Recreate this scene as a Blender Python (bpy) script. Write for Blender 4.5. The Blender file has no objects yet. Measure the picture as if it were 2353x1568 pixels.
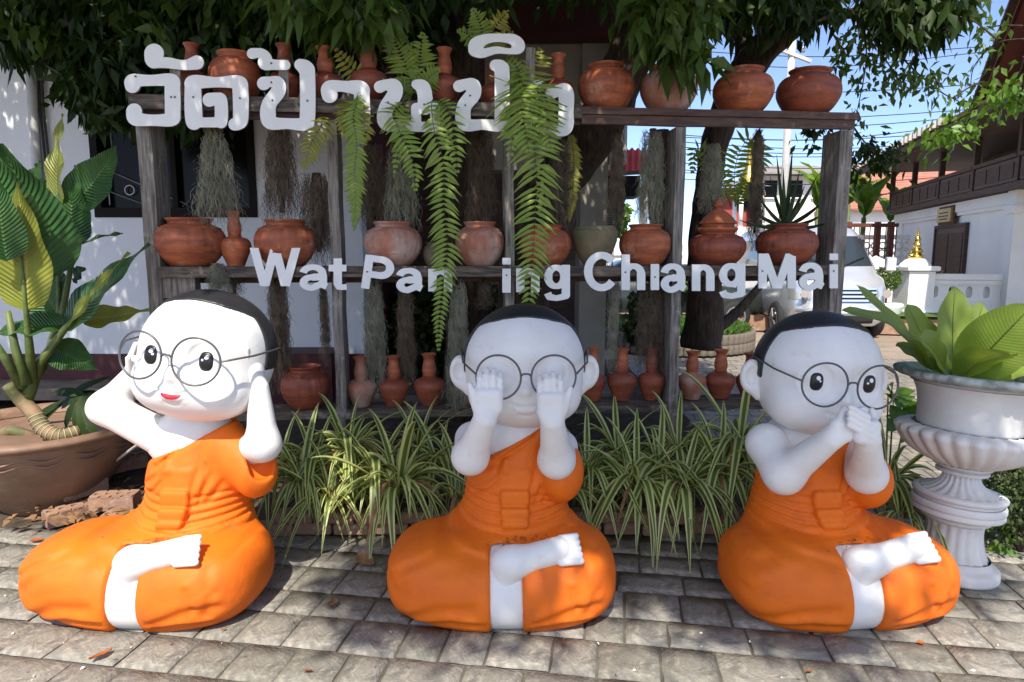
import bpy, math, random
import numpy as np
from mathutils import Vector, Matrix
from mathutils.geometry import tessellate_polygon
random.seed(7); RNG = np.random.default_rng(11)
R = math.radians
S = bpy.context.scene
COL = S.collection

# ------------------------------------------------------------------ camera, sky, sun, exposure
PITCH = R(7.46); FPX = 1503.0; CXP, CYP = 1176.5, 784.0; CAMZ = 1.5
cam = bpy.data.cameras.new('camera'); cam.sensor_width = 36.0; cam.lens = 36.0 * FPX / 2353.0
cam.clip_start = 0.05; cam.clip_end = 2000.0
camo = bpy.data.objects.new('camera', cam); COL.objects.link(camo)
camo.location = (0, 0, CAMZ); camo.rotation_euler = (R(90) - PITCH, 0, 0)
S.camera = camo

SUN_EL = R(52.0); SUN_AZ = math.atan2(-0.985, -0.14)          # direction towards the sun, behind the camera and a little left
SD = Vector((math.cos(SUN_EL) * math.cos(SUN_AZ), math.cos(SUN_EL) * math.sin(SUN_AZ), math.sin(SUN_EL)))
SHX, SHY = -SD.x / SD.z, -SD.y / SD.z                        # how far a shadow moves per metre of height
wd = bpy.data.worlds.new('World'); S.world = wd; wd.use_nodes = True
nt = wd.node_tree; bg = nt.nodes['Background']
sky = nt.nodes.new('ShaderNodeTexSky'); sky.sky_type = 'NISHITA'; sky.sun_disc = False
sky.sun_elevation = SUN_EL; sky.sun_rotation = math.atan2(SD.x, SD.y); sky.altitude = 0; sky.air_density = 0.45; sky.dust_density = 0.8; sky.ozone_density = 0.3
nt.links.new(sky.outputs[0], bg.inputs[0]); bg.inputs[1].default_value = 0.15
sl = bpy.data.lights.new('sun', 'SUN'); sl.energy = 3.1; sl.angle = R(0.53); sl.color = (1.0, 0.93, 0.81)
so = bpy.data.objects.new('sun', sl); COL.objects.link(so); so.location = (-3, -12, 16)
so.rotation_euler = (-SD).to_track_quat('-Z', 'Y').to_euler()
S.view_settings.view_transform = 'Standard'; S.view_settings.look = 'None'; S.view_settings.gamma = 1.0
S.view_settings.exposure = 1.18
S.cycles.max_bounces = 6; S.cycles.diffuse_bounces = 4; S.cycles.transmission_bounces = 5; S.cycles.transparent_max_bounces = 8
S.cycles.caustics_reflective = False; S.cycles.caustics_refractive = False

# ------------------------------------------------------------------ where a point of the place stands
def ray(px, py):
    dx = (px - CXP) / FPX; dz = (CYP - py) / FPX; c, s = math.cos(PITCH), math.sin(PITCH)
    return Vector((dx, c + dz * s, -s + dz * c))
def atY(px, py, Y):
    d = ray(px, py); return Vector((0, 0, CAMZ)) + d * (Y / d.y)
def atZ(px, py, z=0.0):
    d = ray(px, py); return Vector((0, 0, CAMZ)) + d * ((z - CAMZ) / d.z)
RA = R(5.7); RU = Vector((math.cos(RA), math.sin(RA), 0)); RN = Vector((math.sin(RA), -math.cos(RA), 0)); RP = Vector((0, 4.05, 0))
def onrack(px, py, off=0.0):
    d = ray(px, py); c = Vector((0, 0, CAMZ)); t = (off - (c - RP).dot(RN)) / d.dot(RN); return c + d * t
def rk(u, v, z):                       # rack coordinates: u along, v towards the back, z up
    return RP + RU * u - RN * v + Vector((0, 0, z))

# ------------------------------------------------------------------ materials
def _n(nt, t, **kw):
    n = nt.nodes.new(t)
    for k, v in kw.items(): setattr(n, k, v)
    return n
def mat(name, col, rough=0.6, col2=None, scale=6.0, stretch=(1, 1, 1), contrast=(0.35, 0.65), bump=0.0, bscale=40.0, spec=0.4, metal=0.0,
        trans=0.0, coat=0.0, spots=None, spotscale=9.0, spotrange=(0.62, 0.72), detail=6.0, bstretch=None, glass=False, rvar=0.0):
    m = bpy.data.materials.new(name); m.use_nodes = True; nt = m.node_tree; L = nt.links.new
    b = nt.nodes['Principled BSDF']; b.inputs['Roughness'].default_value = rough; b.inputs['Metallic'].default_value = metal
    b.inputs['Specular IOR Level'].default_value = spec; b.inputs['Coat Weight'].default_value = coat
    b.inputs['Base Color'].default_value = (*col, 1)
    tc = _n(nt, 'ShaderNodeTexCoord'); mp = _n(nt, 'ShaderNodeMapping'); mp.inputs['Scale'].default_value = stretch
    L(tc.outputs['Object'], mp.inputs[0])
    src = None
    if col2 is not None:
        no = _n(nt, 'ShaderNodeTexNoise'); no.inputs['Scale'].default_value = scale; no.inputs['Detail'].default_value = detail; no.inputs['Roughness'].default_value = 0.62
        L(mp.outputs[0], no.inputs['Vector'])
        mr = _n(nt, 'ShaderNodeMapRange'); mr.inputs[1].default_value = contrast[0]; mr.inputs[2].default_value = contrast[1]
        L(no.outputs['Fac'], mr.inputs[0])
        mx = _n(nt, 'ShaderNodeMix', data_type='RGBA'); mx.inputs[6].default_value = (*col, 1); mx.inputs[7].default_value = (*col2, 1)
        L(mr.outputs[0], mx.inputs[0]); src = mx.outputs[2]
        if rvar:
            ma = _n(nt, 'ShaderNodeMath', operation='MULTIPLY_ADD'); L(mr.outputs[0], ma.inputs[0]); ma.inputs[1].default_value = rvar; ma.inputs[2].default_value = rough
            L(ma.outputs[0], b.inputs['Roughness'])
    if spots is not None:
        n2 = _n(nt, 'ShaderNodeTexNoise'); n2.inputs['Scale'].default_value = spotscale; n2.inputs['Detail'].default_value = 8; n2.inputs['Roughness'].default_value = 0.7
        L(tc.outputs['Object'], n2.inputs['Vector'])
        m2 = _n(nt, 'ShaderNodeMapRange'); m2.inputs[1].default_value = spotrange[0]; m2.inputs[2].default_value = spotrange[1]; L(n2.outputs['Fac'], m2.inputs[0])
        mx2 = _n(nt, 'ShaderNodeMix', data_type='RGBA'); mx2.inputs[7].default_value = (*spots, 1)
        if src is None: mx2.inputs[6].default_value = (*col, 1)
        else: L(src, mx2.inputs[6])
        L(m2.outputs[0], mx2.inputs[0]); src = mx2.outputs[2]
    if src is not None: L(src, b.inputs['Base Color'])
    if bump:
        nb = _n(nt, 'ShaderNodeTexNoise'); nb.inputs['Scale'].default_value = bscale; nb.inputs['Detail'].default_value = 5
        if bstretch:
            mb_ = _n(nt, 'ShaderNodeMapping'); mb_.inputs['Scale'].default_value = bstretch; L(tc.outputs['Object'], mb_.inputs[0]); L(mb_.outputs[0], nb.inputs['Vector'])
        else: L(mp.outputs[0], nb.inputs['Vector'])
        bp = _n(nt, 'ShaderNodeBump'); bp.inputs['Strength'].default_value = bump; bp.inputs['Distance'].default_value = 0.01
        L(nb.outputs['Fac'], bp.inputs['Height']); L(bp.outputs[0], b.inputs['Normal'])
    if trans:
        tr = _n(nt, 'ShaderNodeBsdfTranslucent'); ms = _n(nt, 'ShaderNodeMixShader'); ms.inputs[0].default_value = trans
        tcx = _n(nt, 'ShaderNodeMix', data_type='RGBA', blend_type='MULTIPLY'); tcx.inputs[0].default_value = 1.0; tcx.inputs[7].default_value = (1.5, 1.45, 0.7, 1)
        if src is not None: L(src, tcx.inputs[6])
        else: tcx.inputs[6].default_value = (*col, 1)
        L(tcx.outputs[2], tr.inputs[0]); L(b.outputs[0], ms.inputs[1]); L(tr.outputs[0], ms.inputs[2]); L(ms.outputs[0], nt.nodes['Material Output'].inputs[0])
    return m
def veined(name, col, col2, vein, trans=0.3, rough=0.4, ribs=26.0, ribdepth=0.5, midw=0.05):
    """big leaf: uv.x runs along the blade, uv.y across; pale midrib, ribbed side veins"""
    m = mat(name, col, rough, col2, 5.0, trans=trans, spec=0.5); nt = m.node_tree; L = nt.links.new; b = nt.nodes['Principled BSDF']
    uv = _n(nt, 'ShaderNodeUVMap'); sp = _n(nt, 'ShaderNodeSeparateXYZ'); L(uv.outputs[0], sp.inputs[0])
    a = _n(nt, 'ShaderNodeMath', operation='SUBTRACT'); L(sp.outputs[1], a.inputs[0]); a.inputs[1].default_value = 0.5
    ab = _n(nt, 'ShaderNodeMath', operation='ABSOLUTE'); L(a.outputs[0], ab.inputs[0])
    ph = _n(nt, 'ShaderNodeMath', operation='MULTIPLY_ADD'); L(ab.outputs[0], ph.inputs[0]); ph.inputs[1].default_value = -0.35; L(sp.outputs[0], ph.inputs[2])
    fr = _n(nt, 'ShaderNodeMath', operation='MULTIPLY'); L(ph.outputs[0], fr.inputs[0]); fr.inputs[1].default_value = ribs * 6.283
    sn = _n(nt, 'ShaderNodeMath', operation='SINE'); L(fr.outputs[0], sn.inputs[0])
    bp = _n(nt, 'ShaderNodeBump'); bp.inputs['Strength'].default_value = ribdepth; bp.inputs['Distance'].default_value = 0.006; L(sn.outputs[0], bp.inputs['Height']); L(bp.outputs[0], b.inputs['Normal'])
    mr = _n(nt, 'ShaderNodeMapRange'); mr.inputs[1].default_value = midw * 0.5; mr.inputs[2].default_value = midw; mr.inputs[3].default_value = 1; mr.inputs[4].default_value = 0; L(ab.outputs[0], mr.inputs[0])
    mr2 = _n(nt, 'ShaderNodeMapRange'); mr2.inputs[1].default_value = 0.75; mr2.inputs[2].default_value = 1.0; mr2.inputs[3].default_value = 0; mr2.inputs[4].default_value = 0.22; L(sn.outputs[0], mr2.inputs[0])
    mxx = _n(nt, 'ShaderNodeMath', operation='MAXIMUM'); L(mr.outputs[0], mxx.inputs[0]); L(mr2.outputs[0], mxx.inputs[1])
    lk = b.inputs['Base Color'].links[0].from_socket
    mx = _n(nt, 'ShaderNodeMix', data_type='RGBA'); mx.inputs[7].default_value = (*vein, 1); L(lk, mx.inputs[6]); L(mxx.outputs[0], mx.inputs[0]); L(mx.outputs[2], b.inputs['Base Color'])
    return m
M = {}
M['skin'] = mat('white_paint', (0.77, 0.765, 0.75), 0.5, (0.64, 0.625, 0.59), 3.5, contrast=(0.42, 0.78), bump=0.14, bscale=32, spots=(0.50, 0.45, 0.38), spotscale=8, spotrange=(0.58, 0.84))
M['robe'] = mat('orange_paint', (0.78, 0.165, 0.009), 0.6, (0.64, 0.120, 0.010), 4.0, contrast=(0.38, 0.72), bump=0.22, bscale=34, spots=(0.40, 0.115, 0.03), spotscale=8, spotrange=(0.60, 0.80), spec=0.3)
M['hair'] = mat('black_paint', (0.018, 0.018, 0.022), 0.42, (0.035, 0.033, 0.034), 6, bump=0.15, bscale=30, spots=(0.30, 0.30, 0.30), spotscale=30, spotrange=(0.76, 0.80))
M['eye'] = mat('eye_black', (0.012, 0.012, 0.014), 0.35)
M['glint'] = mat('eye_white', (0.85, 0.85, 0.85), 0.4)
M['lip'] = mat('lip_red', (0.62, 0.012, 0.03), 0.4)
M['wire'] = mat('painted_wire', (0.10, 0.10, 0.11), 0.4, spec=0.5, metal=0.3)
M['terra'] = mat('terracotta', (0.50, 0.145, 0.058), 0.55, (0.24, 0.066, 0.034), 5, stretch=(1, 1, 4.5), contrast=(0.36, 0.64), bump=0.25, bscale=35, spots=(0.50, 0.33, 0.23), spotscale=7, spotrange=(0.56, 0.74))
M['terra2'] = mat('terracotta_dark', (0.36, 0.09, 0.042), 0.5, (0.17, 0.048, 0.030), 5, stretch=(1, 1, 4.5), contrast=(0.36, 0.64), bump=0.25, bscale=35, spots=(0.42, 0.25, 0.18), spotscale=7, spotrange=(0.64, 0.8))
M['terra3'] = mat('terracotta_pale', (0.38, 0.15, 0.09), 0.65, (0.52, 0.38, 0.32), 5, contrast=(0.42, 0.66), bump=0.3, bscale=35, spots=(0.12, 0.06, 0.04), spotscale=8, spotrange=(0.6, 0.75))
M['mossy'] = mat('mossy_clay', (0.22, 0.16, 0.09), 0.8, (0.10, 0.11, 0.06), 7, bump=0.35, bscale=30, spots=(0.36, 0.17, 0.09), spotscale=5, spotrange=(0.55, 0.7))
M['woodx'] = mat('weathered_board', (0.17, 0.135, 0.105), 0.85, (0.045, 0.036, 0.03), 5, stretch=(0.8, 9, 9), contrast=(0.38, 0.62), bump=0.6, bscale=7, bstretch=(1, 14, 14), spots=(0.42, 0.37, 0.31), spotscale=7, spotrange=(0.58, 0.7))
M['woodz'] = mat('weathered_post', (0.29, 0.26, 0.225), 0.85, (0.10, 0.085, 0.07), 5, stretch=(12, 12, 0.9), contrast=(0.38, 0.62), bump=0.6, bscale=7, bstretch=(16, 16, 1), spots=(0.36, 0.33, 0.29), spotscale=9, spotrange=(0.56, 0.68))
M['woodd'] = mat('dark_stained_wood', (0.06, 0.03, 0.024), 0.7, (0.13, 0.075, 0.055), 5, stretch=(0.8, 9, 9), bump=0.4, bscale=7, bstretch=(1, 14, 14))
M['sign'] = mat('white_sign_board', (0.84, 0.84, 0.81), 0.5, (0.74, 0.74, 0.71), 5, contrast=(0.5, 0.8), bump=0.05, bscale=30, spots=(0.5, 0.49, 0.45), spotscale=22, spotrange=(0.7, 0.85))
M['signedge'] = mat('sign_edge', (0.30, 0.30, 0.29), 0.7)
M['screw'] = mat('rusty_screw', (0.10, 0.08, 0.07), 0.6)
M['moss'] = mat('grey_hanging_moss', (0.43, 0.42, 0.31), 0.95, (0.22, 0.21, 0.15), 14, spec=0.1)
M['mossb'] = mat('brown_hanging_moss', (0.25, 0.19, 0.135), 0.95, (0.11, 0.085, 0.06), 14, spec=0.1)
M['fern'] = mat('fern_green', (0.20, 0.31, 0.045), 0.45, (0.28, 0.36, 0.075), 9, trans=0.3)
M['ferny'] = mat('fern_yellow', (0.33, 0.30, 0.05), 0.5, (0.22, 0.24, 0.04), 9, trans=0.3)
M['rachis'] = mat('fern_stalk', (0.06, 0.035, 0.02), 0.6)
M['spg'] = mat('blade_green', (0.095, 0.16, 0.03), 0.4, (0.14, 0.21, 0.045), 8, trans=0.32)
M['spp'] = mat('blade_pale', (0.64, 0.66, 0.30), 0.42, (0.53, 0.57, 0.22), 8, trans=0.32)
M['dry'] = mat('dry_leaf', (0.20, 0.105, 0.05), 0.75, (0.30, 0.17, 0.085), 20, trans=0.12)
M['dryo'] = mat('dry_orange_leaf', (0.40, 0.12, 0.025), 0.6, (0.28, 0.07, 0.02), 20, trans=0.1)
M['mango'] = mat('mango_leaf', (0.014, 0.030, 0.006), 0.5, (0.034, 0.062, 0.012), 1.8, contrast=(0.4, 0.68), trans=0.2, spec=0.22)
M['mangom'] = mat('fresh_mango_leaf', (0.045, 0.085, 0.014), 0.45, (0.075, 0.125, 0.022), 3.0, trans=0.3, spec=0.3)
M['mangoy'] = mat('young_leaf', (0.10, 0.165, 0.025), 0.42, (0.06, 0.115, 0.02), 2.5, trans=0.38)
M['bark'] = mat('bark', (0.075, 0.05, 0.034), 0.95, (0.022, 0.015, 0.010), 7, stretch=(5, 5, 1), bump=1.0, bscale=6, bstretch=(6, 6, 1.5))
M['wall'] = mat('white_plaster', (0.72, 0.74, 0.76), 0.85, (0.62, 0.64, 0.66), 1.2, contrast=(0.4, 0.75), bump=0.08, bscale=60, spots=(0.40, 0.40, 0.40), spotscale=1.7, spotrange=(0.68, 0.9))
M['white'] = mat('limewash', (0.78, 0.78, 0.76), 0.8, (0.68, 0.68, 0.66), 1.3, contrast=(0.45, 0.8), bump=0.06, bscale=40)
M['beige'] = mat('beige_plaster', (0.42, 0.39, 0.32), 0.85, (0.32, 0.30, 0.25), 2, bump=0.08, bscale=40)
M['maroon'] = mat('maroon_paint', (0.075, 0.010, 0.014), 0.55, (0.045, 0.008, 0.010), 3)
M['frame'] = mat('dark_window_frame', (0.010, 0.008, 0.007), 0.6, spec=0.1)
M['pane'] = mat('dark_room_pane', (0.006, 0.006, 0.007), 0.15, spec=0.08)  # opaque black; the unlit room behind each window is put into its colour
M['pipe'] = mat('pvc_pipe', (0.55, 0.55, 0.53), 0.5, (0.42, 0.42, 0.40), 5)
M['cable'] = mat('black_cable', (0.02, 0.02, 0.02), 0.6)
M['steel'] = mat('grey_steel', (0.32, 0.32, 0.33), 0.4, metal=0.7)
M['brick'] = mat('old_brick', (0.36, 0.22, 0.15), 0.9, (0.24, 0.135, 0.09), 9, bump=0.5, bscale=30, spots=(0.46, 0.34, 0.27), spotscale=8, spotrange=(0.55, 0.7))
M['soil'] = mat('dark_soil', (0.045, 0.032, 0.023), 1.0, (0.09, 0.065, 0.045), 12, bump=0.8, bscale=25)
M['glazed'] = mat('brown_glazed_pot', (0.165, 0.095, 0.062), 0.55, (0.27, 0.165, 0.11), 5, contrast=(0.3, 0.7), bump=0.2, bscale=14, spots=(0.36, 0.23, 0.15), spotscale=6, spotrange=(0.58, 0.75), coat=0.08)
M['urn'] = mat('white_cast_urn', (0.70, 0.69, 0.66), 0.7, (0.58, 0.56, 0.53), 4, contrast=(0.42, 0.72), bump=0.2, bscale=30, spots=(0.36, 0.33, 0.30), spotscale=7, spotrange=(0.64, 0.85))
M['urnrim'] = mat('stained_urn_rim', (0.42, 0.47, 0.46), 0.75, (0.16, 0.19, 0.18), 14, contrast=(0.4, 0.62), bump=0.4, bscale=40)
M['nest'] = veined('nest_fern_leaf', (0.20, 0.29, 0.045), (0.26, 0.34, 0.065), (0.028, 0.025, 0.012), trans=0.42, ribs=30, ribdepth=0.12, midw=0.018)
M['cane'] = veined('dumb_cane_leaf', (0.028, 0.095, 0.026), (0.055, 0.14, 0.035), (0.10, 0.19, 0.055), trans=0.22, rough=0.28, ribs=22, ribdepth=0.7, midw=0.03)
M['caney'] = veined('dumb_cane_lit', (0.24, 0.29, 0.035), (0.30, 0.32, 0.05), (0.50, 0.48, 0.13), trans=0.4, rough=0.35, ribs=24, ribdepth=0.55, midw=0.06)  # yellower copy of the cane leaf; sunlit, backlit brightness put into its colour
M['canest'] = mat('cane_stem', (0.13, 0.17, 0.045), 0.5, (0.06, 0.09, 0.025), 14, trans=0.0, bump=0.2)
M['canebark'] = mat('cane_bark', (0.10, 0.105, 0.04), 0.7, (0.27, 0.18, 0.10), 7, contrast=(0.42, 0.6), bump=0.4)
M['ring'] = mat('stem_ring', (0.45, 0.42, 0.25), 0.7)
M['bright'] = mat('bright_leaf', (0.16, 0.28, 0.035), 0.4, (0.09, 0.19, 0.025), 5, trans=0.42)
M['grass'] = mat('grass', (0.05, 0.125, 0.015), 0.6, (0.085, 0.16, 0.025), 5, trans=0.2)
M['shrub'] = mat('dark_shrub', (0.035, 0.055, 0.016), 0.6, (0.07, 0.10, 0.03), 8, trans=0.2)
M['conc'] = mat('old_concrete', (0.20, 0.165, 0.13), 0.9, (0.10, 0.085, 0.07), 6, bump=0.4, bscale=20)
M['paver'] = mat('stamped_stone', (0.295, 0.275, 0.235), 0.75, (0.15, 0.142, 0.126), 4.5, contrast=(0.34, 0.66), bump=0.5, bscale=16, spots=(0.44, 0.395, 0.32), spotscale=7, spotrange=(0.50, 0.72), rvar=0.15)
M['paver2'] = mat('stamped_stone_grey', (0.25, 0.235, 0.195), 0.75, (0.14, 0.133, 0.115), 4.5, contrast=(0.34, 0.66), bump=0.5, bscale=16, spots=(0.40, 0.36, 0.28), spotscale=7, spotrange=(0.52, 0.74), rvar=0.15)
M['pavefar'] = mat('stamped_stone_far', (0.285, 0.255, 0.21), 0.75, (0.15, 0.138, 0.116), 4.5, contrast=(0.34, 0.66), spots=(0.44, 0.37, 0.28), spotscale=7, spotrange=(0.50, 0.72))
def _bricked(m):
    nt = m.node_tree; L = nt.links.new; b = nt.nodes['Principled BSDF']; tc = _n(nt, 'ShaderNodeTexCoord'); mp = _n(nt, 'ShaderNodeMapping'); mp.inputs['Rotation'].default_value = (0, 0, R(8.9)); L(tc.outputs['Object'], mp.inputs[0])
    br = _n(nt, 'ShaderNodeTexBrick'); br.inputs['Scale'].default_value = 1.0; br.inputs['Brick Width'].default_value = .22; br.inputs['Row Height'].default_value = .205; br.inputs['Mortar Size'].default_value = .007; br.inputs['Mortar'].default_value = (0.06, 0.055, 0.045, 1); br.inputs['Mortar Smooth'].default_value = .4; L(mp.outputs[0], br.inputs['Vector'])
    src = b.inputs['Base Color'].links[0].from_socket; L(src, br.inputs['Color1']); L(src, br.inputs['Color2']); L(br.outputs['Color'], b.inputs['Base Color'])
    bp = _n(nt, 'ShaderNodeBump'); bp.inputs['Strength'].default_value = .6; bp.inputs['Distance'].default_value = .01; bp.invert = True; L(br.outputs['Fac'], bp.inputs['Height']); L(bp.outputs[0], b.inputs['Normal'])
_bricked(M['pavefar'])
M['joint'] = mat('dark_joint', (0.085, 0.078, 0.065), 0.9, (0.15, 0.14, 0.115), 9, bump=0.3)
M['yard'] = mat('sunny_yard', (0.34, 0.265, 0.20), 0.85, (0.25, 0.205, 0.16), 2.2, bump=0.3, bscale=8, spots=(0.20, 0.18, 0.15), spotscale=1.1, spotrange=(0.5, 0.7))
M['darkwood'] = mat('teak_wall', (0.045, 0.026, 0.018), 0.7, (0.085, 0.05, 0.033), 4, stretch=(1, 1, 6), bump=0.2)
M['teak'] = mat('teak_panel', (0.065, 0.035, 0.023), 0.6, (0.10, 0.058, 0.04), 4, stretch=(1, 1, 7), bump=0.2)
M['tile'] = mat('red_roof_tile', (0.36, 0.10, 0.06), 0.8, (0.27, 0.09, 0.06), 3, bump=0.2)
M['tile2'] = mat('pink_roof_tile', (0.42, 0.17, 0.125), 0.8, (0.34, 0.14, 0.105), 3)
M['greyroof'] = mat('grey_roof', (0.22, 0.20, 0.185), 0.8, (0.30, 0.28, 0.26), 3)
M['redsheet'] = mat('red_awning', (0.50, 0.028, 0.015), 0.5, (0.36, 0.03, 0.02), 4)
M['redwall'] = mat('red_wall', (0.42, 0.07, 0.05), 0.7, (0.33, 0.06, 0.05), 3)
M['gold'] = mat('gilded', (0.78, 0.50, 0.10), 0.22, metal=1.0)
M['brass'] = mat('brass_plate', (0.42, 0.30, 0.10), 0.4, (0.30, 0.22, 0.08), 9, metal=0.4)
M['vanp'] = mat('silver_paint', (0.66, 0.69, 0.74), 0.22, metal=0.55, coat=0.6)
M['vang'] = mat('van_glass', (0.03, 0.04, 0.05), 0.05, spec=0.6)
M['chrome'] = mat('chrome', (0.82, 0.82, 0.84), 0.10, metal=1.0)
M['lamp'] = mat('lamp_lens', (0.55, 0.57, 0.60), 0.08, metal=0.5)
M['tyre'] = mat('tyre', (0.018, 0.018, 0.018), 0.8)
M['darkcar'] = mat('dark_car_paint', (0.022, 0.028, 0.026), 0.3, coat=0.25)
M['rust'] = mat('rusty_iron', (0.16, 0.055, 0.035), 0.8, (0.09, 0.035, 0.025), 8)
M['pole'] = mat('concrete_pole', (0.52, 0.51, 0.48), 0.8, (0.40, 0.39, 0.37), 4)
M['hose'] = mat('blue_hose', (0.06, 0.16, 0.34), 0.4)
M['acw'] = mat('cream_metal', (0.55, 0.53, 0.48), 0.5)

# ------------------------------------------------------------------ objects
def tag(o, label=None, cat=None, group=None, kind=None):
    if label: o['label'] = label
    if cat: o['category'] = cat
    if group: o['group'] = group
    if kind: o['kind'] = kind
    return o
def thing(name, loc, label, cat, group=None, rz=0.0):
    o = bpy.data.objects.new(name, None); COL.objects.link(o); o.location = loc; o.rotation_euler = (0, 0, rz); o.empty_display_size = 0.1
    return tag(o, label, cat, group)
def link(name, me, mats, parent=None):
    if not isinstance(mats, (list, tuple)): mats = [mats]
    if not me.materials:
        for m in mats: me.materials.append(M[m] if isinstance(m, str) else m)
    o = bpy.data.objects.new(name, me); COL.objects.link(o)
    if parent: o.parent = parent
    return o
class MB:
    """collects vertices and faces; build() links them as one mesh object"""
    def __init__(s): s.v = []; s.f = []; s.m = []; s.uv = None
    def add(s, vs, fs, mi=0):
        k = len(s.v); s.v.extend(tuple(p) for p in vs); s.f.extend(tuple(i + k for i in f) for f in fs); s.m.extend([mi] * len(fs)); return s
    def box(s, c, h, rot=None, mi=0, bev=0.0, taper=None):
        c = Vector(c); vs = []
        for z in (-1, 1):
            for x, y in ((-1, -1), (1, -1), (1, 1), (-1, 1)):
                t = (taper if (taper and z > 0) else 1.0); vs.append(Vector((x * h[0] * t, y * h[1] * t, z * h[2])))
        if bev:
            b = bev; out = []; 
            for z, k in ((-h[2], b), (-h[2] + b, 0), (h[2] - b, 0), (h[2], b)):
                hx, hy = h[0] - k, h[1] - k
                out += [Vector(p) for p in ((-hx + b * .7, -hy, z), (hx - b * .7, -hy, z), (hx, -hy + b * .7, z), (hx, hy - b * .7, z), (hx - b * .7, hy, z), (-hx + b * .7, hy, z), (-hx, hy - b * .7, z), (-hx, -hy + b * .7, z))]
            fs = [tuple(range(7, -1, -1)), tuple(range(24, 32))]
            for l in range(3):
                for i in range(8): fs.append((l * 8 + i, l * 8 + (i + 1) % 8, l * 8 + 8 + (i + 1) % 8, l * 8 + 8 + i))
            vs = out
        else: fs = [(3, 2, 1, 0), (4, 5, 6, 7), (0, 1, 5, 4), (1, 2, 6, 5), (2, 3, 7, 6), (3, 0, 4, 7)]
        if rot is not None: vs = [rot @ v for v in vs]
        return s.add([v + c for v in vs], fs, mi)
    def beam(s, a, b, w, h, up=(0, 0, 1), mi=0, bev=0.0):
        a, b = Vector(a), Vector(b); x = (b - a); L = x.length; x.normalize(); up = Vector(up); y = up.cross(x).normalized(); z = x.cross(y)
        rot = Matrix((x, y, z)).transposed(); return s.box((a + b) / 2, (L / 2, w / 2, h / 2), rot, mi, bev)
    def tube(s, pts, r, n=8, cap=True, mi=0, closed=False, flat=None):
        pts = [Vector(p) for p in pts]; N = len(pts); rs = r if isinstance(r, (list, tuple)) else [r] * N
        vs = []; prev = None
        for i, p in enumerate(pts):
            t = (pts[(i + 1) % N] - pts[i - 1]) if closed else (pts[min(i + 1, N - 1)] - pts[max(i - 1, 0)])
            t.normalize()
            if prev is None:
                ref = Vector((0, 0, 1)) if abs(t.z) < 0.9 else Vector((1, 0, 0)); a = t.cross(ref).normalized()
            else:
                a = (prev - t * prev.dot(t)); a = a.normalized() if a.length > 1e-6 else t.orthogonal().normalized()
            prev = a; b = t.cross(a)
            for j in range(n):
                w = 2 * math.pi * j / n; vs.append(p + (a * math.cos(w) + b * math.sin(w)) * rs[i])
        fs = []
        for i in range(N if closed else N - 1):
            for j in range(n):
                i2 = (i + 1) % N; fs.append((i * n + j, i * n + (j + 1) % n, i2 * n + (j + 1) % n, i2 * n + j))
        if cap and not closed: fs += [tuple(range(n - 1, -1, -1)), tuple((N - 1) * n + j for j in range(n))]
        return s.add(vs, fs, mi)
    def lathe(s, prof, n=28, c=(0, 0, 0), mi=0, mod=None, close=False):
        vs = []; fs = []; N = len(prof)
        for i, (r, z) in enumerate(prof):
            for j in range(n):
                w = 2 * math.pi * j / n; rr = r * (mod(i, z, w) if mod else 1.0); vs.append((c[0] + rr * math.cos(w), c[1] + rr * math.sin(w), c[2] + z))
        for i in range(N - 1):
            for j in range(n): fs.append((i * n + j, i * n + (j + 1) % n, (i + 1) * n + (j + 1) % n, (i + 1) * n + j))
        if prof[0][0] > 1e-4: fs.append(tuple(range(n - 1, -1, -1)))
        if close and prof[-1][0] > 1e-4: fs.append(tuple((N - 1) * n + j for j in range(n)))
        return s.add(vs, fs, mi)
    def sheet(s, grid, mi=0, uv=False):
        nu, nv = len(grid), len(grid[0]); k = len(s.v)
        s.v.extend(tuple(p) for row in grid for p in row)
        for i in range(nu - 1):
            for j in range(nv - 1):
                s.f.append((k + i * nv + j, k + i * nv + j + 1, k + (i + 1) * nv + j + 1, k + (i + 1) * nv + j)); s.m.append(mi)
        if uv:
            if s.uv is None: s.uv = {}
            for i in range(nu):
                for j in range(nv): s.uv[k + i * nv + j] = (i / (nu - 1), j / (nv - 1))
        return s
    def mesh(s, name, smooth=False, off=None):
        me = bpy.data.meshes.new(name); v = s.v if off is None else [(p[0] - off[0], p[1] - off[1], p[2] - off[2]) for p in s.v]
        me.from_pydata(v, [], s.f); me.update()
        if any(s.m): me.polygons.foreach_set('material_index', s.m)
        if smooth: me.polygons.foreach_set('use_smooth', [True] * len(s.f))
        if s.uv:
            ul = me.uv_layers.new(name='UVMap'); li = np.zeros(len(me.loops), dtype=np.int32); me.loops.foreach_get('vertex_index', li)
            arr = np.array([s.uv.get(i, (0, 0)) for i in range(len(s.v))], dtype=np.float32); ul.data.foreach_set('uv', arr[li].ravel())
        return me
    def build(s, name, mats, parent=None, smooth=False, world=False):
        off = parent.location if (parent is not None and world) else None
        return link(name, s.mesh(name, smooth, off), mats, parent)
def obj(name, mb, mats, label, cat, group=None, smooth=False, loc=None):
    o = link(name, mb.mesh(name, smooth, loc), mats)
    if loc is not None: o.location = loc
    return tag(o, label, cat, group)
def struct(name, mb, mats, smooth=False): return tag(link(name, mb.mesh(name, smooth), mats), kind='structure')
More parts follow.
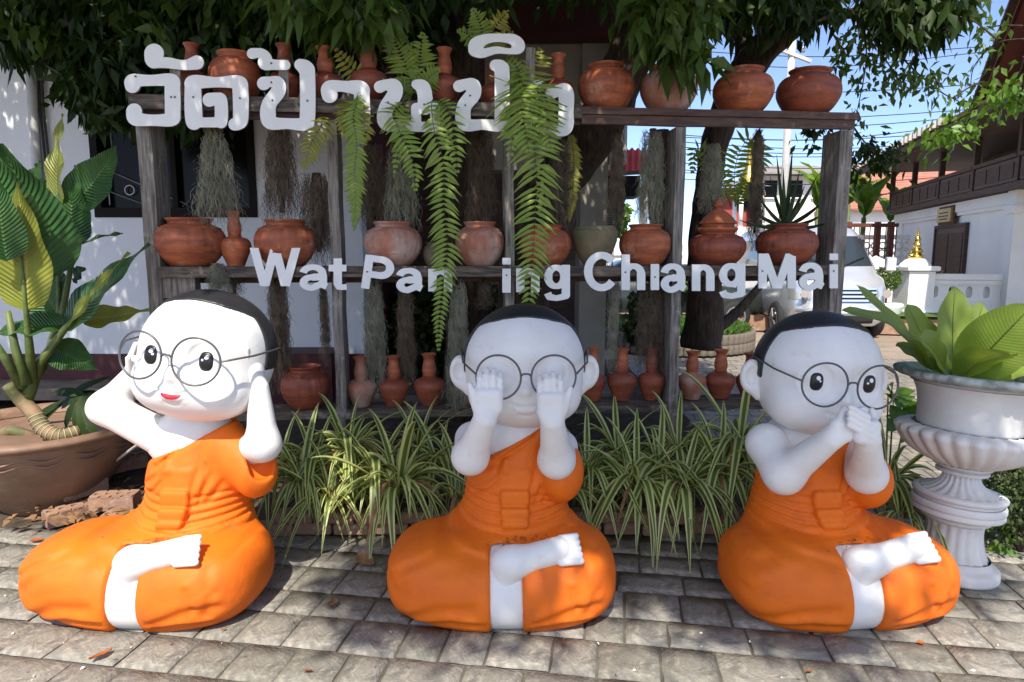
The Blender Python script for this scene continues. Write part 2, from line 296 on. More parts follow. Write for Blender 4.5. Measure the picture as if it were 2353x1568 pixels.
def npmesh(name, V, F, smooth=False):
    me = bpy.data.meshes.new(name); V = np.ascontiguousarray(V, np.float32); F = np.ascontiguousarray(F, np.int32); k = F.shape[1]
    me.vertices.add(len(V)); me.vertices.foreach_set('co', V.ravel()); me.loops.add(F.size); me.loops.foreach_set('vertex_index', F.ravel())
    me.polygons.add(len(F)); me.polygons.foreach_set('loop_start', np.arange(0, F.size, k, dtype=np.int32)); me.polygons.foreach_set('loop_total', np.full(len(F), k, np.int32))
    if smooth: me.polygons.foreach_set('use_smooth', np.ones(len(F), bool))
    me.update(calc_edges=True); me.validate(); return me
def crv(pts, n=8):
    """Catmull-Rom through points of any dimension"""
    P = [np.array(p, float) for p in pts]; out = []
    for i in range(len(P) - 1):
        p0, p1, p2, p3 = P[max(i - 1, 0)], P[i], P[i + 1], P[min(i + 2, len(P) - 1)]
        for k in range(n):
            t = k / n; out.append(0.5 * ((2 * p1) + (-p0 + p2) * t + (2 * p0 - 5 * p1 + 4 * p2 - p3) * t * t + (-p0 + 3 * p1 - 3 * p2 + p3) * t ** 3))
    out.append(P[-1]); return [tuple(o) for o in out]
# ------------------------------------------------------------------ moulded shapes (distance fields turned into meshes)
def ell(P, c, r):
    x, y, z = (P[0] - c[0]) / r[0], (P[1] - c[1]) / r[1], (P[2] - c[2]) / r[2]
    k0 = np.sqrt(x * x + y * y + z * z); k1 = np.sqrt((x / r[0]) ** 2 + (y / r[1]) ** 2 + (z / r[2]) ** 2) + 1e-9
    return k0 * (k0 - 1) / k1
def sell(P, c, r, p=2.6):
    k = (np.abs((P[0] - c[0]) / r[0]) ** p + np.abs((P[1] - c[1]) / r[1]) ** p + np.abs((P[2] - c[2]) / r[2]) ** p + 1e-12) ** (1 / p)
    return (k - 1) * (r[0] * r[1] * r[2]) ** (1 / 3)
def cap(P, a, b, ra, rb, sq=(1, 1, 1)):
    a, b = np.array(a, float), np.array(b, float); d = b - a
    X, Y, Z = P[0] - a[0], P[1] - a[1], P[2] - a[2]
    t = np.clip((X * d[0] + Y * d[1] + Z * d[2]) / (d @ d), 0, 1)
    return np.sqrt(((X - t * d[0]) / sq[0]) ** 2 + ((Y - t * d[1]) / sq[1]) ** 2 + ((Z - t * d[2]) / sq[2]) ** 2) - (ra + (rb - ra) * t)
def rbox(P, c, h, r):
    q = [np.abs(P[i] - c[i]) - h[i] + r for i in range(3)]
    return np.sqrt(sum(np.maximum(v, 0) ** 2 for v in q)) + np.minimum(np.maximum(np.maximum(q[0], q[1]), q[2]), 0) - r
def smin(a, b, k):
    h = np.clip(0.5 + 0.5 * (b - a) / k, 0, 1); return b + (a - b) * h - k * h * (1 - h)
def smax(a, b, k): return -smin(-a, -b, k)
def pline(X, Z, pts):
    d = np.full(X.shape, 9.0, X.dtype)
    for (x0, z0), (x1, z1) in zip(pts[:-1], pts[1:]):
        dx, dz = x1 - x0, z1 - z0; t = np.clip(((X - x0) * dx + (Z - z0) * dz) / (dx * dx + dz * dz + 1e-12), 0, 1)
        d = np.minimum(d, (X - x0 - t * dx) ** 2 + (Z - z0 - t * dz) ** 2)
    return np.sqrt(d)
def snet(fn, lo, hi, h, xf=None):
    ax = [np.arange(lo[i], hi[i] + h, h, dtype=np.float32) for i in range(3)]
    P = np.meshgrid(*ax, indexing='ij'); v = np.asarray(fn(P), np.float32); s = v < 0
    nx, ny, nz = v.shape; c = s[:-1, :-1, :-1].astype(np.int8) * 0
    for i in (0, 1):
        for j in (0, 1):
            for k in (0, 1): c = c + s[i:nx - 1 + i, j:ny - 1 + j, k:nz - 1 + k]
    I, J, K = np.nonzero((c > 0) & (c < 8)); idx = np.full(c.shape, -1, np.int32); idx[I, J, K] = np.arange(len(I))
    acc = np.zeros((len(I), 3), np.float32); cnt = np.zeros(len(I), np.float32)
    cor = [(0, 0, 0), (1, 0, 0), (0, 1, 0), (1, 1, 0), (0, 0, 1), (1, 0, 1), (0, 1, 1), (1, 1, 1)]
    for a, b in ((0, 1), (2, 3), (4, 5), (6, 7), (0, 2), (1, 3), (4, 6), (5, 7), (0, 4), (1, 5), (2, 6), (3, 7)):
        A, B = cor[a], cor[b]; va = v[I + A[0], J + A[1], K + A[2]]; vb = v[I + B[0], J + B[1], K + B[2]]
        m = (va < 0) != (vb < 0); t = np.where(m, va / np.where(m, va - vb, 1), 0)
        for q in range(3): acc[:, q] += np.where(m, A[q] + (B[q] - A[q]) * t, 0)
        cnt += m
    V = acc / cnt[:, None]; V = np.stack([ax[0][I] + V[:, 0] * h, ax[1][J] + V[:, 1] * h, ax[2][K] + V[:, 2] * h], 1)
    Q = []
    for axis in range(3):
        sl = [slice(1, -1)] * 3; s0 = list(sl); s1 = list(sl); s0[axis] = slice(0, -1); s1[axis] = slice(1, None)
        a = s[tuple(s0)]; b = s[tuple(s1)]; e = np.nonzero(a != b)
        if not len(e[0]): continue
        base = [e[0] + (axis != 0), e[1] + (axis != 1), e[2] + (axis != 2)]
        o1, o2 = [(1, 2), (2, 0), (0, 1)][axis]
        def cell(d1, d2):
            q = [b_.copy() for b_ in base]; q[o1] = q[o1] - d1; q[o2] = q[o2] - d2; return idx[q[0], q[1], q[2]]
        q = np.stack([cell(1, 1), cell(0, 1), cell(0, 0), cell(1, 0)], 1); fl = b[e]; q[fl] = q[fl][:, ::-1]; Q.append(q)
    F = np.concatenate(Q); F = F[(F >= 0).all(1)]
    if xf is not None: V = (np.c_[V, np.ones(len(V))] @ np.array(xf).T)[:, :3]
    return V, F
def sdfobj(name, fn, lo, hi, h, m, parent, xf=None):
    V, F = snet(fn, lo, hi, h, xf); return link(name, npmesh(name, V, F, True), m, parent)

# ---- the head, in its own coordinates (centre of the skull, -y is the face)
EYES = ((-0.107, -0.012), (0.107, -0.012))
def head_sd(P):
    d = smin(ell(P, (0, 0.01, 0.005), (0.262, 0.250, 0.245)), ell(P, (0, -0.035, -0.135), (0.222, 0.195, 0.138)), 0.10)
    d = smin(d, ell(P, (-0.128, -0.105, -0.135), (0.095, 0.09, 0.085)), 0.06); d = smin(d, ell(P, (0.128, -0.105, -0.135), (0.095, 0.09, 0.085)), 0.06)
    for ex, ez in EYES:                                    # shallow round sockets with a ridge round each eye
        d = smax(d, -ell(P, (ex, -0.272, ez), (0.098, 0.066, 0.082)), 0.03)
        d = smin(d, ell(P, (ex, -0.168, ez), (0.052, 0.050, 0.056)), 0.012)
        q = np.sqrt((P[0] - ex) ** 2 * 1.0 + (P[2] - ez) ** 2 * 0.85); d = d + np.where(P[1] < 0, 0.0032 * np.exp(-((q - 0.058) / 0.006) ** 2) - 0.0022 * np.exp(-((q - 0.071) / 0.007) ** 2), 0)
    d = smin(d, cap(P, (0, -0.185, 0.005), (0, -0.238, -0.075), 0.014, 0.027), 0.022)
    return d
def mouth_sd(P, d, smile):
    x, z = P[0], P[2]; fr = P[1] < 0
    d = smin(d, cap(P, (-0.038, -0.222, -0.131), (0.038, -0.222, -0.131), 0.011, 0.011), 0.02)
    d = smin(d, cap(P, (-0.032, -0.224, -0.160), (0.032, -0.224, -0.160), 0.015, 0.015), 0.02)
    g = pline(x, z, [(-0.062, -0.134), (-0.03, -0.145), (0, -0.148), (0.03, -0.145), (0.062, -0.134)])
    d = d + np.where(fr, 0.007 * np.exp(-(g / 0.006) ** 2), 0)
    g2 = pline(x, z, [(-0.05, -0.162), (-0.025, -0.181), (0, -0.186), (0.025, -0.181), (0.05, -0.162)])
    return d + np.where(fr, 0.004 * np.exp(-(g2 / 0.007) ** 2), 0)
def surf_y(fn, x, z):
    """front surface of a field at many (x, z)"""
    ys = np.linspace(-0.30, 0.0, 241, dtype=np.float32); X = np.repeat(np.array(x, np.float32)[:, None], 241, 1); Z = np.repeat(np.array(z, np.float32)[:, None], 241, 1)
    d = fn((X, np.repeat(ys[None], len(X), 0), Z)); i = np.argmax(d < 0, 1); return ys[i]
def decal(fn, cx, cz, rx, rz, off, n=20, rings=4, shape=None):
    vs = [(cx, cz)]; fs = []
    for r in range(1, rings + 1):
        for j in range(n):
            w = 2 * math.pi * j / n; k = r / rings; sx, sz = shape(w) if shape else (math.cos(w), math.sin(w)); vs.append((cx + sx * rx * k, cz + sz * rz * k))
    for j in range(n): fs.append((0, 1 + (j + 1) % n, 1 + j))
    for r in range(rings - 1):
        for j in range(n): a = 1 + r * n; fs.append((a + j, a + (j + 1) % n, a + n + (j + 1) % n, a + n + j))
    n0 = len(vs); y = surf_y(fn, [v[0] for v in vs], [v[1] for v in vs]); out = [(v[0], yy - off, v[1]) for v, yy in zip(vs, y)]
    k = 1 + (rings - 1) * n; out += [(v[0], yy + 0.006, v[1]) for v, yy in zip(vs[k:], y[k:])]
    for j in range(n): fs.append((k + j, k + (j + 1) % n, n0 + (j + 1) % n, n0 + j))
    return MB().add(out, fs)

UX = {'ears': 0.07, 'eyes': 0.0, 'mouth': -0.09}                # the trunk sits a little off the lap
KN = {'ears': (0.015, -0.02), 'eyes': (-0.01, -0.02), 'mouth': (-0.05, 0.0)}   # how far each knee reaches out
def shear(P, kind):
    h = np.clip((P[2] - 0.18) / 0.27, 0, 1); return (P[0] - UX[kind] * h * h * (3 - 2 * h), P[1], P[2])
def robe_body(P, kind):
    """lap, hips and trunk of the mould"""
    x, y, z = P; kl, kr = KN[kind]
    d = smin(sell(P, (-0.258 - kl * .5, -0.055, 0.158), (0.272 + kl * .5, 0.265, 0.174)), sell(P, (0.197 + kr * .5, -0.055, 0.158), (0.254 + kr * .5, 0.265, 0.174)), 0.07)
    d = smin(d, ell(P, (-0.03, -0.07, 0.11), (0.34, 0.255, 0.17)), 0.10)
    P = shear(P, kind); d = smin(d, ell(P, (0.0, 0.11, 0.20), (0.255, 0.24, 0.24)), 0.11)
    t = smin(cap(P, (0.0, 0.11, 0.28), (0.02, 0.10, 0.50), 0.232, 0.195, (1, 0.86, 1)), cap(P, (0.02, 0.10, 0.50), (0.03, 0.10, 0.685), 0.198, 0.165, (1.05, 0.80, 1)), 0.06)
    return smin(d, t, 0.10)
BELT = [[(-0.27, 0.425 + k), (-0.12, 0.395 + k), (0.05, 0.385 + k), (0.27, 0.41 + k)] for k in (-0.045, -0.012, 0.02, 0.055, 0.09)]
FOLDS = [([(-0.10, 0.60), (0.0, 0.665), (0.10, 0.73)], .012, .005), ([(0.07, 0.50), (0.10, 0.60), (0.12, 0.72)], .012, .006), ([(0.10, 0.48), (0.15, 0.58), (0.17, 0.70)], .012, .006), ([(0.13, 0.46), (0.2, 0.55)], .014, .006),
         ([(-0.16, 0.52), (-0.08, 0.57), (-0.05, 0.63)], .012, .004), ([(-0.30, 0.335), (-0.2, 0.31), (-0.1, 0.285)], .022, .007), 
         ([(0.30, 0.27), (0.33, 0.18), (0.30, 0.09)], .022, .006), ([(0.12, 0.31), (0.24, 0.335), (0.34, 0.30)], .02, .006), ([(-0.50, 0.2), (-0.43, 0.26), (-0.33, 0.30)], .02, .006), ([(0.24, 0.20), (0.26, 0.12)], .015, .005),
         ([(-0.05, 0.64), (0.03, 0.69), (0.13, 0.755)], .007, .005), ([(0.10, 0.45), (0.125, 0.53), (0.13, 0.62)], .008, .006), ([(-0.17, 0.48), (-0.1, 0.50), (-0.055, 0.55)], .008, .005), ([(-0.46, 0.17), (-0.36, 0.25), (-0.2, 0.285)], .030, .006), ([(-0.42, 0.06), (-0.3, 0.12), (-0.16, 0.13)], .030, .006), ([(-0.38, 0.02), (-0.25, 0.055), (-0.12, 0.05)], .018, .005), ([(0.10, 0.06), (0.22, 0.11), (0.34, 0.12)], .026, .006), ([(0.08, 0.02), (0.2, 0.04), (0.32, 0.04)], .016, .004)]
def strip_mask(P):                      # the bare shin: a band down the front between the two knees
    x, y, z = P; c = -0.025 + 0.02 * (0.3 - z); return np.maximum(np.abs(x - c) - 0.064, np.maximum(y + 0.12, z - 0.315))

def build_statue(kind, loc, rz, label):
    t = thing('monk_statue', loc, label, 'statue', rz=rz)
    # ---- skin of trunk and shin
    def chest(P):
        d = cap(P, (0.02, 0.11, 0.45), (0.03, 0.10, 0.70), 0.175, 0.155, (1.08, 0.78, 1)); d = smin(d, cap(P, (-0.12, 0.09, 0.69), (0.10, 0.10, 0.68), 0.085, 0.06), 0.06)
        return smin(d, cap(P, (0.03, 0.10, 0.70), (0.035, 0.10, 0.84), 0.10, 0.10), 0.05)
    sdfobj('chest', chest, (-0.3, -0.12, 0.44), (0.34, 0.34, 0.86), 0.012, 'skin', t, Matrix.Translation((UX[kind], 0, 0)))
    sdfobj('shin', lambda P: smax(smax(robe_body(P, kind) + 0.004, strip_mask(P) - 0.006, 0.012), -P[2], 0.004), (-0.16, -0.4, -0.02), (0.12, -0.05, 0.36), 0.009, 'skin', t)
    # ---- robe
    def robe(P):
        x, y, z = P; d = robe_body(P, kind) - 0.010; P0 = P; P = shear(P, kind); x = P[0]
        fr = 1 / (1 + np.exp((y - 0.12) * 40))
        if kind != 'mouth' or True:
            for b in BELT: d = d + 0.010 * np.exp(-(pline(x, z, b) / 0.008) ** 2) * np.where(y < 0.2, 1, .5)
        for pts, w, dep in FOLDS: d = d + 2.0 * fr * (dep * np.exp(-(pline(x, z, pts) / w) ** 2) - 0.6 * dep * np.exp(-((pline(x, z - 0.02, pts)) / w) ** 2))
        kx = 0.012
        for cz, hz, hx, yy in ((0.565, 0.040, 0.066, -0.055), (0.485, 0.034, 0.062, -0.085), (0.425, 0.024, 0.060, -0.108), (0.382, 0.018, 0.058, -0.120)):
            d = smin(d, rbox(P, (kx, yy + 0.02, cz), (hx, 0.038, hz), 0.014), 0.010)
        d = smin(d, cap(P, (kx - 0.04, -0.05, 0.63), (kx - 0.035, -0.06, 0.60), 0.012, 0.016), 0.02)
        if kind == 'ears':
            s = cap(P, (0.17, 0.06, 0.66), (0.315, 0.02, 0.575), 0.10, 0.095, (1, 1, 1.25)); s = smax(s, -cap(P, (0.36, 0.0, 0.70), (0.36, -0.02, 0.60), 0.075, 0.05), 0.02); d = smin(d, s, 0.05)
        elif kind == 'eyes': d = smin(d, ell(P, (0.212, -0.005, 0.575), (0.098, 0.125, 0.135)), 0.035)
        else: d = smin(d, ell(P, (0.225, -0.005, 0.535), (0.105, 0.125, 0.125)), 0.035)
        if kind == 'ears': cut = z - (0.600 + (x + 0.186) * 0.42 + 0.10 * np.clip(x - 0.02, 0, 1))
        elif kind == 'eyes': cut = z - (0.592 + (x + 0.186) * 0.56)
        else: cut = z - (0.610 + (x + 0.186) * 0.62)
        cut = np.where(y > 0.12, cut - 0.05, cut)
        d = smax(d, cut, 0.014); d = smax(d, -strip_mask(P0), 0.016)
        wob = 0.006 * np.sin(x * 60) * np.sin(y * 47 + 1); return smax(d, -(z - 0.0 + wob * 0.3), 0.004)
    sdfobj('robe', robe, (-0.68, -0.36, -0.02), (0.58, 0.40, 0.80), 0.0075, 'robe', t)
    # ---- the foot lying on the knee
    def foot(P):
        d = smin(ell(P, (0.0, -0.262, 0.280), (0.066, 0.058, 0.058)), cap(P, (0.03, -0.258, 0.288), (0.185, -0.250, 0.328), 0.055, 0.054), 0.05)
        d = smin(d, cap(P, (-0.03, -0.235, 0.265), (-0.028, -0.262, 0.16), 0.056, 0.046), 0.05)
        for k in range(5):
            u = k / 4.0; d = smin(d, cap(P, (0.195, -0.292 + 0.062 * u, 0.298 + 0.072 * u), (0.272 - 0.014 * u, -0.292 + 0.062 * u, 0.304 + 0.076 * u), 0.0165 - 0.003 * u, 0.0145 - .002 * u), 0.002)
        return d
    sdfobj('foot', foot, (-0.12, -0.40, 0.12), (0.31, -0.17, 0.45), 0.005, 'skin', t)
    # ---- arms with their hands
    def finger(P, d, a, b, r0=0.0142, r1=0.0118, k=0.0035): return smin(d, cap(P, a, b, r0, r1), k)
    def upright_hand(P, d, wx, wy, wz, out, top, lean=0.0):
        """palm and four fingers laid flat against the head, thumb on the outer side"""
        d = smin(d, rbox(P, (wx, wy, wz + 0.055), (0.056, 0.026, 0.052), 0.024), 0.035)
        for k in range(4):
            fx = wx + out * (0.030 - 0.0265 * k) + 0.006 * out; tl = top - (0.010, 0.0, 0.003, 0.016)[k]
            d = finger(P, d, (fx, wy - 0.002, wz + 0.08), (fx + lean, wy + 0.012, tl - 0.02)); d = finger(P, d, (fx + lean, wy + 0.012, tl - 0.02), (fx + lean, wy + 0.030, tl), 0.0135, 0.011)
        d = finger(P, d, (wx + out * 0.05, wy, wz + 0.035), (wx + out * 0.075, wy + 0.012, wz + 0.115), 0.019, 0.012, 0.015)
        return d
    arms = []
    if kind == 'eyes':
        def armL(P):
            d = smin(cap(P, (-0.175, 0.07, 0.695), (-0.172, -0.115, 0.675), 0.078, 0.068), cap(P, (-0.172, -0.115, 0.675), (-0.105, -0.245, 0.865), 0.068, 0.047), 0.05); return upright_hand(P, d, -0.090, -0.245, 0.885, -1, 1.055)
        def armR(P):
            d = smin(cap(P, (0.215, 0.05, 0.665), (0.185, -0.105, 0.655), 0.074, 0.068), cap(P, (0.185, -0.105, 0.655), (0.158, -0.245, 0.855), 0.068, 0.047), 0.05); return upright_hand(P, d, 0.152, -0.245, 0.870, 1, 1.040)
        arms = [(armL, (-0.29, -0.33, 0.56), (0.0, 0.18, 1.09)), (armR, (0.05, -0.33, 0.54), (0.30, 0.18, 1.07))]
    elif kind == 'ears':
        def armL(P):
            d = smin(cap(P, (-0.13, 0.08, 0.70), (-0.36, 0.06, 0.835), 0.080, 0.070), cap(P, (-0.36, 0.06, 0.835), (-0.245, 0.11, 0.985), 0.064, 0.045), 0.045)
            d = smin(d, rbox(P, (-0.235, 0.11, 1.02), (0.028, 0.05, 0.05), 0.024), 0.03)
            for k in range(4): d = finger(P, d, (-0.245, 0.075 + 0.026 * k, 1.05), (-0.215, 0.080 + 0.026 * k, 1.115))
            return finger(P, d, (-0.24, 0.06, 1.0), (-0.225, 0.035, 1.06))
        def armR(P):
            d = smin(cap(P, (0.28, 0.05, 0.66), (0.375, -0.02, 0.705), 0.070, 0.068), cap(P, (0.375, -0.02, 0.705), (0.362, -0.005, 0.945), 0.068, 0.042), 0.04)
            d = smin(d, ell(P, (0.338, 0.005, 1.005), (0.044, 0.054, 0.058)), 0.025)
            for k in range(4):
                a = 0.333 + 0.006 * k; d = finger(P, d, (a - .004, -0.036 + 0.027 * k, 1.04), (a + 0.002, -0.042 + 0.030 * k, 1.115 - 0.004 * k)); d = finger(P, d, (a + .002, -0.042 + 0.030 * k, 1.115 - 0.004 * k), (a - 0.02, -0.038 + 0.030 * k, 1.138 - 0.004 * k), 0.0125, 0.010)
            return finger(P, d, (0.312, -0.045, 0.985), (0.292, -0.072, 1.045), 0.017, 0.012, 0.012)
        arms = [(armL, (-0.48, -0.10, 0.58), (-0.03, 0.24, 1.15)), (armR, (0.17, -0.14, 0.56), (0.48, 0.16, 1.17))]
    else:
        def armL(P):
            d = smin(cap(P, (-0.205, 0.03, 0.690), (-0.19, -0.10, 0.600), 0.090, 0.074), cap(P, (-0.19, -0.10, 0.600), (-0.10, -0.265, 0.792), 0.074, 0.046), 0.05)
            d = smin(d, rbox(P, (-0.065, -0.285, 0.835), (0.048, 0.026, 0.046), 0.024), 0.035)
            for k in range(4): d = finger(P, d, (-0.05 + 0.005 * k, -0.290, 0.825 + 0.024 * k), (0.02, -0.288 + .004 * k, 0.842 + 0.024 * k))
            return finger(P, d, (-0.085, -0.29, 0.86), (-0.055, -0.275, 0.915), 0.018, 0.012, 0.012)
        def armR(P):
            d = smin(cap(P, (0.215, 0.03, 0.675), (0.165, -0.105, 0.595), 0.080, 0.072), cap(P, (0.165, -0.105, 0.595), (0.045, -0.285, 0.782), 0.072, 0.046), 0.05)
            d = smin(d, rbox(P, (0.015, -0.318, 0.836), (0.050, 0.026, 0.048), 0.024), 0.035)
            for k in range(4): d = finger(P, d, (0.020 - 0.006 * k, -0.334, 0.822 + 0.025 * k), (-0.062, -0.326, 0.866 + 0.023 * k))
            return finger(P, d, (0.05, -0.31, 0.85), (0.05, -0.285, 0.91), 0.018, 0.012, 0.012)
        arms = [(armL, (-0.34, -0.36, 0.46), (0.09, 0.16, 0.96)), (armR, (-0.12, -0.40, 0.46), (0.33, 0.16, 0.97))]
    for fn, lo, hi in arms: sdfobj('arm', fn, lo, hi, 0.0050, 'skin', t, Matrix.Translation((UX[kind], 0, 0)))
    # ---- head
    c, ry, rx, rzh = {'eyes': ((0.055, 0.10, 1.035), 0, 0, 0), 'ears': ((0.175, 0.085, 1.085), 6, -5, -2), 'mouth': ((-0.055, 0.09, 1.005), 3, 2, -2)}[kind]
    XF = Matrix.Translation(c) @ Matrix.Rotation(R(rzh), 4, 'Z') @ Matrix.Rotation(R(ry), 4, 'Y') @ Matrix.Rotation(R(rx), 4, 'X') @ Matrix.Scale({'ears': 1.06, 'eyes': 1.0, 'mouth': 1.0}[kind], 4)
    full = lambda P: mouth_sd(P, head_sd(P), kind)
    hd = sdfobj('head', full, (-0.30, -0.30, -0.30), (0.30, 0.30, 0.28), 0.0075, 'skin', t); hd.matrix_local = XF
    def hair(P):
        x, y, z = P; edge = np.minimum(-0.128 + (0.205 - z) * 1.15 + 0.5 * np.clip(np.abs(x) - 0.12, 0, 1) * (z > 0.1), -0.035)
        return smax(smax(head_sd(P) - 0.006, edge - y, 0.006), -(z + 0.05), 0.02)
    sdfobj('hair', hair, (-0.29, -0.17, -0.16), (0.29, 0.30, 0.28), 0.0085, 'hair', hd)
    for sx in (-1, 1):
        if kind == 'ears': break
        def ear(P):
            d = ell(P, (sx * 0.282, 0.020, -0.045), (0.050, 0.030, 0.074)); d = smin(d, cap(P, (sx * 0.262, 0.015, -0.10), (sx * 0.244, 0.01, -0.13), 0.028, 0.024), 0.03)
            return smax(d, -ell(P, (sx * 0.292, -0.013, -0.04), (0.030, 0.026, 0.047)), 0.008)
        sdfobj('ear', ear, (sx * 0.282 - 0.09, -0.05, -0.18), (sx * 0.282 + 0.09, 0.10, 0.06), 0.0062, 'skin', hd)
    if kind != 'eyes':
        for k, (ex, ez) in enumerate(EYES):
            dx = (-0.002 if k == 0 else 0.004); sq = lambda w: (math.copysign(abs(math.cos(w)) ** 0.8, math.cos(w)), math.copysign(abs(math.sin(w)) ** 0.8, math.sin(w)))
            ey = decal(full, ex + dx, ez, 0.027, 0.037, 0.0015, shape=sq).build('eye', 'eye', hd, True)
            decal(full, ex + dx + 0.004, ez + 0.016, 0.0085, 0.0090, 0.0035, 14, 2).build('eye_glint', 'glint', ey, True)
            decal(full, ex + dx + (-0.011 if k else 0.012), ez + 0.004, 0.0045, 0.0045, 0.0035, 10, 2).build('eye_glint', 'glint', ey, True)
    if kind == 'ears':
        lp = lambda w: (math.cos(w), (0.25 if math.sin(w) > 0 else 1.0) * math.sin(w) + 0.30 * math.cos(w) ** 2)
        decal(full, 0, -0.150, 0.040, 0.017, 0.003, 24, 4, lp).build('lips', 'lip', hd, True)
    # ---- wire spectacles resting on the nose (a thing of their own)
    W = t.matrix_basis.copy(); W = Matrix.Translation(loc) @ Matrix.Rotation(rz, 4, 'Z') @ XF
    gl = bpy.data.objects.new('spectacles', None); COL.objects.link(gl); gl.matrix_world = W; gl.empty_display_size = 0.1
    tag(gl, {'ears': 'round wire spectacles on the statue that covers its ears', 'eyes': 'round wire spectacles on the statue that covers its eyes', 'mouth': 'round wire spectacles on the statue that covers its mouth'}[kind], 'glasses', 'wire spectacles on the statues')
    yf = {'eyes': -0.325, 'ears': -0.285, 'mouth': -0.285}[kind]; zc = -0.008; off = 0.108; rr = 0.088
    for sx in (-1, 1):
        ring = [(sx * off + rr * math.cos(w), yf + 0.02 * (sx * math.cos(w) if sx * math.cos(w) > 0 else 0), zc + rr * math.sin(w)) for w in [2 * math.pi * i / 40 for i in range(40)]]
        MB().tube(ring, 0.0042, 7, closed=True).build('rim', 'wire', gl, True)
        ex = 0.262; MB().tube([(sx * (off + rr), yf + 0.02, zc + 0.008), (sx * 0.26, -0.14, 0.022), (sx * 0.275, 0.0, 0.038), (sx * 0.278, 0.05, 0.045), (sx * 0.276, 0.085, 0.02)], 0.0042, 7).build('temple_arm', 'wire', gl, True)
    MB().tube([(-off + rr, yf, zc + 0.005), (-0.01, yf - 0.003, zc + 0.014), (0.01, yf - 0.003, zc + 0.014), (off - rr, yf, zc + 0.005)], 0.0042, 7).build('bridge', 'wire', gl, True)
    return t
def lap_litter(kind, loc, rz, label, seed, n=46):
    """dry scraps caught in the lap of a statue"""
    rr = np.random.default_rng(seed); x = rr.normal(0.03, .085, n); y = rr.normal(-.175, .018, n); zz = np.linspace(.2, .5, 151); mb = MB()
    d = robe_body((np.repeat(x[:, None], 151, 1), np.repeat(y[:, None], 151, 1), np.repeat(zz[None], n, 0)), kind); top = zz[np.maximum(0, 150 - np.argmax((d < .010)[:, ::-1], 1))]
    for a, b, c in zip(x, y, top):
        if c > .40 or c < .22: continue
        s = rr.uniform(.005, .015); w = rr.uniform(0, 6.3); u = Vector((math.cos(w), math.sin(w), rr.uniform(-.3, .3))) * s; v = Vector((-math.sin(w), math.cos(w), rr.uniform(-.3, .3))) * s * .3; p = Vector((a, b, c + .004))
        mb.add([p - u, p + v, p + u, p - v], [(0, 3, 2, 1)])
    o = mb.build('dry_scraps', 'dry'); o.location = loc; o.rotation_euler = (0, 0, rz); tag(o, label, 'leaf litter', 'dry scraps caught in the laps', 'stuff')
build_statue('ears', Vector((-1.50, 2.74, 0)), R(-3), 'orange robed child monk statue covering its ears with raised elbows')
build_statue('eyes', Vector((0, 2.74, 0)), 0.0, 'orange robed child monk statue covering both eyes with its hands')
build_statue('mouth', Vector((1.40, 2.74, 0)), R(4), 'orange robed child monk statue covering its mouth beside the white urn')
lap_litter('ears', Vector((-1.50, 2.74, 0)), R(-3), 'dry leaf scraps in the lap of the statue covering its ears', 1)
lap_litter('eyes', Vector((0, 2.74, 0)), 0.0, 'dry leaf scraps in the lap of the statue covering its eyes', 2, 70)
lap_litter('mouth', Vector((1.40, 2.74, 0)), R(4), 'dry leaf scraps in the lap of the statue covering its mouth', 3, 30)
# ------------------------------------------------------------------ ground, pavers, planting bed
g = MB().sheet([[(-300, -60, -0.03), (300, -60, -0.03)], [(-300, 700, -0.03), (300, 700, -0.03)]]); struct('ground', g, 'yard')
g = MB().sheet([[(-9, -4.0, -0.018), (7.2, -4.0, -0.018)], [(-9, 9.6, -0.018), (7.2, 9.6, -0.018)]]); struct('paved_yard', g, 'pavefar')
g = MB().sheet([[(-3.25, 1.7, -0.012), (3.25, 1.7, -0.012)], [(-3.25, 4.3, -0.012), (3.25, 4.3, -0.012)]]); pav = struct('pavement', g, 'joint')
PVM = []
for k in range(14):
    mb = MB(); rr = random.Random(k); n = 6
    top = []
    for i in range(n):
        row = []
        for j in range(n):
            u, v = (-.5, -.475, -.16, .16, .475, .5)[i], (-.5, -.475, -.16, .16, .475, .5)[j]; e = max(abs(u), abs(v)); wx = .012 * rr.uniform(-1, 1) if e > .49 else 0; wy = .012 * rr.uniform(-1, 1) if e > .49 else 0
            z = -0.008 if e > .49 else (0.0 + rr.uniform(-.0035, .0025)); row.append((u + wx, v + wy, z))
        top.append(row)
    mb.sheet(top); me = mb.mesh('paver', True); me.materials.append(M['paver' if k % 3 else 'paver2']); PVM.append(me)
YW = R(-8.9); cu, su = math.cos(YW), math.sin(YW); rp = random.Random(5); npv = 0
row = 0; v = 1.55
while v < 4.3:
    hv = 0.20 + rp.uniform(-.02, .03); u = -4.2 + rp.uniform(0, .2)
    while u < 4.4:
        w = rp.choice((0.17, 0.2, 0.22, 0.24, 0.30)) + rp.uniform(-.012, .012)
        cx, cy = u + w / 2, v + hv / 2; X, Y = cu * cx - su * cy, su * cx + cu * cy
        if Y > 1.85 and abs(X) < 0.95 * Y + 0.5 and not (Y > 3.42 and X < 1.55) and npv < 299 and abs(X) < 3.1:
            o = bpy.data.objects.new('paver', rp.choice(PVM)); COL.objects.link(o); o.parent = pav
            o.location = (X, Y, rp.uniform(-.003, .002)); o.rotation_euler = (rp.uniform(-.012, .012), rp.uniform(-.012, .012), YW + (math.pi if rp.random() < .5 else 0)); o.scale = (w - .010, hv - .010, 1); npv += 1
        u += w
    v += hv
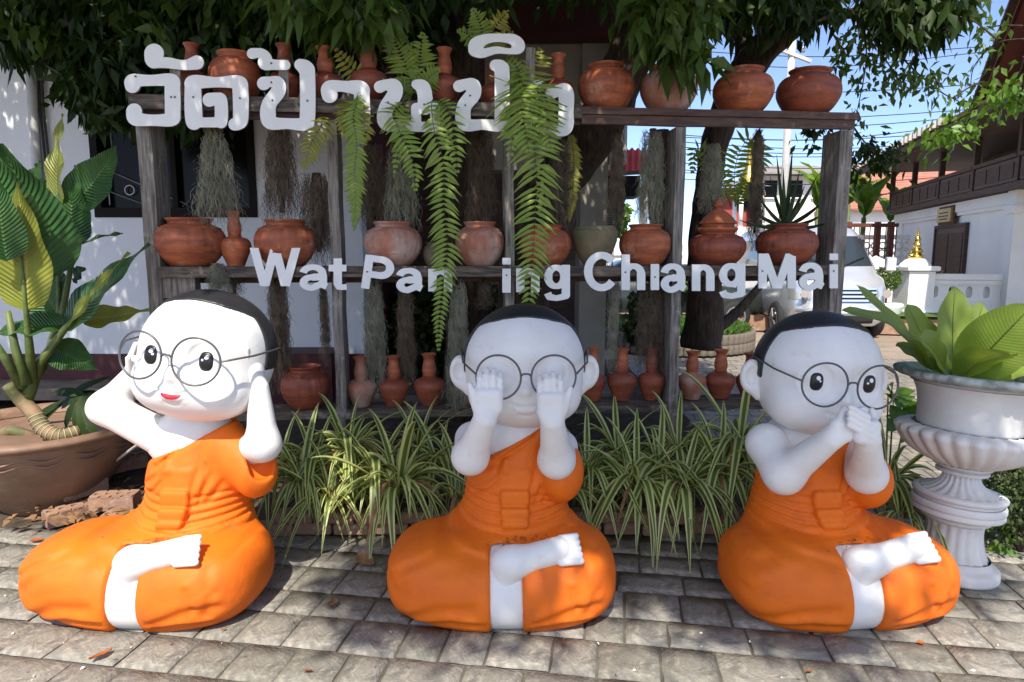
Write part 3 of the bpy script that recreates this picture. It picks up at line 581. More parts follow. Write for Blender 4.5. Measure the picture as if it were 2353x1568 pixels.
# soil of the bed under the rack, slightly heaped
gr = []
for i in range(25):
    r_ = []
    for j in range(9):
        X = -6.2 + 7.7 * i / 24; Y = 3.46 + 5.4 * j / 8; r_.append((X, Y, 0.09 + 0.025 * math.sin(X * 3 + j) + 0.02 * math.sin(Y * 5) - (0.07 if j == 0 else 0)))
    gr.append(r_)
struct('planting_bed', MB().sheet(gr), 'soil', True)

# ------------------------------------------------------------------ wooden rack
rack = thing('display_rack', RP.copy(), 'weathered grey timber rack of shelves carrying the clay pots', 'rack')
RL, RR_ = -2.21, 2.30
def rbeam(name, u0, u1, v0, v1, z0, z1, m, jit=0.0):
    mb = MB(); nseg = max(2, int((u1 - u0) / 0.25)); rj = random.Random(hash((round(u0, 2), round(z0, 2))) & 255)
    ring = lambda u, dz: [rk(u, v0, z0 + dz), rk(u, v0, z1 + dz), rk(u, v1, z1 + dz), rk(u, v1, z0 + dz)]
    vs = []; fs = []
    for i in range(nseg + 1):
        dz = rj.uniform(-jit, jit); vs += ring(u0 + (u1 - u0) * i / nseg, dz)
    for i in range(nseg):
        for j in range(4): fs.append((i * 4 + j, i * 4 + 4 + j, i * 4 + 4 + (j + 1) % 4, i * 4 + (j + 1) % 4))
    fs += [(0, 1, 2, 3), (nseg * 4 + 3, nseg * 4 + 2, nseg * 4 + 1, nseg * 4)]
    o = mb.add(vs, fs).build(name, m, rack, world=True); return o
def rpost(u, w, dep, z0, z1, v0=0.0):
    mb = MB(); vs = []; fs = []; n = 10; rj = random.Random(int(u * 100))
    for i in range(n + 1):
        z = z0 + (z1 - z0) * i / n; du = rj.uniform(-.004, .004); vs += [rk(u - w / 2 + du, v0, z), rk(u + w / 2 + du, v0, z), rk(u + w / 2 + du, v0 + dep, z), rk(u - w / 2 + du, v0 + dep, z)]
    for i in range(n):
        for j in range(4): fs.append((i * 4 + j, i * 4 + (j + 1) % 4, i * 4 + 4 + (j + 1) % 4, i * 4 + 4 + j))
    fs += [(3, 2, 1, 0), (n * 4, n * 4 + 1, n * 4 + 2, n * 4 + 3)]
    return mb.add(vs, fs).build('post', 'woodz', rack, world=True)
POSTS = [(-2.11, 0.080, 0.20), (-1.061, 0.060, 0.17), (-0.012, 0.055, 0.17), (1.052, 0.062, 0.17), (2.132, 0.085, 0.20)]
for k, (u, w, dp) in enumerate(POSTS): rpost(u, w, dp, 0.02, 2.285, 0.012)
# top: a worn face beam with the letters on it, a shelf plank behind, a dark stained cap over the right half
rbeam('beam', -2.165, 0.42, -0.022, 0.010, 2.318, 2.398, 'woodx', .003)
rbeam('shelf_board', -2.15, 0.42, 0.012, 0.24, 2.355, 2.388, 'woodd', .002)
rbeam('shelf_board', 0.422, 2.185, -0.02, 0.25, 2.345, 2.386, 'woodd', .002)
rbeam('beam', 0.422, 2.17, -0.004, 0.03, 2.288, 2.343, 'woodd', .002)
rbeam('beam', -2.14, 0.42, 0.03, 0.07, 2.288, 2.352, 'woodd', .002)
# middle: narrow face boards between the posts, shelf behind
for i in range(4):
    a, b = POSTS[i][0] + POSTS[i][1] / 2 + .003, POSTS[i + 1][0] - POSTS[i + 1][1] / 2 - .003
    rbeam('shelf_board', a, b, 0.006, 0.23, 1.405, 1.432, 'woodx', .001)
    rbeam('face_board', a - (.02 if i else 0), b, -0.024, 0.004, 1.372, 1.436, 'woodx', .003)
    rbeam('shelf_board', a, b, -0.015 if i != 0 else 0.0, 0.25, 0.500, 0.545, 'woodx', .002)
rbeam('bracket', -2.065, -1.88, 0.012, 0.10, 1.25, 1.368, 'woodz')
rbeam('back_rail', -2.07, 2.09, 0.205, 0.235, 1.33, 1.40, 'woodd', .002)

# ------------------------------------------------------------------ letters cut out of white board
def contour(fn, x0, y0, x1, y1, step):
    xs = np.arange(x0, x1 + step, step); ys = np.arange(y0, y1 + step, step); X, Y = np.meshgrid(xs, ys, indexing='ij'); v = fn(X, Y); s = v < 0
    seg = {}
    def pt(i, j, k, l):
        a, b = v[i, j], v[k, l]; t = a / (a - b); return ((i, j, k, l) if (i, j) < (k, l) else (k, l, i, j)), (xs[i] + (xs[k] - xs[i]) * t, ys[j] + (ys[l] - ys[j]) * t)
    pos = {}
    for i, j in zip(*np.nonzero((s[:-1, :-1] != s[1:, :-1]) | (s[:-1, :-1] != s[:-1, 1:]) | (s[:-1, :-1] != s[1:, 1:]))):
        c = [(i, j), (i + 1, j), (i + 1, j + 1), (i, j + 1)]; cr = []
        for k in range(4):
            a, b = c[k], c[(k + 1) % 4]
            if s[a] != s[b]:
                key, p = pt(*a, *b); pos[key] = p; cr.append((key, s[a]))
        if len(cr) == 2: (a, b) = (cr[0], cr[1]) if cr[0][1] else (cr[1], cr[0]); seg[a[0]] = b[0]
        elif len(cr) == 4:
            for k in range(4):
                if cr[k][1]: seg[cr[k][0]] = cr[(k + 1) % 4][0]
    loops = []
    while seg:
        k0 = next(iter(seg)); k = k0; L = []
        while k in seg: L.append(pos[k]); k = seg.pop(k)
        if len(L) > 8: loops.append(L)
    return loops
def strokes(st):
    """union of strokes; each is a list of (x, y, r), optionally butt-ended"""
    def fn(X, Y):
        d = np.full(X.shape, 1e4)
        for pts, b0, b1 in st:
            e = np.full(X.shape, 1e4)
            for (xa, ya, ra), (xb, yb, rb) in zip(pts[:-1], pts[1:]):
                dx, dy = xb - xa, yb - ya; t = np.clip(((X - xa) * dx + (Y - ya) * dy) / (dx * dx + dy * dy + 1e-9), 0, 1)
                e = np.minimum(e, np.hypot(X - xa - t * dx, Y - ya - t * dy) - (ra + (rb - ra) * t))
            for flag, p, q in ((b0, pts[0], pts[1]), (b1, pts[-1], pts[-2])):
                if flag:
                    n = np.array([p[0] - q[0], p[1] - q[1]]); n /= np.hypot(*n); near = np.hypot(X - p[0], Y - p[1]) < p[2] * 1.9
                    e = np.where(near, np.maximum(e, (X - p[0]) * n[0] + (Y - p[1]) * n[1]), e)
            d = np.minimum(d, e)
        return d
    return fn
def letter(loops, label, conv, thick=0.014, off=0.042, name='sign_letter', group=None, screws=()):
    """loops in disp pixels on the rack plane -> a board cut to that outline"""
    L3 = []
    for L in loops:
        L = [conv(p) for p in L]; L3.append([onrack(x, y, off) for x, y in L])
    c = sum((p for p in L3[0]), Vector()) / len(L3[0]); loc = c.copy()
    P2 = [[((p - c).dot(RU), (p - c).z) for p in L] for L in L3]; area = [sum(q[k - 1][0] * q[k][1] - q[k][0] * q[k - 1][1] for k in range(len(q))) for q in P2]
    big = max(range(len(P2)), key=lambda k: abs(area[k])); outer = [k for k in range(len(P2)) if area[k] * area[big] > 0]; start = [sum(len(q) for q in P2[:k]) for k in range(len(P2))]
    def inside(pt, q):
        r = False
        for k in range(len(q)):
            (xa, ya), (xb, yb) = q[k - 1], q[k]
            if (ya > pt[1]) != (yb > pt[1]) and pt[0] < (xb - xa) * (pt[1] - ya) / (yb - ya) + xa: r = not r
        return r
    tri = []
    for k in outer:                                        # every piece of the letter is filled on its own, with its own holes
        grp = [k] + [h for h in range(len(P2)) if h not in outer and inside(P2[h][0], P2[k])]; idx = [start[g_] + i for g_ in grp for i in range(len(P2[g_]))]
        tri += [tuple(idx[i] for i in t) for t in tessellate_polygon([[Vector((x, y, 0)) for x, y in P2[g_]] for g_ in grp])]
    flat = [p for L in L3 for p in L]; n = len(flat); mb = MB(); back = [p - RN * thick for p in flat]
    bev = [p + RN * 0.0 for p in flat]
    fs = []
    for t in tri:
        a, b, d = (flat[i] for i in t); t = tuple(t)
        if (b - a).cross(d - a).dot(RN) < 0: t = t[::-1]
        fs.append(t)
    mb.add(flat + back, fs, 0)
    f2 = [tuple(i + n for i in f[::-1]) for f in fs]; k = 0; f3 = []
    for L in L3:
        m = len(L)
        for i in range(m): a, b = k + i, k + (i + 1) % m; f3.append((a, b, b + n, a + n))
        k += m
    mb.f += f2 + f3; mb.m += [0] * len(f2) + [1] * len(f3)
    o = link(name, mb.mesh(name, False, loc), ['sign', 'signedge']); o.location = loc; tag(o, label, 'letter', group)
    for sx, sy in screws:
        p = onrack(*conv((sx, sy)), off + 0.002) - loc
        MB().tube([p - RN * .001, p + RN * .0025], 0.0055, 8).build('screw', 'screw', o)
    return o
c3 = lambda p: ((280 + p[0] / 4.357) * .9412, (80 + p[1] / 4.357) * .9412)
c4 = lambda p: ((760 + p[0] / 3.565) * .9412, (80 + p[1] / 3.565) * .9412)
TH = [
 ('first Thai consonant, leftmost of the upper row', c3, [[(188, 560, 82), (195, 512, 74), (380, 508, 58), (600, 508, 72), (613, 600, 83), (616, 850, 83), (600, 922, 74), (400, 932, 60), (222, 915, 76), (206, 838, 84)]], [(222, 466), (600, 686), (640, 686)]),
 ('curled Thai vowel mark above the first two letters', c3, [[(418, 222, 104), (415, 285, 92), (440, 318, 58), (560, 320, 58), (740, 345, 53), (872, 318, 76)]], []),
 ('second Thai letter, with a curl inside its frame', c3, [[(1008, 715, 74), (1090, 705, 66), (1128, 730, 70), (1132, 930, 70), (1100, 952, 56), (870, 952, 56), (842, 920, 92), (832, 600, 88), (850, 530, 80), (1080, 528, 55), (1310, 530, 76), (1337, 620, 84), (1340, 900, 82), (1318, 960, 72), (1275, 975, 66)]], [(835, 686), (1332, 697)]),
 ('third Thai letter with a tall right stem', c3, [[(1586, 540, 72), (1650, 522, 54), (1732, 540, 74), (1738, 625, 78), (1645, 755, 78), (1630, 880, 84), (1665, 960, 72), (1840, 968, 58), (2015, 972, 72), (2050, 900, 82), (2050, 460, 82), (2030, 380, 84), (1972, 342, 62)]], [(1666, 530), (1678, 720), (2050, 725)]),
 ('small Thai tone mark above the third letter', c3, [[(1462, 222, 57), (1560, 218, 50), (1603, 270, 66), (1600, 322, 74), (1680, 340, 56), (1815, 346, 54)]], [(1665, 326)]),
 ('fourth Thai letter behind the yellow fern', c4, [[(160, 542, 70), (152, 490, 66), (190, 465, 52), (300, 470, 50), (425, 488, 70), (440, 560, 68), (443, 780, 68), (405, 815, 58), (365, 815, 50)]], [(430, 622)]),
 ('fifth Thai letter with a square loop', c4, [[(597, 472, 52), (650, 455, 48), (722, 470, 64), (724, 540, 66), (652, 655, 64), (640, 760, 67), (685, 806, 54), (850, 812, 48), (930, 812, 48)], [(912, 450, 40), (968, 475, 62), (990, 560, 65), (990, 650, 65)], [(912, 656, 44), (1078, 656, 44), (1078, 820, 44), (912, 820, 44), (912, 656, 44)]], [(668, 606), (982, 625)]),
 ('sixth Thai letter with its tall stem beside the big fern', c4, [[(1287, 466, 52), (1345, 450, 48), (1405, 466, 66), (1406, 540, 66), (1332, 640, 64), (1322, 760, 67), (1362, 806, 54), (1490, 800, 46), (1635, 806, 56), (1660, 740, 65), (1660, 370, 65), (1650, 305, 64), (1602, 285, 50)]], [(1382, 548), (1340, 632)]),
 ('flat oval Thai vowel mark above the sixth letter', c4, [[(1432, 145, 66), (1440, 100, 62), (1520, 56, 44), (1640, 46, 36), (1760, 62, 48), (1802, 122, 58), (1740, 162, 27), (1610, 152, 32), (1490, 178, 42), (1432, 145, 66)]], []),
 ('last Thai letter of the upper row, half behind the big fern', c4, [[(2088, 528, 51), (2150, 508, 52), (2215, 518, 66), (2217, 700, 66), (2217, 800, 66), (2180, 848, 55), (2000, 835, 50), (1940, 800, 54), (1915, 740, 54), (1922, 520, 54), (1978, 462, 52)]], [(2216, 642)]),
]
for lab, cv_, st, sc in TH:
    allp = [p for q in st for p in q]; x0 = min(p[0] - p[2] for p in allp) - 8; x1 = max(p[0] + p[2] for p in allp) + 8; y0 = min(p[1] - p[2] for p in allp) - 8; y1 = max(p[1] + p[2] for p in allp) + 8
    st2 = [([tuple(q) for q in crv(p, 6)], 0, 0) if len(p) != 5 else (p, 0, 0) for p in st]
    raised = 'mark' in lab
    letter(contour(strokes(st2), x0, y0, x1, y1, 6.5), 'white cut-out ' + lab, cv_, 0.016, 0.046, 'thai_letter', 'Thai letters of the upper row', sc)
W_ = 9.7
def arcp(cx, cy, rx, ry, a0, a1, n=14): return [(cx + rx * math.cos(R(a0 + (a1 - a0) * i / n)), cy - ry * math.sin(R(a0 + (a1 - a0) * i / n))) for i in range(n + 1)]
def glyph(ch, x0, x1, yt, yb):
    """strokes of one bold sans letter inside a box (pixels, y down)"""
    w, h, r = x1 - x0, yb - yt, W_; xl, xr = x0 + r, x1 - r; T, B = yt + 7, yb - 6.5; G = []
    rh = {'C': 8.0, 'P': 7.6}.get(ch, 6.3)
    def add(p, b0=1, b1=1):
        out = []
        for k, q in enumerate(p):
            a, b = p[max(k - 1, 0)], p[min(k + 1, len(p) - 1)]; dx, dy = abs(b[0] - a[0]), abs(b[1] - a[1]); f = dy / (dx + dy + 1e-6)
            out.append((q[0], q[1], q[2] if len(q) > 2 else rh + (r - rh) * f))
        G.append((out, b0, b1))
    if ch == 'W':
        q = w * .155
        for a, b in ((.085, .30), (.5, .30), (.5, .70), (.915, .70)): add([(x0 + a * w, yt - 2, r), (x0 + b * w, yb + 2, r)], 0, 0)
        return G, yt, yb
    if ch == 'M':
        add([(xl, yt), (xl, yb)]); add([(xr, yt), (xr, yb)]); add([(xl + 2, yt - 6, r * .95), (x0 + w / 2, yb + 3, r * .95)], 0, 0); add([(xr - 2, yt - 6, r * .95), (x0 + w / 2, yb + 3, r * .95)], 0, 0); return G, yt, yb
    if ch == 'C':
        add(arcp(x0 + w * .52, (T + B) / 2, w * .52 - r, (B - T) / 2, 38, 322, 26)); return G, None, None
    if ch == 'P':
        add([(xl, yt), (xl, yb)]); add([(xl, T), (x0 + w * .55, T)] + arcp(x0 + w * .55, T + h * .235, xr - x0 - w * .55, h * .235, 88, -88, 12) + [(x0 + w * .55, T + h * .47), (xl, T + h * .47)], 0, 0); return G, None, None
    if ch == 't':
        add([(x0 + w * .5, yt), (x0 + w * .5, B - 8), (x0 + w * .56, B - 1), (x0 + w * .72, B + 1), (x1, B)], 1, 1); add([(x0, yt + h * .31, r * .8), (x1 - 1, yt + h * .31, r * .8)]); return G, None, None
    if ch == 'i': add([(x0 + w / 2, yt), (x0 + w / 2, yt + h * .19)]); add([(x0 + w / 2, yt + h * .31), (x0 + w / 2, yb)]); return G, None, None
    if ch == 'I': add([(x0 + w / 2, yt), (x0 + w / 2, yb)]); return G, None, None
    if ch in 'nh':
        xt = yt if ch == 'n' else yb - h * .75; hh = yb - xt
        add([(xl, yt), (xl, yb)]); add([(xl, xt + hh * .5)] + arcp((xl + xr) / 2, xt + hh * .40, (xr - xl) / 2, hh * .40 - rh, 170, 0, 14) + [(xr, yb)], 0, 1); return G, None, None
    if ch == 'a':
        add([(x0 + r * .9, yt + h * .34)] + arcp(x0 + w * .45, yt + h * .36, w * .45 - r * .9, h * .36 - rh, 165, 15, 12) + [(xr - w * .06, yt + h * .5), (xr - w * .06, B - h * .06), (x1 - r * .5, B + r * .15, r * .8)], 1, 1)
        add([(xr - w * .06, yt + h * .50, r * .8), (x0 + w * .48, yt + h * .525, r * .85)] + arcp(x0 + w * .42, yt + h * .745, w * .42 - r, h * .22, 100, 270, 12) + [(x0 + w * .55, B + 1), (xr - w * .06, yt + h * .76)], 0, 0); return G, None, None
    if ch == 'g':
        dsc = h * .33; bb = yb - dsc                    # box includes the descender
        add(arcp(x0 + w * .47, (yt + bb) / 2, w * .47 - r, (bb - yt) / 2 - rh, 0, 360, 28), 0, 0); add([(xr, yt), (xr, yb - dsc * .5)] + [(xr - w * .08, yb - rh * 1.6), (x0 + w * .48, yb - rh), (x0 + w * .2, yb - rh * 1.5), (x0 + r * .9, yb - dsc * .66)], 1, 1); return G, None, None
EN = [('W', 573, 691, 605, 658, 0, 'capital W, leftmost letter of the lower row'), ('a', 688, 756, 608, 664, 0, 'small letter a after the capital W'), ('t', 755, 797, 594, 666, 0, 'small letter t before the tilted P'), ('P', 829, 899, 589, 667, 8, 'capital P leaning to the right'), ('a', 910, 974, 616, 669, 0, 'small letter a after the leaning P'), ('n', 984, 1039, 618, 670, 0, 'small letter n half behind a hanging frond'),
      ('i', 1155, 1173, 593, 673, 0, 'dotted small letter i left of the big fern'), ('n', 1186, 1240, 617, 672, 0, 'small letter n behind the big fern'), ('g', 1250, 1310, 609, 692, 0, 'small letter g right of the big fern'),
      ('C', 1342, 1420, 580, 668, 0, 'capital C in the middle of the lower row'), ('h', 1428, 1483, 585, 667, 0, 'small letter h after the capital C'), ('I', 1496, 1514, 607, 667, 0, 'small letter i that has lost its dot'), ('a', 1518, 1579, 606, 669, 0, 'small letter a on the right middle post'), ('n', 1590, 1642, 608, 669, 0, 'small letter n below the lidded pot'), ('g', 1652, 1713, 605, 687, 0, 'small letter g in front of the parked van'),
      ('M', 1743, 1829, 583, 663, 0, 'capital M below the rightmost pot'), ('a', 1836, 1896, 604, 664, 0, 'small letter a between the capital M and the last i'), ('i', 1907, 1925, 583, 663, 0, 'last dotted small letter i on the right outer post')]
for ch, x0, x1, yt, yb, rot, lab in EN:
    if ch == 'W': yt = 570
    G, c0, c1 = glyph(ch, x0, x1, yt, yb); f0 = strokes(G)
    fn = (lambda f, a, b: (lambda X, Y: np.maximum(f(X, Y), np.maximum(a - Y, Y - b))))(f0, c0, c1) if c0 is not None else f0
    lp = contour(fn, x0 - 8, yt - 8, x1 + 8, yb + 8, 1.35)
    cx, cy = (x0 + x1) / 2, yb; cr, sr = math.cos(R(rot)), math.sin(R(rot))
    rt = (lambda cx, cy, cr, sr: (lambda p: (cx + (p[0] - cx) * cr - (p[1] - cy) * sr, cy + (p[0] - cx) * sr + (p[1] - cy) * cr)))(cx, cy, cr, sr)
    zz = 1.404; scp = []
    letter(lp, 'white ' + lab, rt, 0.014, 0.042, 'latin_letter', 'Latin letters of the lower row', [(x0 + 9, (yt + yb) / 2)] if ch in 'PhIiM' else [])
# short white battens that carry the raised marks
for px, py0, py1, lab in ((652, 155, 185, 'short grey batten under the small Thai tone mark'), (1219, 128, 160, 'short pale batten under the flat oval vowel mark'), (403, 158, 196, 'short grey batten under the curled vowel mark')):
    a, b = onrack(px, py0 - 18, 0.024), onrack(px, py1 + 45, 0.024); obj('batten', MB().beam(a, b, 0.055, 0.010, RN), 'woodz', lab, 'batten', 'battens behind the sign letters')
# ------------------------------------------------------------------ clay pots and vases on the shelves
POTP = [(0.50, 0.0), (0.58, 0.02), (0.80, 0.18), (0.96, 0.38), (1.0, 0.52), (0.97, 0.66), (0.86, 0.79), (0.70, 0.86), (0.60, 0.885), (0.585, 0.92), (0.64, 0.965), (0.665, 1.0), (0.60, 1.0), (0.55, 0.93), (0.60, 0.82), (0.75, 0.7)]
def spin(prof, w, h, n=36, mod=None, sm=3):
    p = crv(prof[:], sm) if sm > 1 else prof; return MB().lathe([(max(r, 0.001) * w / 2, z * h) for r, z in p], n, mod=mod)
def pot(px0, px1, py0, py1, v, label, m='terra', tilt=0.0, ribs=True, prof=None, rimf=None):
    """a round water jar filling that box on the rack, v metres behind the rack face"""
    a, b = onrack((px0 + px1) / 2, py1, -v), None; wpx = px1 - px0; d = a.length; fwd = Vector((0, math.cos(PITCH), -math.sin(PITCH))); dep = (a - Vector((0, 0, CAMZ))).dot(fwd)
    w = wpx * dep / FPX; zs = 2.388 if py1 < 300 else (1.434 if py1 < 700 else 0.547); h = onrack((px0 + px1) / 2, py0, -v).z - zs; a.z = zs
    o = thing('clay_pot', a, label, 'pot', 'clay pots on the rack', rz=random.uniform(0, 6.28))
    if tilt: o.rotation_euler = (0, R(tilt), 0)
    P = prof or POTP
    def mod(i, z, w_): 
        t = z / h
        return 1.0 - (0.03 if (ribs and 0.28 < t < 0.80 and round(w_ * 84 / (2 * math.pi)) % 6 == 0) else 0.0)
    n0 = [i for i, q in enumerate(P) if q[1] >= 0.885][0]
    body = P[:n0 + 1]; rim = P[n0:]
    spin(body, w, h, 84, mod).build('body', m, o, True); spin(rim, w, h, 40).build('rim', m, o, True)
    if ribs:
        for zz, rr in ((0.80, 0.862), (0.30, 0.905)): MB().tube([(rr * w / 2 * math.cos(k * math.pi / 20), rr * w / 2 * math.sin(k * math.pi / 20), zz * h) for k in range(40)], w * 0.008, 6, closed=True).build('band', m, o, True)
    return o, w, h
VASP = [(0.50, 0.0), (0.56, 0.015), (0.60, 0.05), (0.90, 0.26), (1.0, 0.36), (0.98, 0.43), (0.80, 0.50), (0.46, 0.535), (0.36, 0.56), (0.40, 0.60), (0.45, 0.68), (0.42, 0.77), (0.34, 0.87), (0.36, 0.93), (0.47, 0.985), (0.49, 1.0), (0.42, 0.995), (0.30, 0.93), (0.28, 0.8)]
def vase(px0, px1, py0, py1, v, label, m='terra2', neck='terra', tall=False):
    a = onrack((px0 + px1) / 2, py1, -v); fwd = Vector((0, math.cos(PITCH), -math.sin(PITCH))); dep = (a - Vector((0, 0, CAMZ))).dot(fwd); w = (px1 - px0) * dep / FPX; zs = 2.388 if py1 < 300 else (1.434 if py1 < 700 else 0.547); h = onrack((px0 + px1) / 2, py0, -v).z - zs; a.z = zs
    o = thing('clay_vase', a, label, 'vase', 'long necked clay vases', rz=random.uniform(0, 6.28))
    spin(VASP[:9], w, h, 32).build('body', m, o, True); spin(VASP[8:], w, h, 28).build('neck', neck, o, True)
    MB().tube([(w * .20 * math.cos(k * math.pi / 12), w * .20 * math.sin(k * math.pi / 12), .565 * h) for k in range(24)], w * 0.02, 6, closed=True).build('collar', m, o, True)
    return o
T = 'terra'; V0 = 0.12
pot(363, 517, 503, 598, V0, 'widest orange pot beside the left outer post, middle shelf'); pot(590, 727, 506, 602, V0, 'orange pot above the capital W on the middle shelf'); pot(838, 970, 511, 606, V0, 'whitened ribbed pot left of the long middle frond', 'terra3')
pot(1047, 1160, 511, 609, V0, 'whitened ribbed pot right of the long middle frond', 'terra3'); pot(1192, 1312, 518, 608, V0, 'orange pot half behind the big fern, middle shelf'); pot(1422, 1541, 517, 611, V0, 'ribbed orange pot left of the right middle post')
BOWL = [(0.40, 0.0), (0.46, 0.02), (0.70, 0.25), (0.90, 0.55), (0.98, 0.78), (0.99, 0.885), (0.95, 0.90), (0.90, 0.93), (0.86, 1.0), (0.80, 0.98), (0.78, 0.9)]
pot(1312, 1419, 521, 612, V0, 'mossy grey bowl shaped pot on the middle shelf', 'mossy', ribs=False, prof=BOWL)
o, w, h = pot(1582, 1710, 530, 612, V0, 'brown pot with a pointed lid on the middle shelf', 'terra2')
spin([(0.66, 1.0), (0.70, 1.03), (0.66, 1.08), (0.58, 1.10), (0.56, 1.16), (0.66, 1.20), (0.60, 1.26), (0.46, 1.40), (0.28, 1.52), (0.16, 1.58), (0.15, 1.62), (0.19, 1.68), (0.17, 1.76), (0.08, 1.86), (0.01, 1.90)], w, h, 36).build('lid', 'terra', o, True)
pot(1737, 1872, 516, 612, V0, 'dark brown pot holding a spiky plant, right end of middle shelf', 'terra2')
pot(1328, 1456, 151, 250, V0, 'round pot with a white stain, leftmost of the four big top pots'); pot(1470, 1600, 153, 254, V0, 'mottled top shelf pot partly behind hanging mango leaves', 'terra3', ribs=False)
pot(1638, 1773, 161, 260, V0, 'smooth orange top shelf pot below the thick branch', ribs=False); pot(1783, 1923, 164, 263, V0, 'flattened dark pot at the right end of the top shelf', 'terra2', ribs=False, tilt=2)
pot(485, 600, 124, 218, 0.14, 'orange pot on the top shelf behind the second Thai letter', ribs=False)
pot(650, 760, 841, 945, V0, 'squat brown pot on the bottom shelf beside the left statue', 'terra2')
pot(972, 1018, 558, 607, 0.16, 'small mossy pot half hidden by the long middle frond', 'mossy', ribs=False)
for (a, b, c, d, lab, m, nk) in ((508, 577, 486, 602, 'orange long necked vase next to the widest pot', 'terra', 'terra'), (797, 866, 820, 938, 'grey tinged vase, leftmost of the bottom shelf row', 'terra3', 'terra3'), (873, 941, 818, 937, 'second vase from the left on the bottom shelf', 'terra2', 'terra'), (952, 1023, 813, 936, 'orange necked vase left of the middle statue on the bottom shelf', 'terra2', 'terra'),
    (1050, 1100, 823, 934, 'vase behind grey moss and the ear of the middle statue', 'terra2', 'terra2'), (1335, 1391, 800, 922, 'vase just right of the middle statue on the bottom shelf', 'terra2', 'terra'), (1395, 1461, 801, 922, 'second vase right of the middle statue', 'terra2', 'terra'), (1465, 1526, 800, 922, 'dark vase left of the right middle post on the bottom shelf', 'terra2', 'terra2'),
    (1556, 1620, 808, 925, 'vase right of the right middle post on the bottom shelf', 'terra3', 'terra'), (1620, 1686, 804, 925, 'vase left of the right statue on the bottom shelf', 'terra2', 'terra'), (1690, 1750, 812, 925, 'vase hidden behind the ear of the right statue', 'terra2', 'terra2'),
    (410, 482, 102, 218, 'top shelf vase behind the first Thai vowel mark', 'terra2', 'terra2'), (620, 692, 103, 219, 'top shelf vase behind the third Thai letter', 'terra2', 'terra2'), (708, 792, 110, 225, 'top shelf vase right of the third Thai letter', 'terra2', 'terra'), (806, 892, 92, 228, 'tallest top shelf vase above the fourth Thai letter', 'terra2', 'terra2'), (985, 1060, 112, 234, 'top shelf vase between the fifth and sixth Thai letters', 'terra2', 'terra'), (1100, 1170, 150, 238, 'top shelf vase behind the sixth Thai letter', 'terra2', 'terra2'), (1245, 1318, 126, 246, 'top shelf vase above the last Thai letter', 'terra2', 'terra')):
    vase(a, b, c, d, 0.13, lab, m, nk)

# ------------------------------------------------------------------ hanging moss: each clump its own thing
def moss_mesh(L, w0, w1, n, seed, r=0.0016, core=True, hair=1.0):
    rr = np.random.default_rng(seed); V = []; F = []; k = 0; seg = 9
    for i in range(n):
        a = rr.uniform(0, 6.283); q = math.sqrt(rr.uniform(0, 1)); st = rr.uniform(0, 0.75) ** 1.3; ln = min(1 - st, rr.uniform(0.18, 0.55)) * L; t = np.linspace(0, 1, seg)
        wst = (w0 + (w1 - w0) * min(1, st * 1.6)) / 2; wen = wst * (.9 + .7 * rr.random())
        ph, fq, am = rr.uniform(0, 6.3), rr.uniform(6, 16), rr.uniform(.006, .022) * hair
        cx = q * math.cos(a) * (wst + (wen - wst) * t) + am * np.sin(fq * t + ph); cy = q * math.sin(a) * (wst + (wen - wst) * t) + am * np.cos(fq * 1.1 * t + ph * 1.7); z = -st * L - ln * t
        if rr.random() < .35: out = rr.uniform(.01, .045) * hair; cx = cx + out * math.cos(a) * t ** 2; cy = cy + out * math.sin(a) * t ** 2; z = z + ln * .35 * t ** 2
        c = np.stack([cx, cy, z], 1); b = rr.uniform(0, 6.3); o3 = [(math.cos(b + j * 2.094) * r, math.sin(b + j * 2.094) * r, 0) for j in range(3)]
        for p, s_ in zip(c, np.linspace(1, .5, seg)): V += [(p[0] + o_[0] * s_, p[1] + o_[1] * s_, p[2]) for o_ in o3]
        for s_ in range(seg - 1):
            for j in range(3): F.append((k + s_ * 3 + j, k + s_ * 3 + (j + 1) % 3, k + s_ * 3 + 3 + (j + 1) % 3, k + s_ * 3 + 3 + j))
        k += seg * 3
    return npmesh('moss', np.array(V), np.array(F))
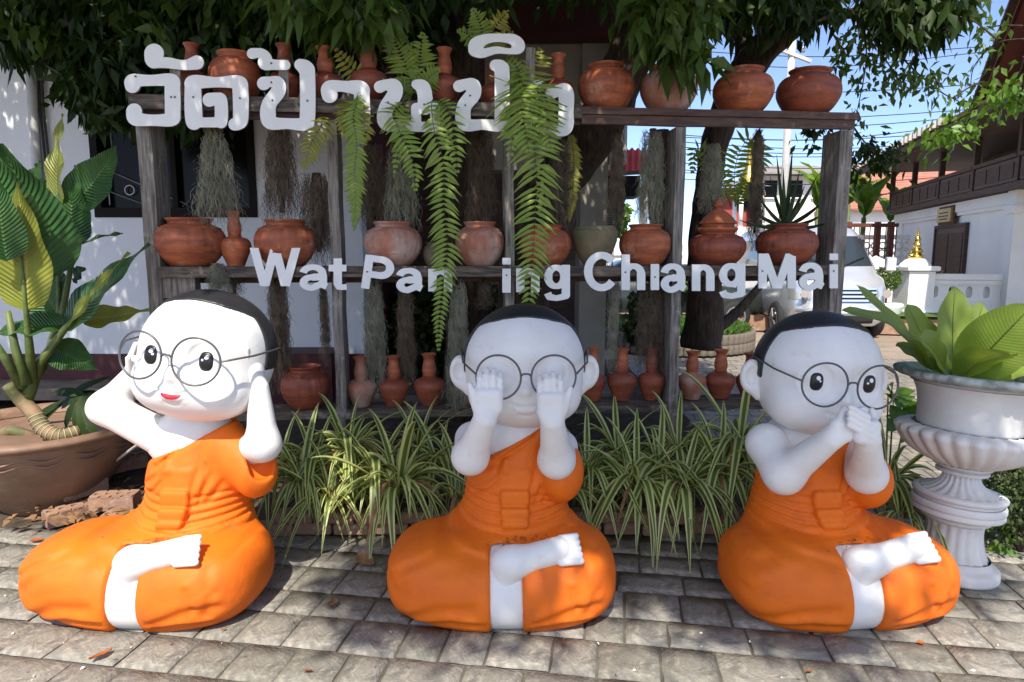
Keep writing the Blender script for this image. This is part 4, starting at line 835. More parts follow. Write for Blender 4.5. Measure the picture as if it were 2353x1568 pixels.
MOSS = [(490, 290, 515, 36, 92, 0.10, 'moss', 'thick grey moss beard above the widest pot'), (640, 288, 508, 50, 66, 0.16, 'mossb', 'brown moss beard above the pot with the capital W'), (727, 398, 600, 62, 66, 0.20, 'mossb', 'brown moss on a stump left of the second post'), (852, 330, 520, 40, 62, 0.20, 'mossb', 'dark moss beard behind the yellow fern'),
        (918, 330, 520, 40, 66, 0.13, 'moss', 'grey moss beard above the whitened ribbed pot'), (1105, 296, 512, 44, 60, 0.25, 'mossb', 'dark moss beard behind the sixth Thai letter'), (1290, 320, 525, 40, 52, 0.18, 'mossb', 'brown moss beside the yellow drooping frond'), (1420, 300, 522, 16, 34, 0.20, 'mossb', 'narrow moss beard right of the beige pillar'), (1500, 296, 525, 42, 56, 0.16, 'moss', 'straight grey moss column left of the right middle post'),
        (1638, 330, 480, 26, 50, 0.22, 'moss', 'grey moss beard above the pointed lid'), (1745, 296, 560, 12, 34, 0.2, 'mossb', 'slender moss beard left of the spiky plant'), (500, 605, 672, 22, 44, -0.02, 'moss', 'short pale moss tuft under the widest pot'), (535, 610, 690, 26, 30, 0.1, 'mossb', 'short brown moss under the first vase'), (635, 612, 900, 34, 40, 0.12, 'mossb', 'long brown moss behind the head of the left statue'),
        (742, 640, 840, 10, 16, 0.2, 'mossb', 'thin moss strand in front of the maroon wall'), (857, 640, 900, 30, 46, 0.14, 'moss', 'grey moss hanging over the leftmost bottom vase'), (930, 645, 880, 22, 34, 0.15, 'mossb', 'brown moss hanging behind the second bottom vase'), (1052, 640, 945, 26, 46, 0.04, 'moss', 'long pale moss falling past the bottom shelf near the middle statue'), (1113, 640, 710, 22, 30, 0.12, 'mossb', 'short moss above the head of the middle statue'),
        (1412, 650, 850, 14, 20, 0.12, 'moss', 'thin pale moss right of the middle statue'), (1497, 640, 860, 44, 58, 0.16, 'mossb', 'broad brown moss left of the right middle post')]
for k, (px, py0, py1, w0, w1, v, m, lab) in enumerate(MOSS):
    a = onrack(px, py0, -v); L = (py0 - py1) / -FPX * (a.y + .1); s_ = (a.y + .15) / FPX
    me = moss_mesh(L, w0 * s_, w1 * s_, 600 if w1 > 30 else 220, 40 + k, r=0.0016)
    o = link('hanging_moss', me, m); o.location = a; tag(o, lab, 'moss', 'beards of hanging moss')
    if w1 > 28: MB().tube([(0, 0, 0), (.003, 0, -L * .5), (0, 0, -L * .85)], [w0 * s_ * .16, w0 * s_ * .22, w1 * s_ * .08], 8).build('core', 'bark', o, True)

# ------------------------------------------------------------------ sword ferns on the rack
def frond(path, width, npairs, tipw=0.1, droop=0.3, seed=0, wid=0.011, face=Vector((0, -1, 0.25)), gap0=0.05, shape='lance'):
    """path: world points of the stalk; leaflets in two rows, facing the given way"""
    rr = random.Random(seed); pts = [Vector(p) for p in crv([tuple(p) for p in path], 10)]; L = [0]
    for a, b in zip(pts[:-1], pts[1:]): L.append(L[-1] + (b - a).length)
    mb = MB(); mb.tube(pts[::3] + [pts[-1]], [0.003 - 0.002 * i / (len(pts[::3])) for i in range(len(pts[::3]) + 1)], 5, mi=1)
    def at(t):
        s = t * L[-1]; i = max(1, next((k for k, q in enumerate(L) if q >= s), len(L) - 1)); f = (s - L[i - 1]) / max(1e-6, L[i] - L[i - 1]); return pts[i - 1].lerp(pts[i], f), (pts[i] - pts[i - 1]).normalized()
    for k in range(npairs):
        t = gap0 + (1 - gap0) * (k + .5) / npairs; p, d = at(t); n = (face - d * face.dot(d)).normalized(); side = d.cross(n).normalized()
        w = width * (min(1, t / 0.22) ** .6 * (1 - max(0, (t - .45) / .55) ** 1.7 * (1 - tipw))) if shape == 'lance' else width
        for s in (-1, 1):
            if rr.random() < .04: continue
            l = w * rr.uniform(.72, 1.12); sd = (side * s * 0.93 + d * (0.30 + rr.uniform(-.08, .12)) + n * rr.uniform(-.25, .40)).normalized(); up = (n + side * s * rr.uniform(-.2, .5)).normalized(); wd = sd.cross(up).normalized(); dr = droop * rr.uniform(.5, 2.2)
            q = [(0, .35), (.25, 1.0), (.6, .8), (1.0, .04)]; rows = []
            for u, ww in q:
                c = p + sd * (l * u) + (d * 0.35 + Vector((0, 0, -1))) * (dr * l * u * u * .5); rows.append([c - wd * wid * ww, c + n * wid * .35, c + wd * wid * ww])
            mb.sheet(rows)
    return mb
def fern(label, base, fronds, m='fern', group='sword ferns on the rack'):
    o = thing('sword_fern', base, label, 'fern', group)
    for k, (path, w, n, mm) in enumerate(fronds): frond(path, w, n, seed=k + int(base.x * 50)).build('frond', [mm or m, 'rachis'], o, True, world=True)
    return o
rkp = lambda lst: [onrack(px, py, off) for px, py, off in lst]
fern('big green sword fern hanging over the last Thai letter', onrack(1200, 228, -0.06), [
    (rkp([(1200, 225, .02), (1190, 170, .10), (1215, 235, .20), (1228, 330, .22), (1232, 430, .20), (1226, 560, .18), (1218, 660, .16), (1214, 745, .15)]), 0.165, 46, None),
    (rkp([(1200, 225, .0), (1185, 200, .12), (1200, 260, .24), (1215, 350, .27)]), 0.19, 20, None), (rkp([(1205, 225, .0), (1225, 190, .10), (1255, 260, .2), (1265, 340, .22)]), 0.15, 17, None), (rkp([(1195, 225, .0), (1185, 240, .16), (1180, 300, .22), (1172, 360, .22)]), 0.12, 14, None), (rkp([(1205, 225, .0), (1232, 150, .03), (1242, 110, -.02)]), 0.11, 13, 'ferny'), (rkp([(1205, 225, -.02), (1190, 160, -.02), (1165, 130, -.05)]), 0.10, 11, None), (rkp([(1205, 225, .02), (1235, 250, .14), (1248, 330, .2), (1252, 430, .2), (1245, 500, .18)]), 0.12, 24, None)])
fern('long narrow fern frond falling to the bottom shelf in the middle', onrack(1005, 232, -0.06), [
    (rkp([(1005, 230, .02), (992, 235, .10), (998, 300, .17), (1020, 380, .18), (1020, 480, .16), (1028, 560, .13), (1018, 660, .12), (1010, 740, .11), (1008, 808, .11)]), 0.115, 52, None),
    (rkp([(1000, 230, .0), (1030, 250, .12), (1045, 320, .17), (1050, 400, .17)]), 0.10, 15, None)])
fern('arching fern frond above the whitened ribbed pot', onrack(935, 232, -0.06), [(rkp([(935, 230, .02), (905, 260, .12), (918, 300, .16), (948, 370, .17), (955, 440, .16)]), 0.105, 22, None), (rkp([(930, 230, .0), (925, 300, .10), (905, 400, .14)]), 0.06, 14, None)])
fern('yellowish curled fern hanging over the fourth Thai letter', onrack(815, 232, -0.05), [(rkp([(815, 230, .02), (822, 225, .10), (812, 270, .15), (820, 330, .15), (815, 400, .14), (818, 470, .12), (812, 530, .12)]), 0.085, 44, None), (rkp([(815, 230, .02), (795, 260, .10), (800, 320, .13)]), 0.08, 16, 'ferny'), (rkp([(815, 230, .0), (838, 280, .13), (835, 340, .13)]), 0.07, 15, 'ferny')])
fern('small yellowing fern tip below the third Thai letter', onrack(742, 262, 0.0), [(rkp([(742, 262, .0), (738, 290, .06), (715, 330, .08), (700, 390, .08)]), 0.095, 14, 'ferny')])
fern('upright fern fronds between the fourth and sixth Thai letters', onrack(955, 222, -0.14), [(rkp([(955, 225, -.14), (930, 150, -.1), (905, 90, -.08), (890, 60, -.05)]), 0.13, 20, None), (rkp([(958, 225, -.14), (965, 130, -.1), (972, 75, -.06)]), 0.13, 18, None), (rkp([(960, 225, -.12), (985, 180, -.05), (1010, 160, .0)]), 0.10, 14, None), (rkp([(950, 225, -.12), (910, 200, -.04), (870, 200, .0)]), 0.10, 14, None), (rkp([(880, 225, -.14), (800, 150, -.1), (770, 110, -.08)]), 0.10, 13, 'ferny')])
fern('yellow tipped fern growing above the oval vowel mark', onrack(1115, 112, -0.25), [(rkp([(1110, 118, -.25), (1105, 60, -.2), (1085, 20, -.15)]), 0.10, 13, None), (rkp([(1112, 118, -.25), (1140, 60, -.2), (1170, 25, -.15)]), 0.10, 14, 'ferny'), (rkp([(1112, 118, -.25), (1150, 90, -.2), (1185, 82, -.16)]), 0.09, 12, 'ferny'), (rkp([(1110, 118, -.25), (1075, 80, -.2), (1050, 70, -.16)]), 0.08, 11, None)])
fern('pale yellow frond drooping beside the beige pillar', onrack(1312, 300, -0.2), [(rkp([(1310, 300, -.2), (1318, 360, -.16), (1316, 440, -.15), (1308, 510, -.15)]), 0.06, 34, 'ferny')])
fern('dark arching fern above the pointed lid', onrack(1690, 470, -0.5), [(rkp([(1690, 475, -.5), (1690, 380, -.45), (1720, 320, -.4), (1750, 350, -.38), (1745, 420, -.38)]), 0.13, 26, None), (rkp([(1680, 475, -.5), (1640, 380, -.45), (1600, 340, -.4), (1590, 400, -.4)]), 0.11, 22, None), (rkp([(1690, 475, -.5), (1720, 420, -.45), (1735, 470, -.4)]), 0.10, 16, None)])
# spiky plant in the rightmost pot of the middle shelf
o = thing('spiky_plant', onrack(1805, 520, -V0), 'dark spiky leaved plant growing from the rightmost middle pot', 'plant')
rs = random.Random(3)
for k, (tx, ty) in enumerate([(1822, 330), (1838, 385), (1800, 380), (1770, 400), (1880, 395), (1900, 450), (1895, 485), (1740, 440), (1720, 470), (1850, 420), (1700, 500), (1905, 505), (1785, 350)]):
    a = onrack(1805, 522, -V0); b = onrack(tx, ty, -V0 + rs.uniform(-.2, .2)); d = (b - a); sd = d.cross(Vector((0, -1, .3))).normalized(); rows = []
    for i in range(7): t = i / 6; c = a + d * t + Vector((0, 0, -.03 * math.sin(t * 2.6))); ww = 0.016 * (min(1, .6 + t) * (1 - t ** 2.2)) + .0008; rows.append([c - sd * ww, c + Vector((0, .004, -.003)), c + sd * ww])
    MB().sheet(rows).build('blade', 'mango', o, True, world=True)
# ------------------------------------------------------------------ spider plants along the bed
def blade_mesh(L, w, rise, fall, seed):
    """one arching strap leaf from the origin towards +x; pale margins, green middle"""
    rr = random.Random(seed); n = 11; rows = []; tw = rr.uniform(-.7, .7); rise *= .72; fall *= 1.08
    for i in range(n):
        t = i / (n - 1); x = L * (t * (1 - .18 * fall * t)); z = L * (rise * t - fall * t * t * (0.75 + .25 * t)); ww = w * (min(1, .45 + 1.6 * t) * (1 - t ** 3) + .04); a = tw * t
        s = Vector((0, math.cos(a), math.sin(a))); up = Vector((-rise * .3, 0, 1)); fold = ww * .45
        rows.append([Vector((x, 0, z)) + s * (k * ww) + up * (abs(k) * fold) for k in (-1, -.45, 0, .45, 1)])
    mb = MB(); mb.sheet(rows)
    for q in range(len(mb.m)): mb.m[q] = 1 if (q % 4) in (0, 3) else 0
    me = mb.mesh('leaf', True); me.materials.append(M['spg']); me.materials.append(M['spp']); return me
BL = [blade_mesh(a[0], a[1] * 1.5, a[2], a[3], k) for k, a in enumerate([(.42, .0135, .95, .95), (.48, .0145, 1.05, 1.25), (.40, .0130, .75, 1.15), (.36, .0125, 1.25, .65), (.50, .0140, .85, 1.30), (.30, .0120, 1.0, 1.1), (.45, .0150, 1.15, 1.6), (.34, .0125, .55, .95), (.38, .0130, 1.7, .45)])]
BD = []
for k in (0, 2, 6):
    me = BL[k].copy(); me.materials.clear(); me.materials.append(M['dry']); me.materials.append(M['dry']); BD.append(me)
def spider(loc, sc, n, label, seed, front=False):
    o = thing('spider_plant', loc, label, 'plant', 'striped spider plants along the bed', rz=0); rr = random.Random(seed)
    for k in range(n):
        a = 2 * math.pi * (k * 0.381966 + rr.uniform(-.04, .04)); b = bpy.data.objects.new('leaf', BL[8] if (k % 11 == 0) else (rr.choice(BD) if k % 19 == 7 else rr.choice(BL[:8]))); COL.objects.link(b); b.parent = o
        b.location = (0.012 * math.cos(a), 0.012 * math.sin(a), rr.uniform(0, .03)); b.rotation_euler = (rr.uniform(-.15, .15), rr.uniform(-.25, .12) - (.25 if front and k % 3 else 0), a); s_ = sc * rr.uniform(.9, 1.35) * (.72 if b.data in BD else 1); b.scale = (s_, s_ * rr.uniform(.9, 1.2), s_)
SP = [(915, 1095, 3.30, 1.25, 36, 'biggest striped spider plant left of the middle statue'), (690, 1075, 3.36, 0.95, 24, 'sunlit spider plant next to the sleeve of the left statue'), (800, 1010, 3.55, 1.0, 24, 'spider plant right behind the biggest one'), (640, 1050, 3.62, 0.95, 18, 'shaded spider plant behind the elbow of the left statue'), (760, 1120, 3.30, 0.85, 22, 'low spider plant spilling over the brick edge'), (1010, 1040, 3.55, 0.95, 22, 'spider plant behind the left elbow of the middle statue'), (960, 1000, 3.75, 0.9, 16, 'small dark spider plant below the bottom shelf'),
      (1350, 1060, 3.45, 1.0, 22, 'spider plant behind the sleeve of the middle statue'), (1465, 1085, 3.33, 1.1, 26, 'spider plant midway between the middle and right statues'), (1420, 1010, 3.62, 0.9, 16, 'dark spider plant under the right part of the bottom shelf'), (1570, 1095, 3.30, 1.1, 28, 'spider plant in front of the right middle post'), (1655, 1060, 3.40, 1.1, 24, 'spider plant behind the left knee of the right statue'), (1560, 1010, 3.66, 0.95, 18, 'spider plant beside the foot of the right middle post'), (1700, 1000, 3.50, 1.15, 20, 'tall spider plant beside the shoulder of the right statue'),
      (860, 1060, 3.42, 1.0, 20, 'spider plant between the biggest one and the bottom shelf vases'), (1060, 1110, 3.32, 0.9, 16, 'spider plant touching the left knee of the middle statue'), (1300, 1110, 3.34, 0.9, 18, 'spider plant under the sleeve of the middle statue'), (1515, 1050, 3.48, 1.0, 20, 'spider plant left of the foot of the right middle post'), (720, 1040, 3.5, 1.0, 18, 'spider plant in front of the squat brown pot'), (1745, 1080, 3.34, .95, 16, 'spider plant behind the elbow of the right statue'),
      (2040, 1075, 3.35, 1.0, 20, 'spider plant between the right statue and the urn'), (2075, 1150, 3.15, 0.85, 16, 'small spider plant at the foot of the urn')]
for k, (px, py, Y, sc, n, lab) in enumerate(SP): p = atY(px, py, Y); p.z = max(p.z - .10, 0.11); spider(p, sc * .78, int(n * 1.6), lab, 100 + k, True)
# spent leaves under the spider plants, on the paving and on the bed
def litter(px, py, z, size, rz, m, label, curl=.13, seed=0):
    rr = random.Random(seed); rows = []
    for i in range(7):
        t = i / 6; w = size * .28 * math.sin(math.pi * min(1, t * .96 + .04)) ** .8; rows.append([Vector((size * (t - .5), k * w, curl * size * (k * k * .5 + (t - .5) ** 2 * 1.1) + .002 + rr.uniform(0, .002))) for k in (-1, -.5, 0, .5, 1)])
    o = link('fallen_leaf', MB().sheet(rows).mesh('fallen_leaf', True), m); o.location = atZ(px, py, z); o.rotation_euler = (rr.uniform(-.3, .3), rr.uniform(-.2, .2), rz); return tag(o, label, 'leaf', 'fallen leaves on the paving')
for k, a in enumerate([(232, 1508, .012, .085, 1.1, 'dryo', 'orange fallen leaf in the lower left corner of the paving'), (706, 1543, .012, .035, .3, 'dryo', 'small red orange fallen petal near the bottom edge'), (766, 1388, .012, .085, 1.7, 'dry', 'brown fallen leaf upright between the left and middle statues'), (840, 1290, .02, .13, -.7, 'dry', 'curled brown leaf at the foot of the biggest spider plant'), (935, 1420, .008, .05, .2, 'dry', 'pale brown fallen leaf beside the knee of the middle statue'), (1405, 1255, .012, .05, .4, 'dry', 'brown fallen leaf right of the middle statue'), (85, 1243, .012, .07, .1, 'dryo', 'reddish fallen leaf left of the left statue'), (515, 1448, .006, .02, .9, 'dryo', 'tiny reddish fallen leaf in front of the left statue'), (1860, 1545, .006, .03, .5, 'dryo', 'tiny orange petal in front of the right statue'), (2115, 1478, .006, .035, .1, 'dryo', 'orange petal at the right of the right statue'), (1265, 1260, .325, .04, .4, 'dry', 'thin dry twig leaf on the foot of the middle statue')]): litter(*a, seed=k)
rl = random.Random(9); dl = MB()
for k in range(420):
    if k < 230: X, Y, Z = rl.uniform(-2.75, -1.85), rl.uniform(3.36, 4.1), rl.uniform(.01, .05) + .04
    else: X, Y, Z = rl.uniform(-1.2, 1.5), rl.uniform(3.36, 4.2), rl.uniform(.06, .11)
    s = rl.uniform(.025, .055); a = rl.uniform(0, 6.3); u = Vector((math.cos(a), math.sin(a), rl.uniform(-.3, .3))); v = Vector((-math.sin(a), math.cos(a), rl.uniform(-.5, .5))); p = Vector((X, Y, Z))
    dl.add([p - u * s, p + v * s * .4 + Vector((0, 0, .008)), p + u * s, p - v * s * .4 + Vector((0, 0, .008))], [(0, 3, 1), (3, 2, 1)])
tag(dl.build('leaf_litter', 'dry'), 'small brown dry leaves scattered over the planting bed', 'leaf litter', kind='stuff')
sp_ = MB()
for k in range(260):
    p = Vector((rl.uniform(-2.6, 2.6), rl.uniform(1.9, 3.3), .004)); s = rl.uniform(.003, .010); a = rl.uniform(0, 6.3); u = Vector((math.cos(a), math.sin(a), .1)) * s; v = Vector((-math.sin(a), math.cos(a), .2)) * s * .5; sp_.add([p - u, p + v + Vector((0, 0, .003)), p + u, p - v], [(0, 3, 2, 1)], k % 3)
tag(sp_.build('paving_specks', ['dry', 'conc', 'urn']), 'tiny leaf crumbs and grit scattered over the paving', 'grit', kind='stuff')
# ------------------------------------------------------------------ brick edging
be = thing('brick_edging', (-0.2, 3.40, 0), 'low terracotta brick edging along the front of the bed', 'edging')
bm = []
for k in range(4):
    b = MB(); b.box((0, 0, 0), (0.098, 0.045, 0.032), bev=0.008); me = b.mesh('brick'); me.materials.append(M['brick']); bm.append(me)
rb = random.Random(2)
for c in range(2):
    x = -1.28 + (0.1 if c else 0)
    while x < 1.55:
        o = bpy.data.objects.new('brick', rb.choice(bm)); COL.objects.link(o); o.parent = be; o.location = (x + .2, rb.uniform(-.015, .015), 0.034 + c * 0.066 + rb.uniform(-.004, .004)); o.rotation_euler = (rb.uniform(-.04, .04), rb.uniform(-.03, .03), rb.uniform(-.08, .08)); x += 0.208 + (rb.random() < .15) * .03
pe = thing('perforated_bricks', (-2.0, 3.5, 0), 'pinkish perforated bricks beside the big brown pot', 'bricks')
def holed(L, W, H):
    """brick lying on its side with round holes showing on the upper face"""
    nseg = 8; mb = MB(); xs = np.linspace(-L / 2, L / 2, 5); hx = [(xs[i] + xs[i + 1]) / 2 for i in range(4)]
    mb.box((0, 0, -.004), (L / 2, W / 2, H / 2 - .004))
    top = H / 2
    for i in range(4):
        cx = hx[i]; r = .021; ring = [(cx + r * math.cos(2 * math.pi * k / 16), r * math.sin(2 * math.pi * k / 16)) for k in range(16)]; x0, x1 = xs[i], xs[i + 1]
        out = []
        for k in range(16):
            a = 2 * math.pi * k / 16; c, s = math.cos(a), math.sin(a); t = min((x1 - x0) / 2 / abs(c) if abs(c) > 1e-6 else 9, W / 2 / abs(s) if abs(s) > 1e-6 else 9); out.append((cx + c * t, s * t))
        vs = [(p[0], p[1], top) for p in ring] + [(p[0], p[1], top) for p in out] + [(p[0], p[1], top - .03) for p in ring]
        fs = [(k, (k + 1) % 16, 16 + (k + 1) % 16, 16 + k)[::-1] for k in range(16)] + [((k + 1) % 16, k, 32 + k, 32 + (k + 1) % 16)[::-1] for k in range(16)]
        mb.add(vs, fs)
        mb.add([(p[0], p[1], top) for p in out] + [(p[0], p[1], top - .012) for p in out], [(k, (k + 1) % 16, 16 + (k + 1) % 16, 16 + k)[::-1] for k in range(16)])
    return mb
for (px, py, z, rz, m) in ((190, 1120, .13, 58, 0), (265, 1150, .10, 6, 0), (160, 1180, .045, 50, 0), (290, 1195, .04, 4, 0), (235, 1075, .16, 50, 0), (290, 1062, .16, 35, 0)):
    p = atZ(px, py, z); o = holed(.24, .11, .085 if z > .05 else .08).build('brick', 'brick', pe); o.location = p - pe.location; o.rotation_euler = (0, 0, R(rz))
# ------------------------------------------------------------------ big leaves
def leaf_mb(base, tip, width, bend=0.15, side=None, normal=(0, -1, .3), wave=.012, fold=.18, shape=(.55, 1.0), twist=0.0, pet=None, n=18, m=9):
    base, tip = Vector(base), Vector(tip); d = tip - base; L = d.length; nr = Vector(normal); nr = (nr - d * nr.dot(d) / (L * L)).normalized(); sd = d.normalized().cross(nr).normalized(); rows = []; rr = random.Random(int(base.x * 1000 + tip.z * 700)); ph = rr.uniform(0, 6)
    for i in range(n):
        t = i / (n - 1); c = base + d * t + nr * (bend * L * math.sin(math.pi * t)) ; w = width / 2 * (math.sin(math.pi * min(1, t ** shape[0])) ** shape[1]) + width * .012
        a = twist * t; s2 = sd * math.cos(a) + nr * math.sin(a); n2 = nr * math.cos(a) - sd * math.sin(a)
        rows.append([c + s2 * (k * w) + n2 * (abs(k) * w * fold + wave * math.sin(t * 17 + ph + k * 1.5) * abs(k)) for k in [-1 + 2 * j / (m - 1) for j in range(m)]])
    return MB().sheet(rows, uv=True)
dc = thing('dumb_cane', (-2.72, 3.85, 0.42), 'large leaved dumb cane plant in the brown pot at the left edge', 'plant')
LV = [  # base px, tip px, depth base, depth tip, width px, material, normal, bend, twist
    ((62, 715), (40, 418), 3.55, 3.50, 128, 'caney', (.1, -1, .2), -.02, .0), ((118, 640), (2, 330), 3.75, 3.60, 165, 'cane', (.2, -1, .5), -.10, .2), ((133, 480), (144, 262), 3.95, 4.0, 78, 'caney', (-.6, -1, .1), .03, .0), ((165, 560), (172, 380), 3.95, 3.95, 95, 'cane', (.3, -1, .4), .05, .5), ((166, 470), (268, 335), 3.93, 3.85, 95, 'cane', (.4, -1, .6), -.06, -.4),
    ((160, 578), (282, 536), 3.95, 3.9, 34, 'cane', (0, -.3, 1), .05, .0), ((150, 760), (345, 560), 3.65, 3.80, 120, 'cane', (-.3, -1, .9), .02, .2), ((155, 752), (297, 580), 3.62, 3.62, 34, 'caney', (-.5, -1, .6), .02, .0), ((150, 745), (-20, 770), 3.7, 3.6, 80, 'cane', (0, -.7, 1), .05, .0), ((190, 735), (345, 712), 3.75, 3.8, 62, 'caney', (0, -1, .8), -.03, .2), ((40, 610), (-30, 330), 3.55, 3.45, 150, 'cane', (.5, -1, .2), -.05, .0), ((15, 600), (-10, 400), 3.45, 3.4, 90, 'cane', (.6, -1, 0), .04, 0), ((170, 640), (195, 615), 3.9, 3.85, 40, 'cane', (0, -1, .5), 0, 0), ((120, 800), (225, 850), 3.75, 3.8, 80, 'cane', (0, -1, .8), .05, 0), ((130, 720), (60, 560), 3.95, 4.1, 120, 'cane', (0, -1, .3), .05, 0), ((75, 420), (92, 370), 4.0, 4.0, 30, 'cane', (0, -1, .3), 0, 0), ((105, 470), (80, 405), 4.1, 4.2, 70, 'cane', (0, -1, .3), 0, 0)]
for b, t, yb, yt, w, m, nr, bd, tw in LV:
    B, Tp = atY(*b, yb), atY(*t, yt); leaf_mb(B, Tp, w * yb / FPX, bd, normal=nr, twist=tw).build('leaf', m, dc, True, world=True)
for pts, rr_ in (([(75, 880, 3.65), (68, 800, 3.62), (60, 715, 3.55), (45, 560, 3.53)], [.028, .022, .013, .006]), ([(75, 885, 3.68), (95, 830, 3.68), (150, 755, 3.65), (200, 705, 3.68)], [.03, .026, .018, .006]), ([(60, 885, 3.6), (35, 800, 3.6), (18, 715, 3.6)], [.03, .022, .014]), ([(50, 890, 3.6), (15, 830, 3.55), (-10, 790, 3.5)], [.026, .022, .018]), ([(90, 860, 3.8), (140, 740, 3.9), (165, 600, 3.95), (168, 480, 3.95)], [.024, .02, .015, .008]), ([(100, 850, 3.9), (135, 720, 3.95), (135, 480, 3.96)], [.02, .016, .01])):
    MB().tube([atY(*p) for p in pts], rr_, 9).build('stalk', 'canest', dc, True, world=True)
tr_ = [atY(*p) for p in ((18, 885, 3.58), (48, 920, 3.62), (78, 950, 3.62), (100, 985, 3.6), (138, 1002, 3.6), (182, 990, 3.66))]; tr_ = [Vector(p) for p in crv([tuple(p) for p in tr_], 4)]
MB().tube(tr_, [.030 + .012 * math.sin(3.1 * i / len(tr_)) for i in range(len(tr_))], 12).build('trunk', 'canebark', dc, True, world=True)
MB().tube([atY(60, 920, 3.64), atY(70, 890, 3.65), atY(66, 850, 3.64)], [.036, .038, .03], 10).build('trunk', 'canest', dc, True, world=True)
for k in range(9, len(tr_) - 1):
    c = tr_[k]; d = (tr_[k + 1] - tr_[k - 1]).normalized(); a = d.orthogonal().normalized(); b = d.cross(a); rad = .0315 + .012 * math.sin(3.1 * k / len(tr_))
    MB().tube([c + (a * math.cos(w) + b * math.sin(w)) * rad for w in [2 * math.pi * q / 16 for q in range(16)]], .0026, 5, closed=True).build('stem_ring', 'ring', dc, True, world=True)
MB().tube([atY(-10, 1000, 3.75), atY(30, 990, 3.75), atY(80, 1005, 3.75)], [.03, .032, .03], 10).build('trunk', 'canebark', dc, True, world=True)
# lady palm leaves in the shade under the dumb cane
lp = thing('lady_palm', (-2.35, 4.0, 0.45), 'dark fan leaved palm seedling below the dumb cane', 'plant')
for k, (tx, ty) in enumerate([(232, 1028), (195, 1020), (175, 1000), (215, 1000), (240, 985), (150, 985), (250, 940), (140, 940), (225, 1010), (120, 905)]):
    leaf_mb(atY(195, 905, 3.85), atY(tx, ty, 3.72 + .02 * k), 22 * 3.8 / FPX, .12, normal=(0, -1, .6), wave=.002, fold=.1, shape=(.8, .6), n=9, m=3).build('leaf', 'mango', lp, True, world=True)
for k, (tx, ty) in enumerate([(90, 985), (110, 960), (60, 990), (230, 900), (265, 905), (255, 865)]): leaf_mb(atY(150, 920, 4.0), atY(tx, ty, 4.0), 18 * 3.9 / FPX, .1, normal=(0, -1, .6), wave=.002, fold=.1, shape=(.8, .6), n=9, m=3).build('leaf', 'mango', lp, True, world=True)
# the brown pot
bp_ = Vector((-2.82, 3.84, 0.0)); o = thing('brown_pot', bp_, 'wide brown glazed pot with a wavy rim under the dumb cane', 'pot')
rm = lambda i, z, w: 1 + .012 * math.sin(w * 15) * (1 if z > .42 else 0)
pp = crv([(.22, .0), (.245, .02), (.33, .12), (.435, .26), (.51, .38), (.548, .46)], 4); MB().lathe(pp, 60, mod=rm).build('body', 'glazed', o, True)
pr = crv([(.548, .455), (.58, .47), (.59, .49), (.575, .51), (.55, .515), (.52, .50), (.50, .46)], 3); MB().lathe(pr, 60, mod=lambda i, z, w: 1 + .010 * math.sin(w * 15)).build('rim', 'glazed', o, True)
MB().lathe([(.005, .44), (.3, .445), (.52, .44)], 40).build('soil', 'soil', o, True)
for zz in (.37, .405): MB().tube([((.506 if zz < .4 else .526) * math.cos(w), (.506 if zz < .4 else .526) * math.sin(w), zz + .012 * math.sin(w * 15)) for w in [2 * math.pi * q / 120 for q in range(120)]], .007, 5, closed=True).build('wavy_band', 'glazed', o, True)
obj('cane_stick', MB().tube([atY(345, 1000, 3.55), atZ(236, 1082, .17)], .008, 7), 'pipe', 'thin pale stick leaning beside the brown pot', 'stick')
# ------------------------------------------------------------------ urn on its pedestal with a bird's nest fern
ub = Vector((2.10, 2.98, 0)); u_ = thing('urn', ub, 'tall white fluted urn on a turned pedestal right of the statues', 'urn')
u_.rotation_euler = (R(-1), R(3.5), 0)
fl = lambda n, a: (lambda i, z, w: 1 + a * (abs(math.sin(w * n / 2)) - .6))
zm = lambda z: float(np.interp(z, (0, .405, .66, .865, 1.07, 1.12), (0, .355, .525, .705, .915, .965)))
rs_ = lambda z: float(np.interp(z, (0, .40, .66, .80, .87), (.86, .80, .85, .90, 1.0)))
def ulathe(pts, k, n, name, m='urn', mod=None): return MB().lathe([(r * rs_(z), zm(z)) for r, z in crv(pts, k)], n, mod=mod).build(name, m, u_, True)
ulathe([(.235, .0), (.235, .05), (.20, .07), (.19, .10)], 3, 48, 'base')
ulathe([(.175, .09), (.150, .16), (.140, .24), (.148, .29)], 4, 108, 'shaft', mod=fl(18, .06))
ulathe([(.150, .285), (.175, .300), (.178, .315), (.200, .325), (.232, .335), (.236, .35), (.232, .365), (.240, .372), (.240, .398), (.226, .405)], 3, 64, 'collar')
ulathe([(.222, .405), (.224, .425), (.236, .435), (.238, .455), (.22, .468), (.20, .472)], 3, 120, 'foot_ring', mod=fl(60, .012))
ulathe([(.20, .47), (.15, .49), (.105, .53), (.088, .58), (.092, .60)], 4, 110, 'stem', mod=fl(22, .12))
ulathe([(.09, .595), (.125, .60), (.128, .62), (.105, .63), (.14, .645), (.145, .66)], 3, 48, 'knop')
def gad(i, z, w): return 1 + .07 * (abs(math.sin(w * 13 + z * 9)) - .6)
ulathe([(.14, .66), (.21, .69), (.275, .735), (.312, .79), (.315, .83), (.285, .855), (.23, .865)], 4, 208, 'gadroons', mod=gad)
ulathe([(.215, .86), (.215, .90), (.218, .96), (.230, 1.02), (.258, 1.075)], 4, 64, 'bowl')
ulathe([(.258, 1.07), (.315, 1.085), (.330, 1.10), (.325, 1.118), (.29, 1.12), (.25, 1.10), (.235, 1.06)], 3, 132, 'rim', 'urnrim', mod=lambda i, z, w: 1 + .016 * (1 if math.sin(w * 33) > 0 else -1))
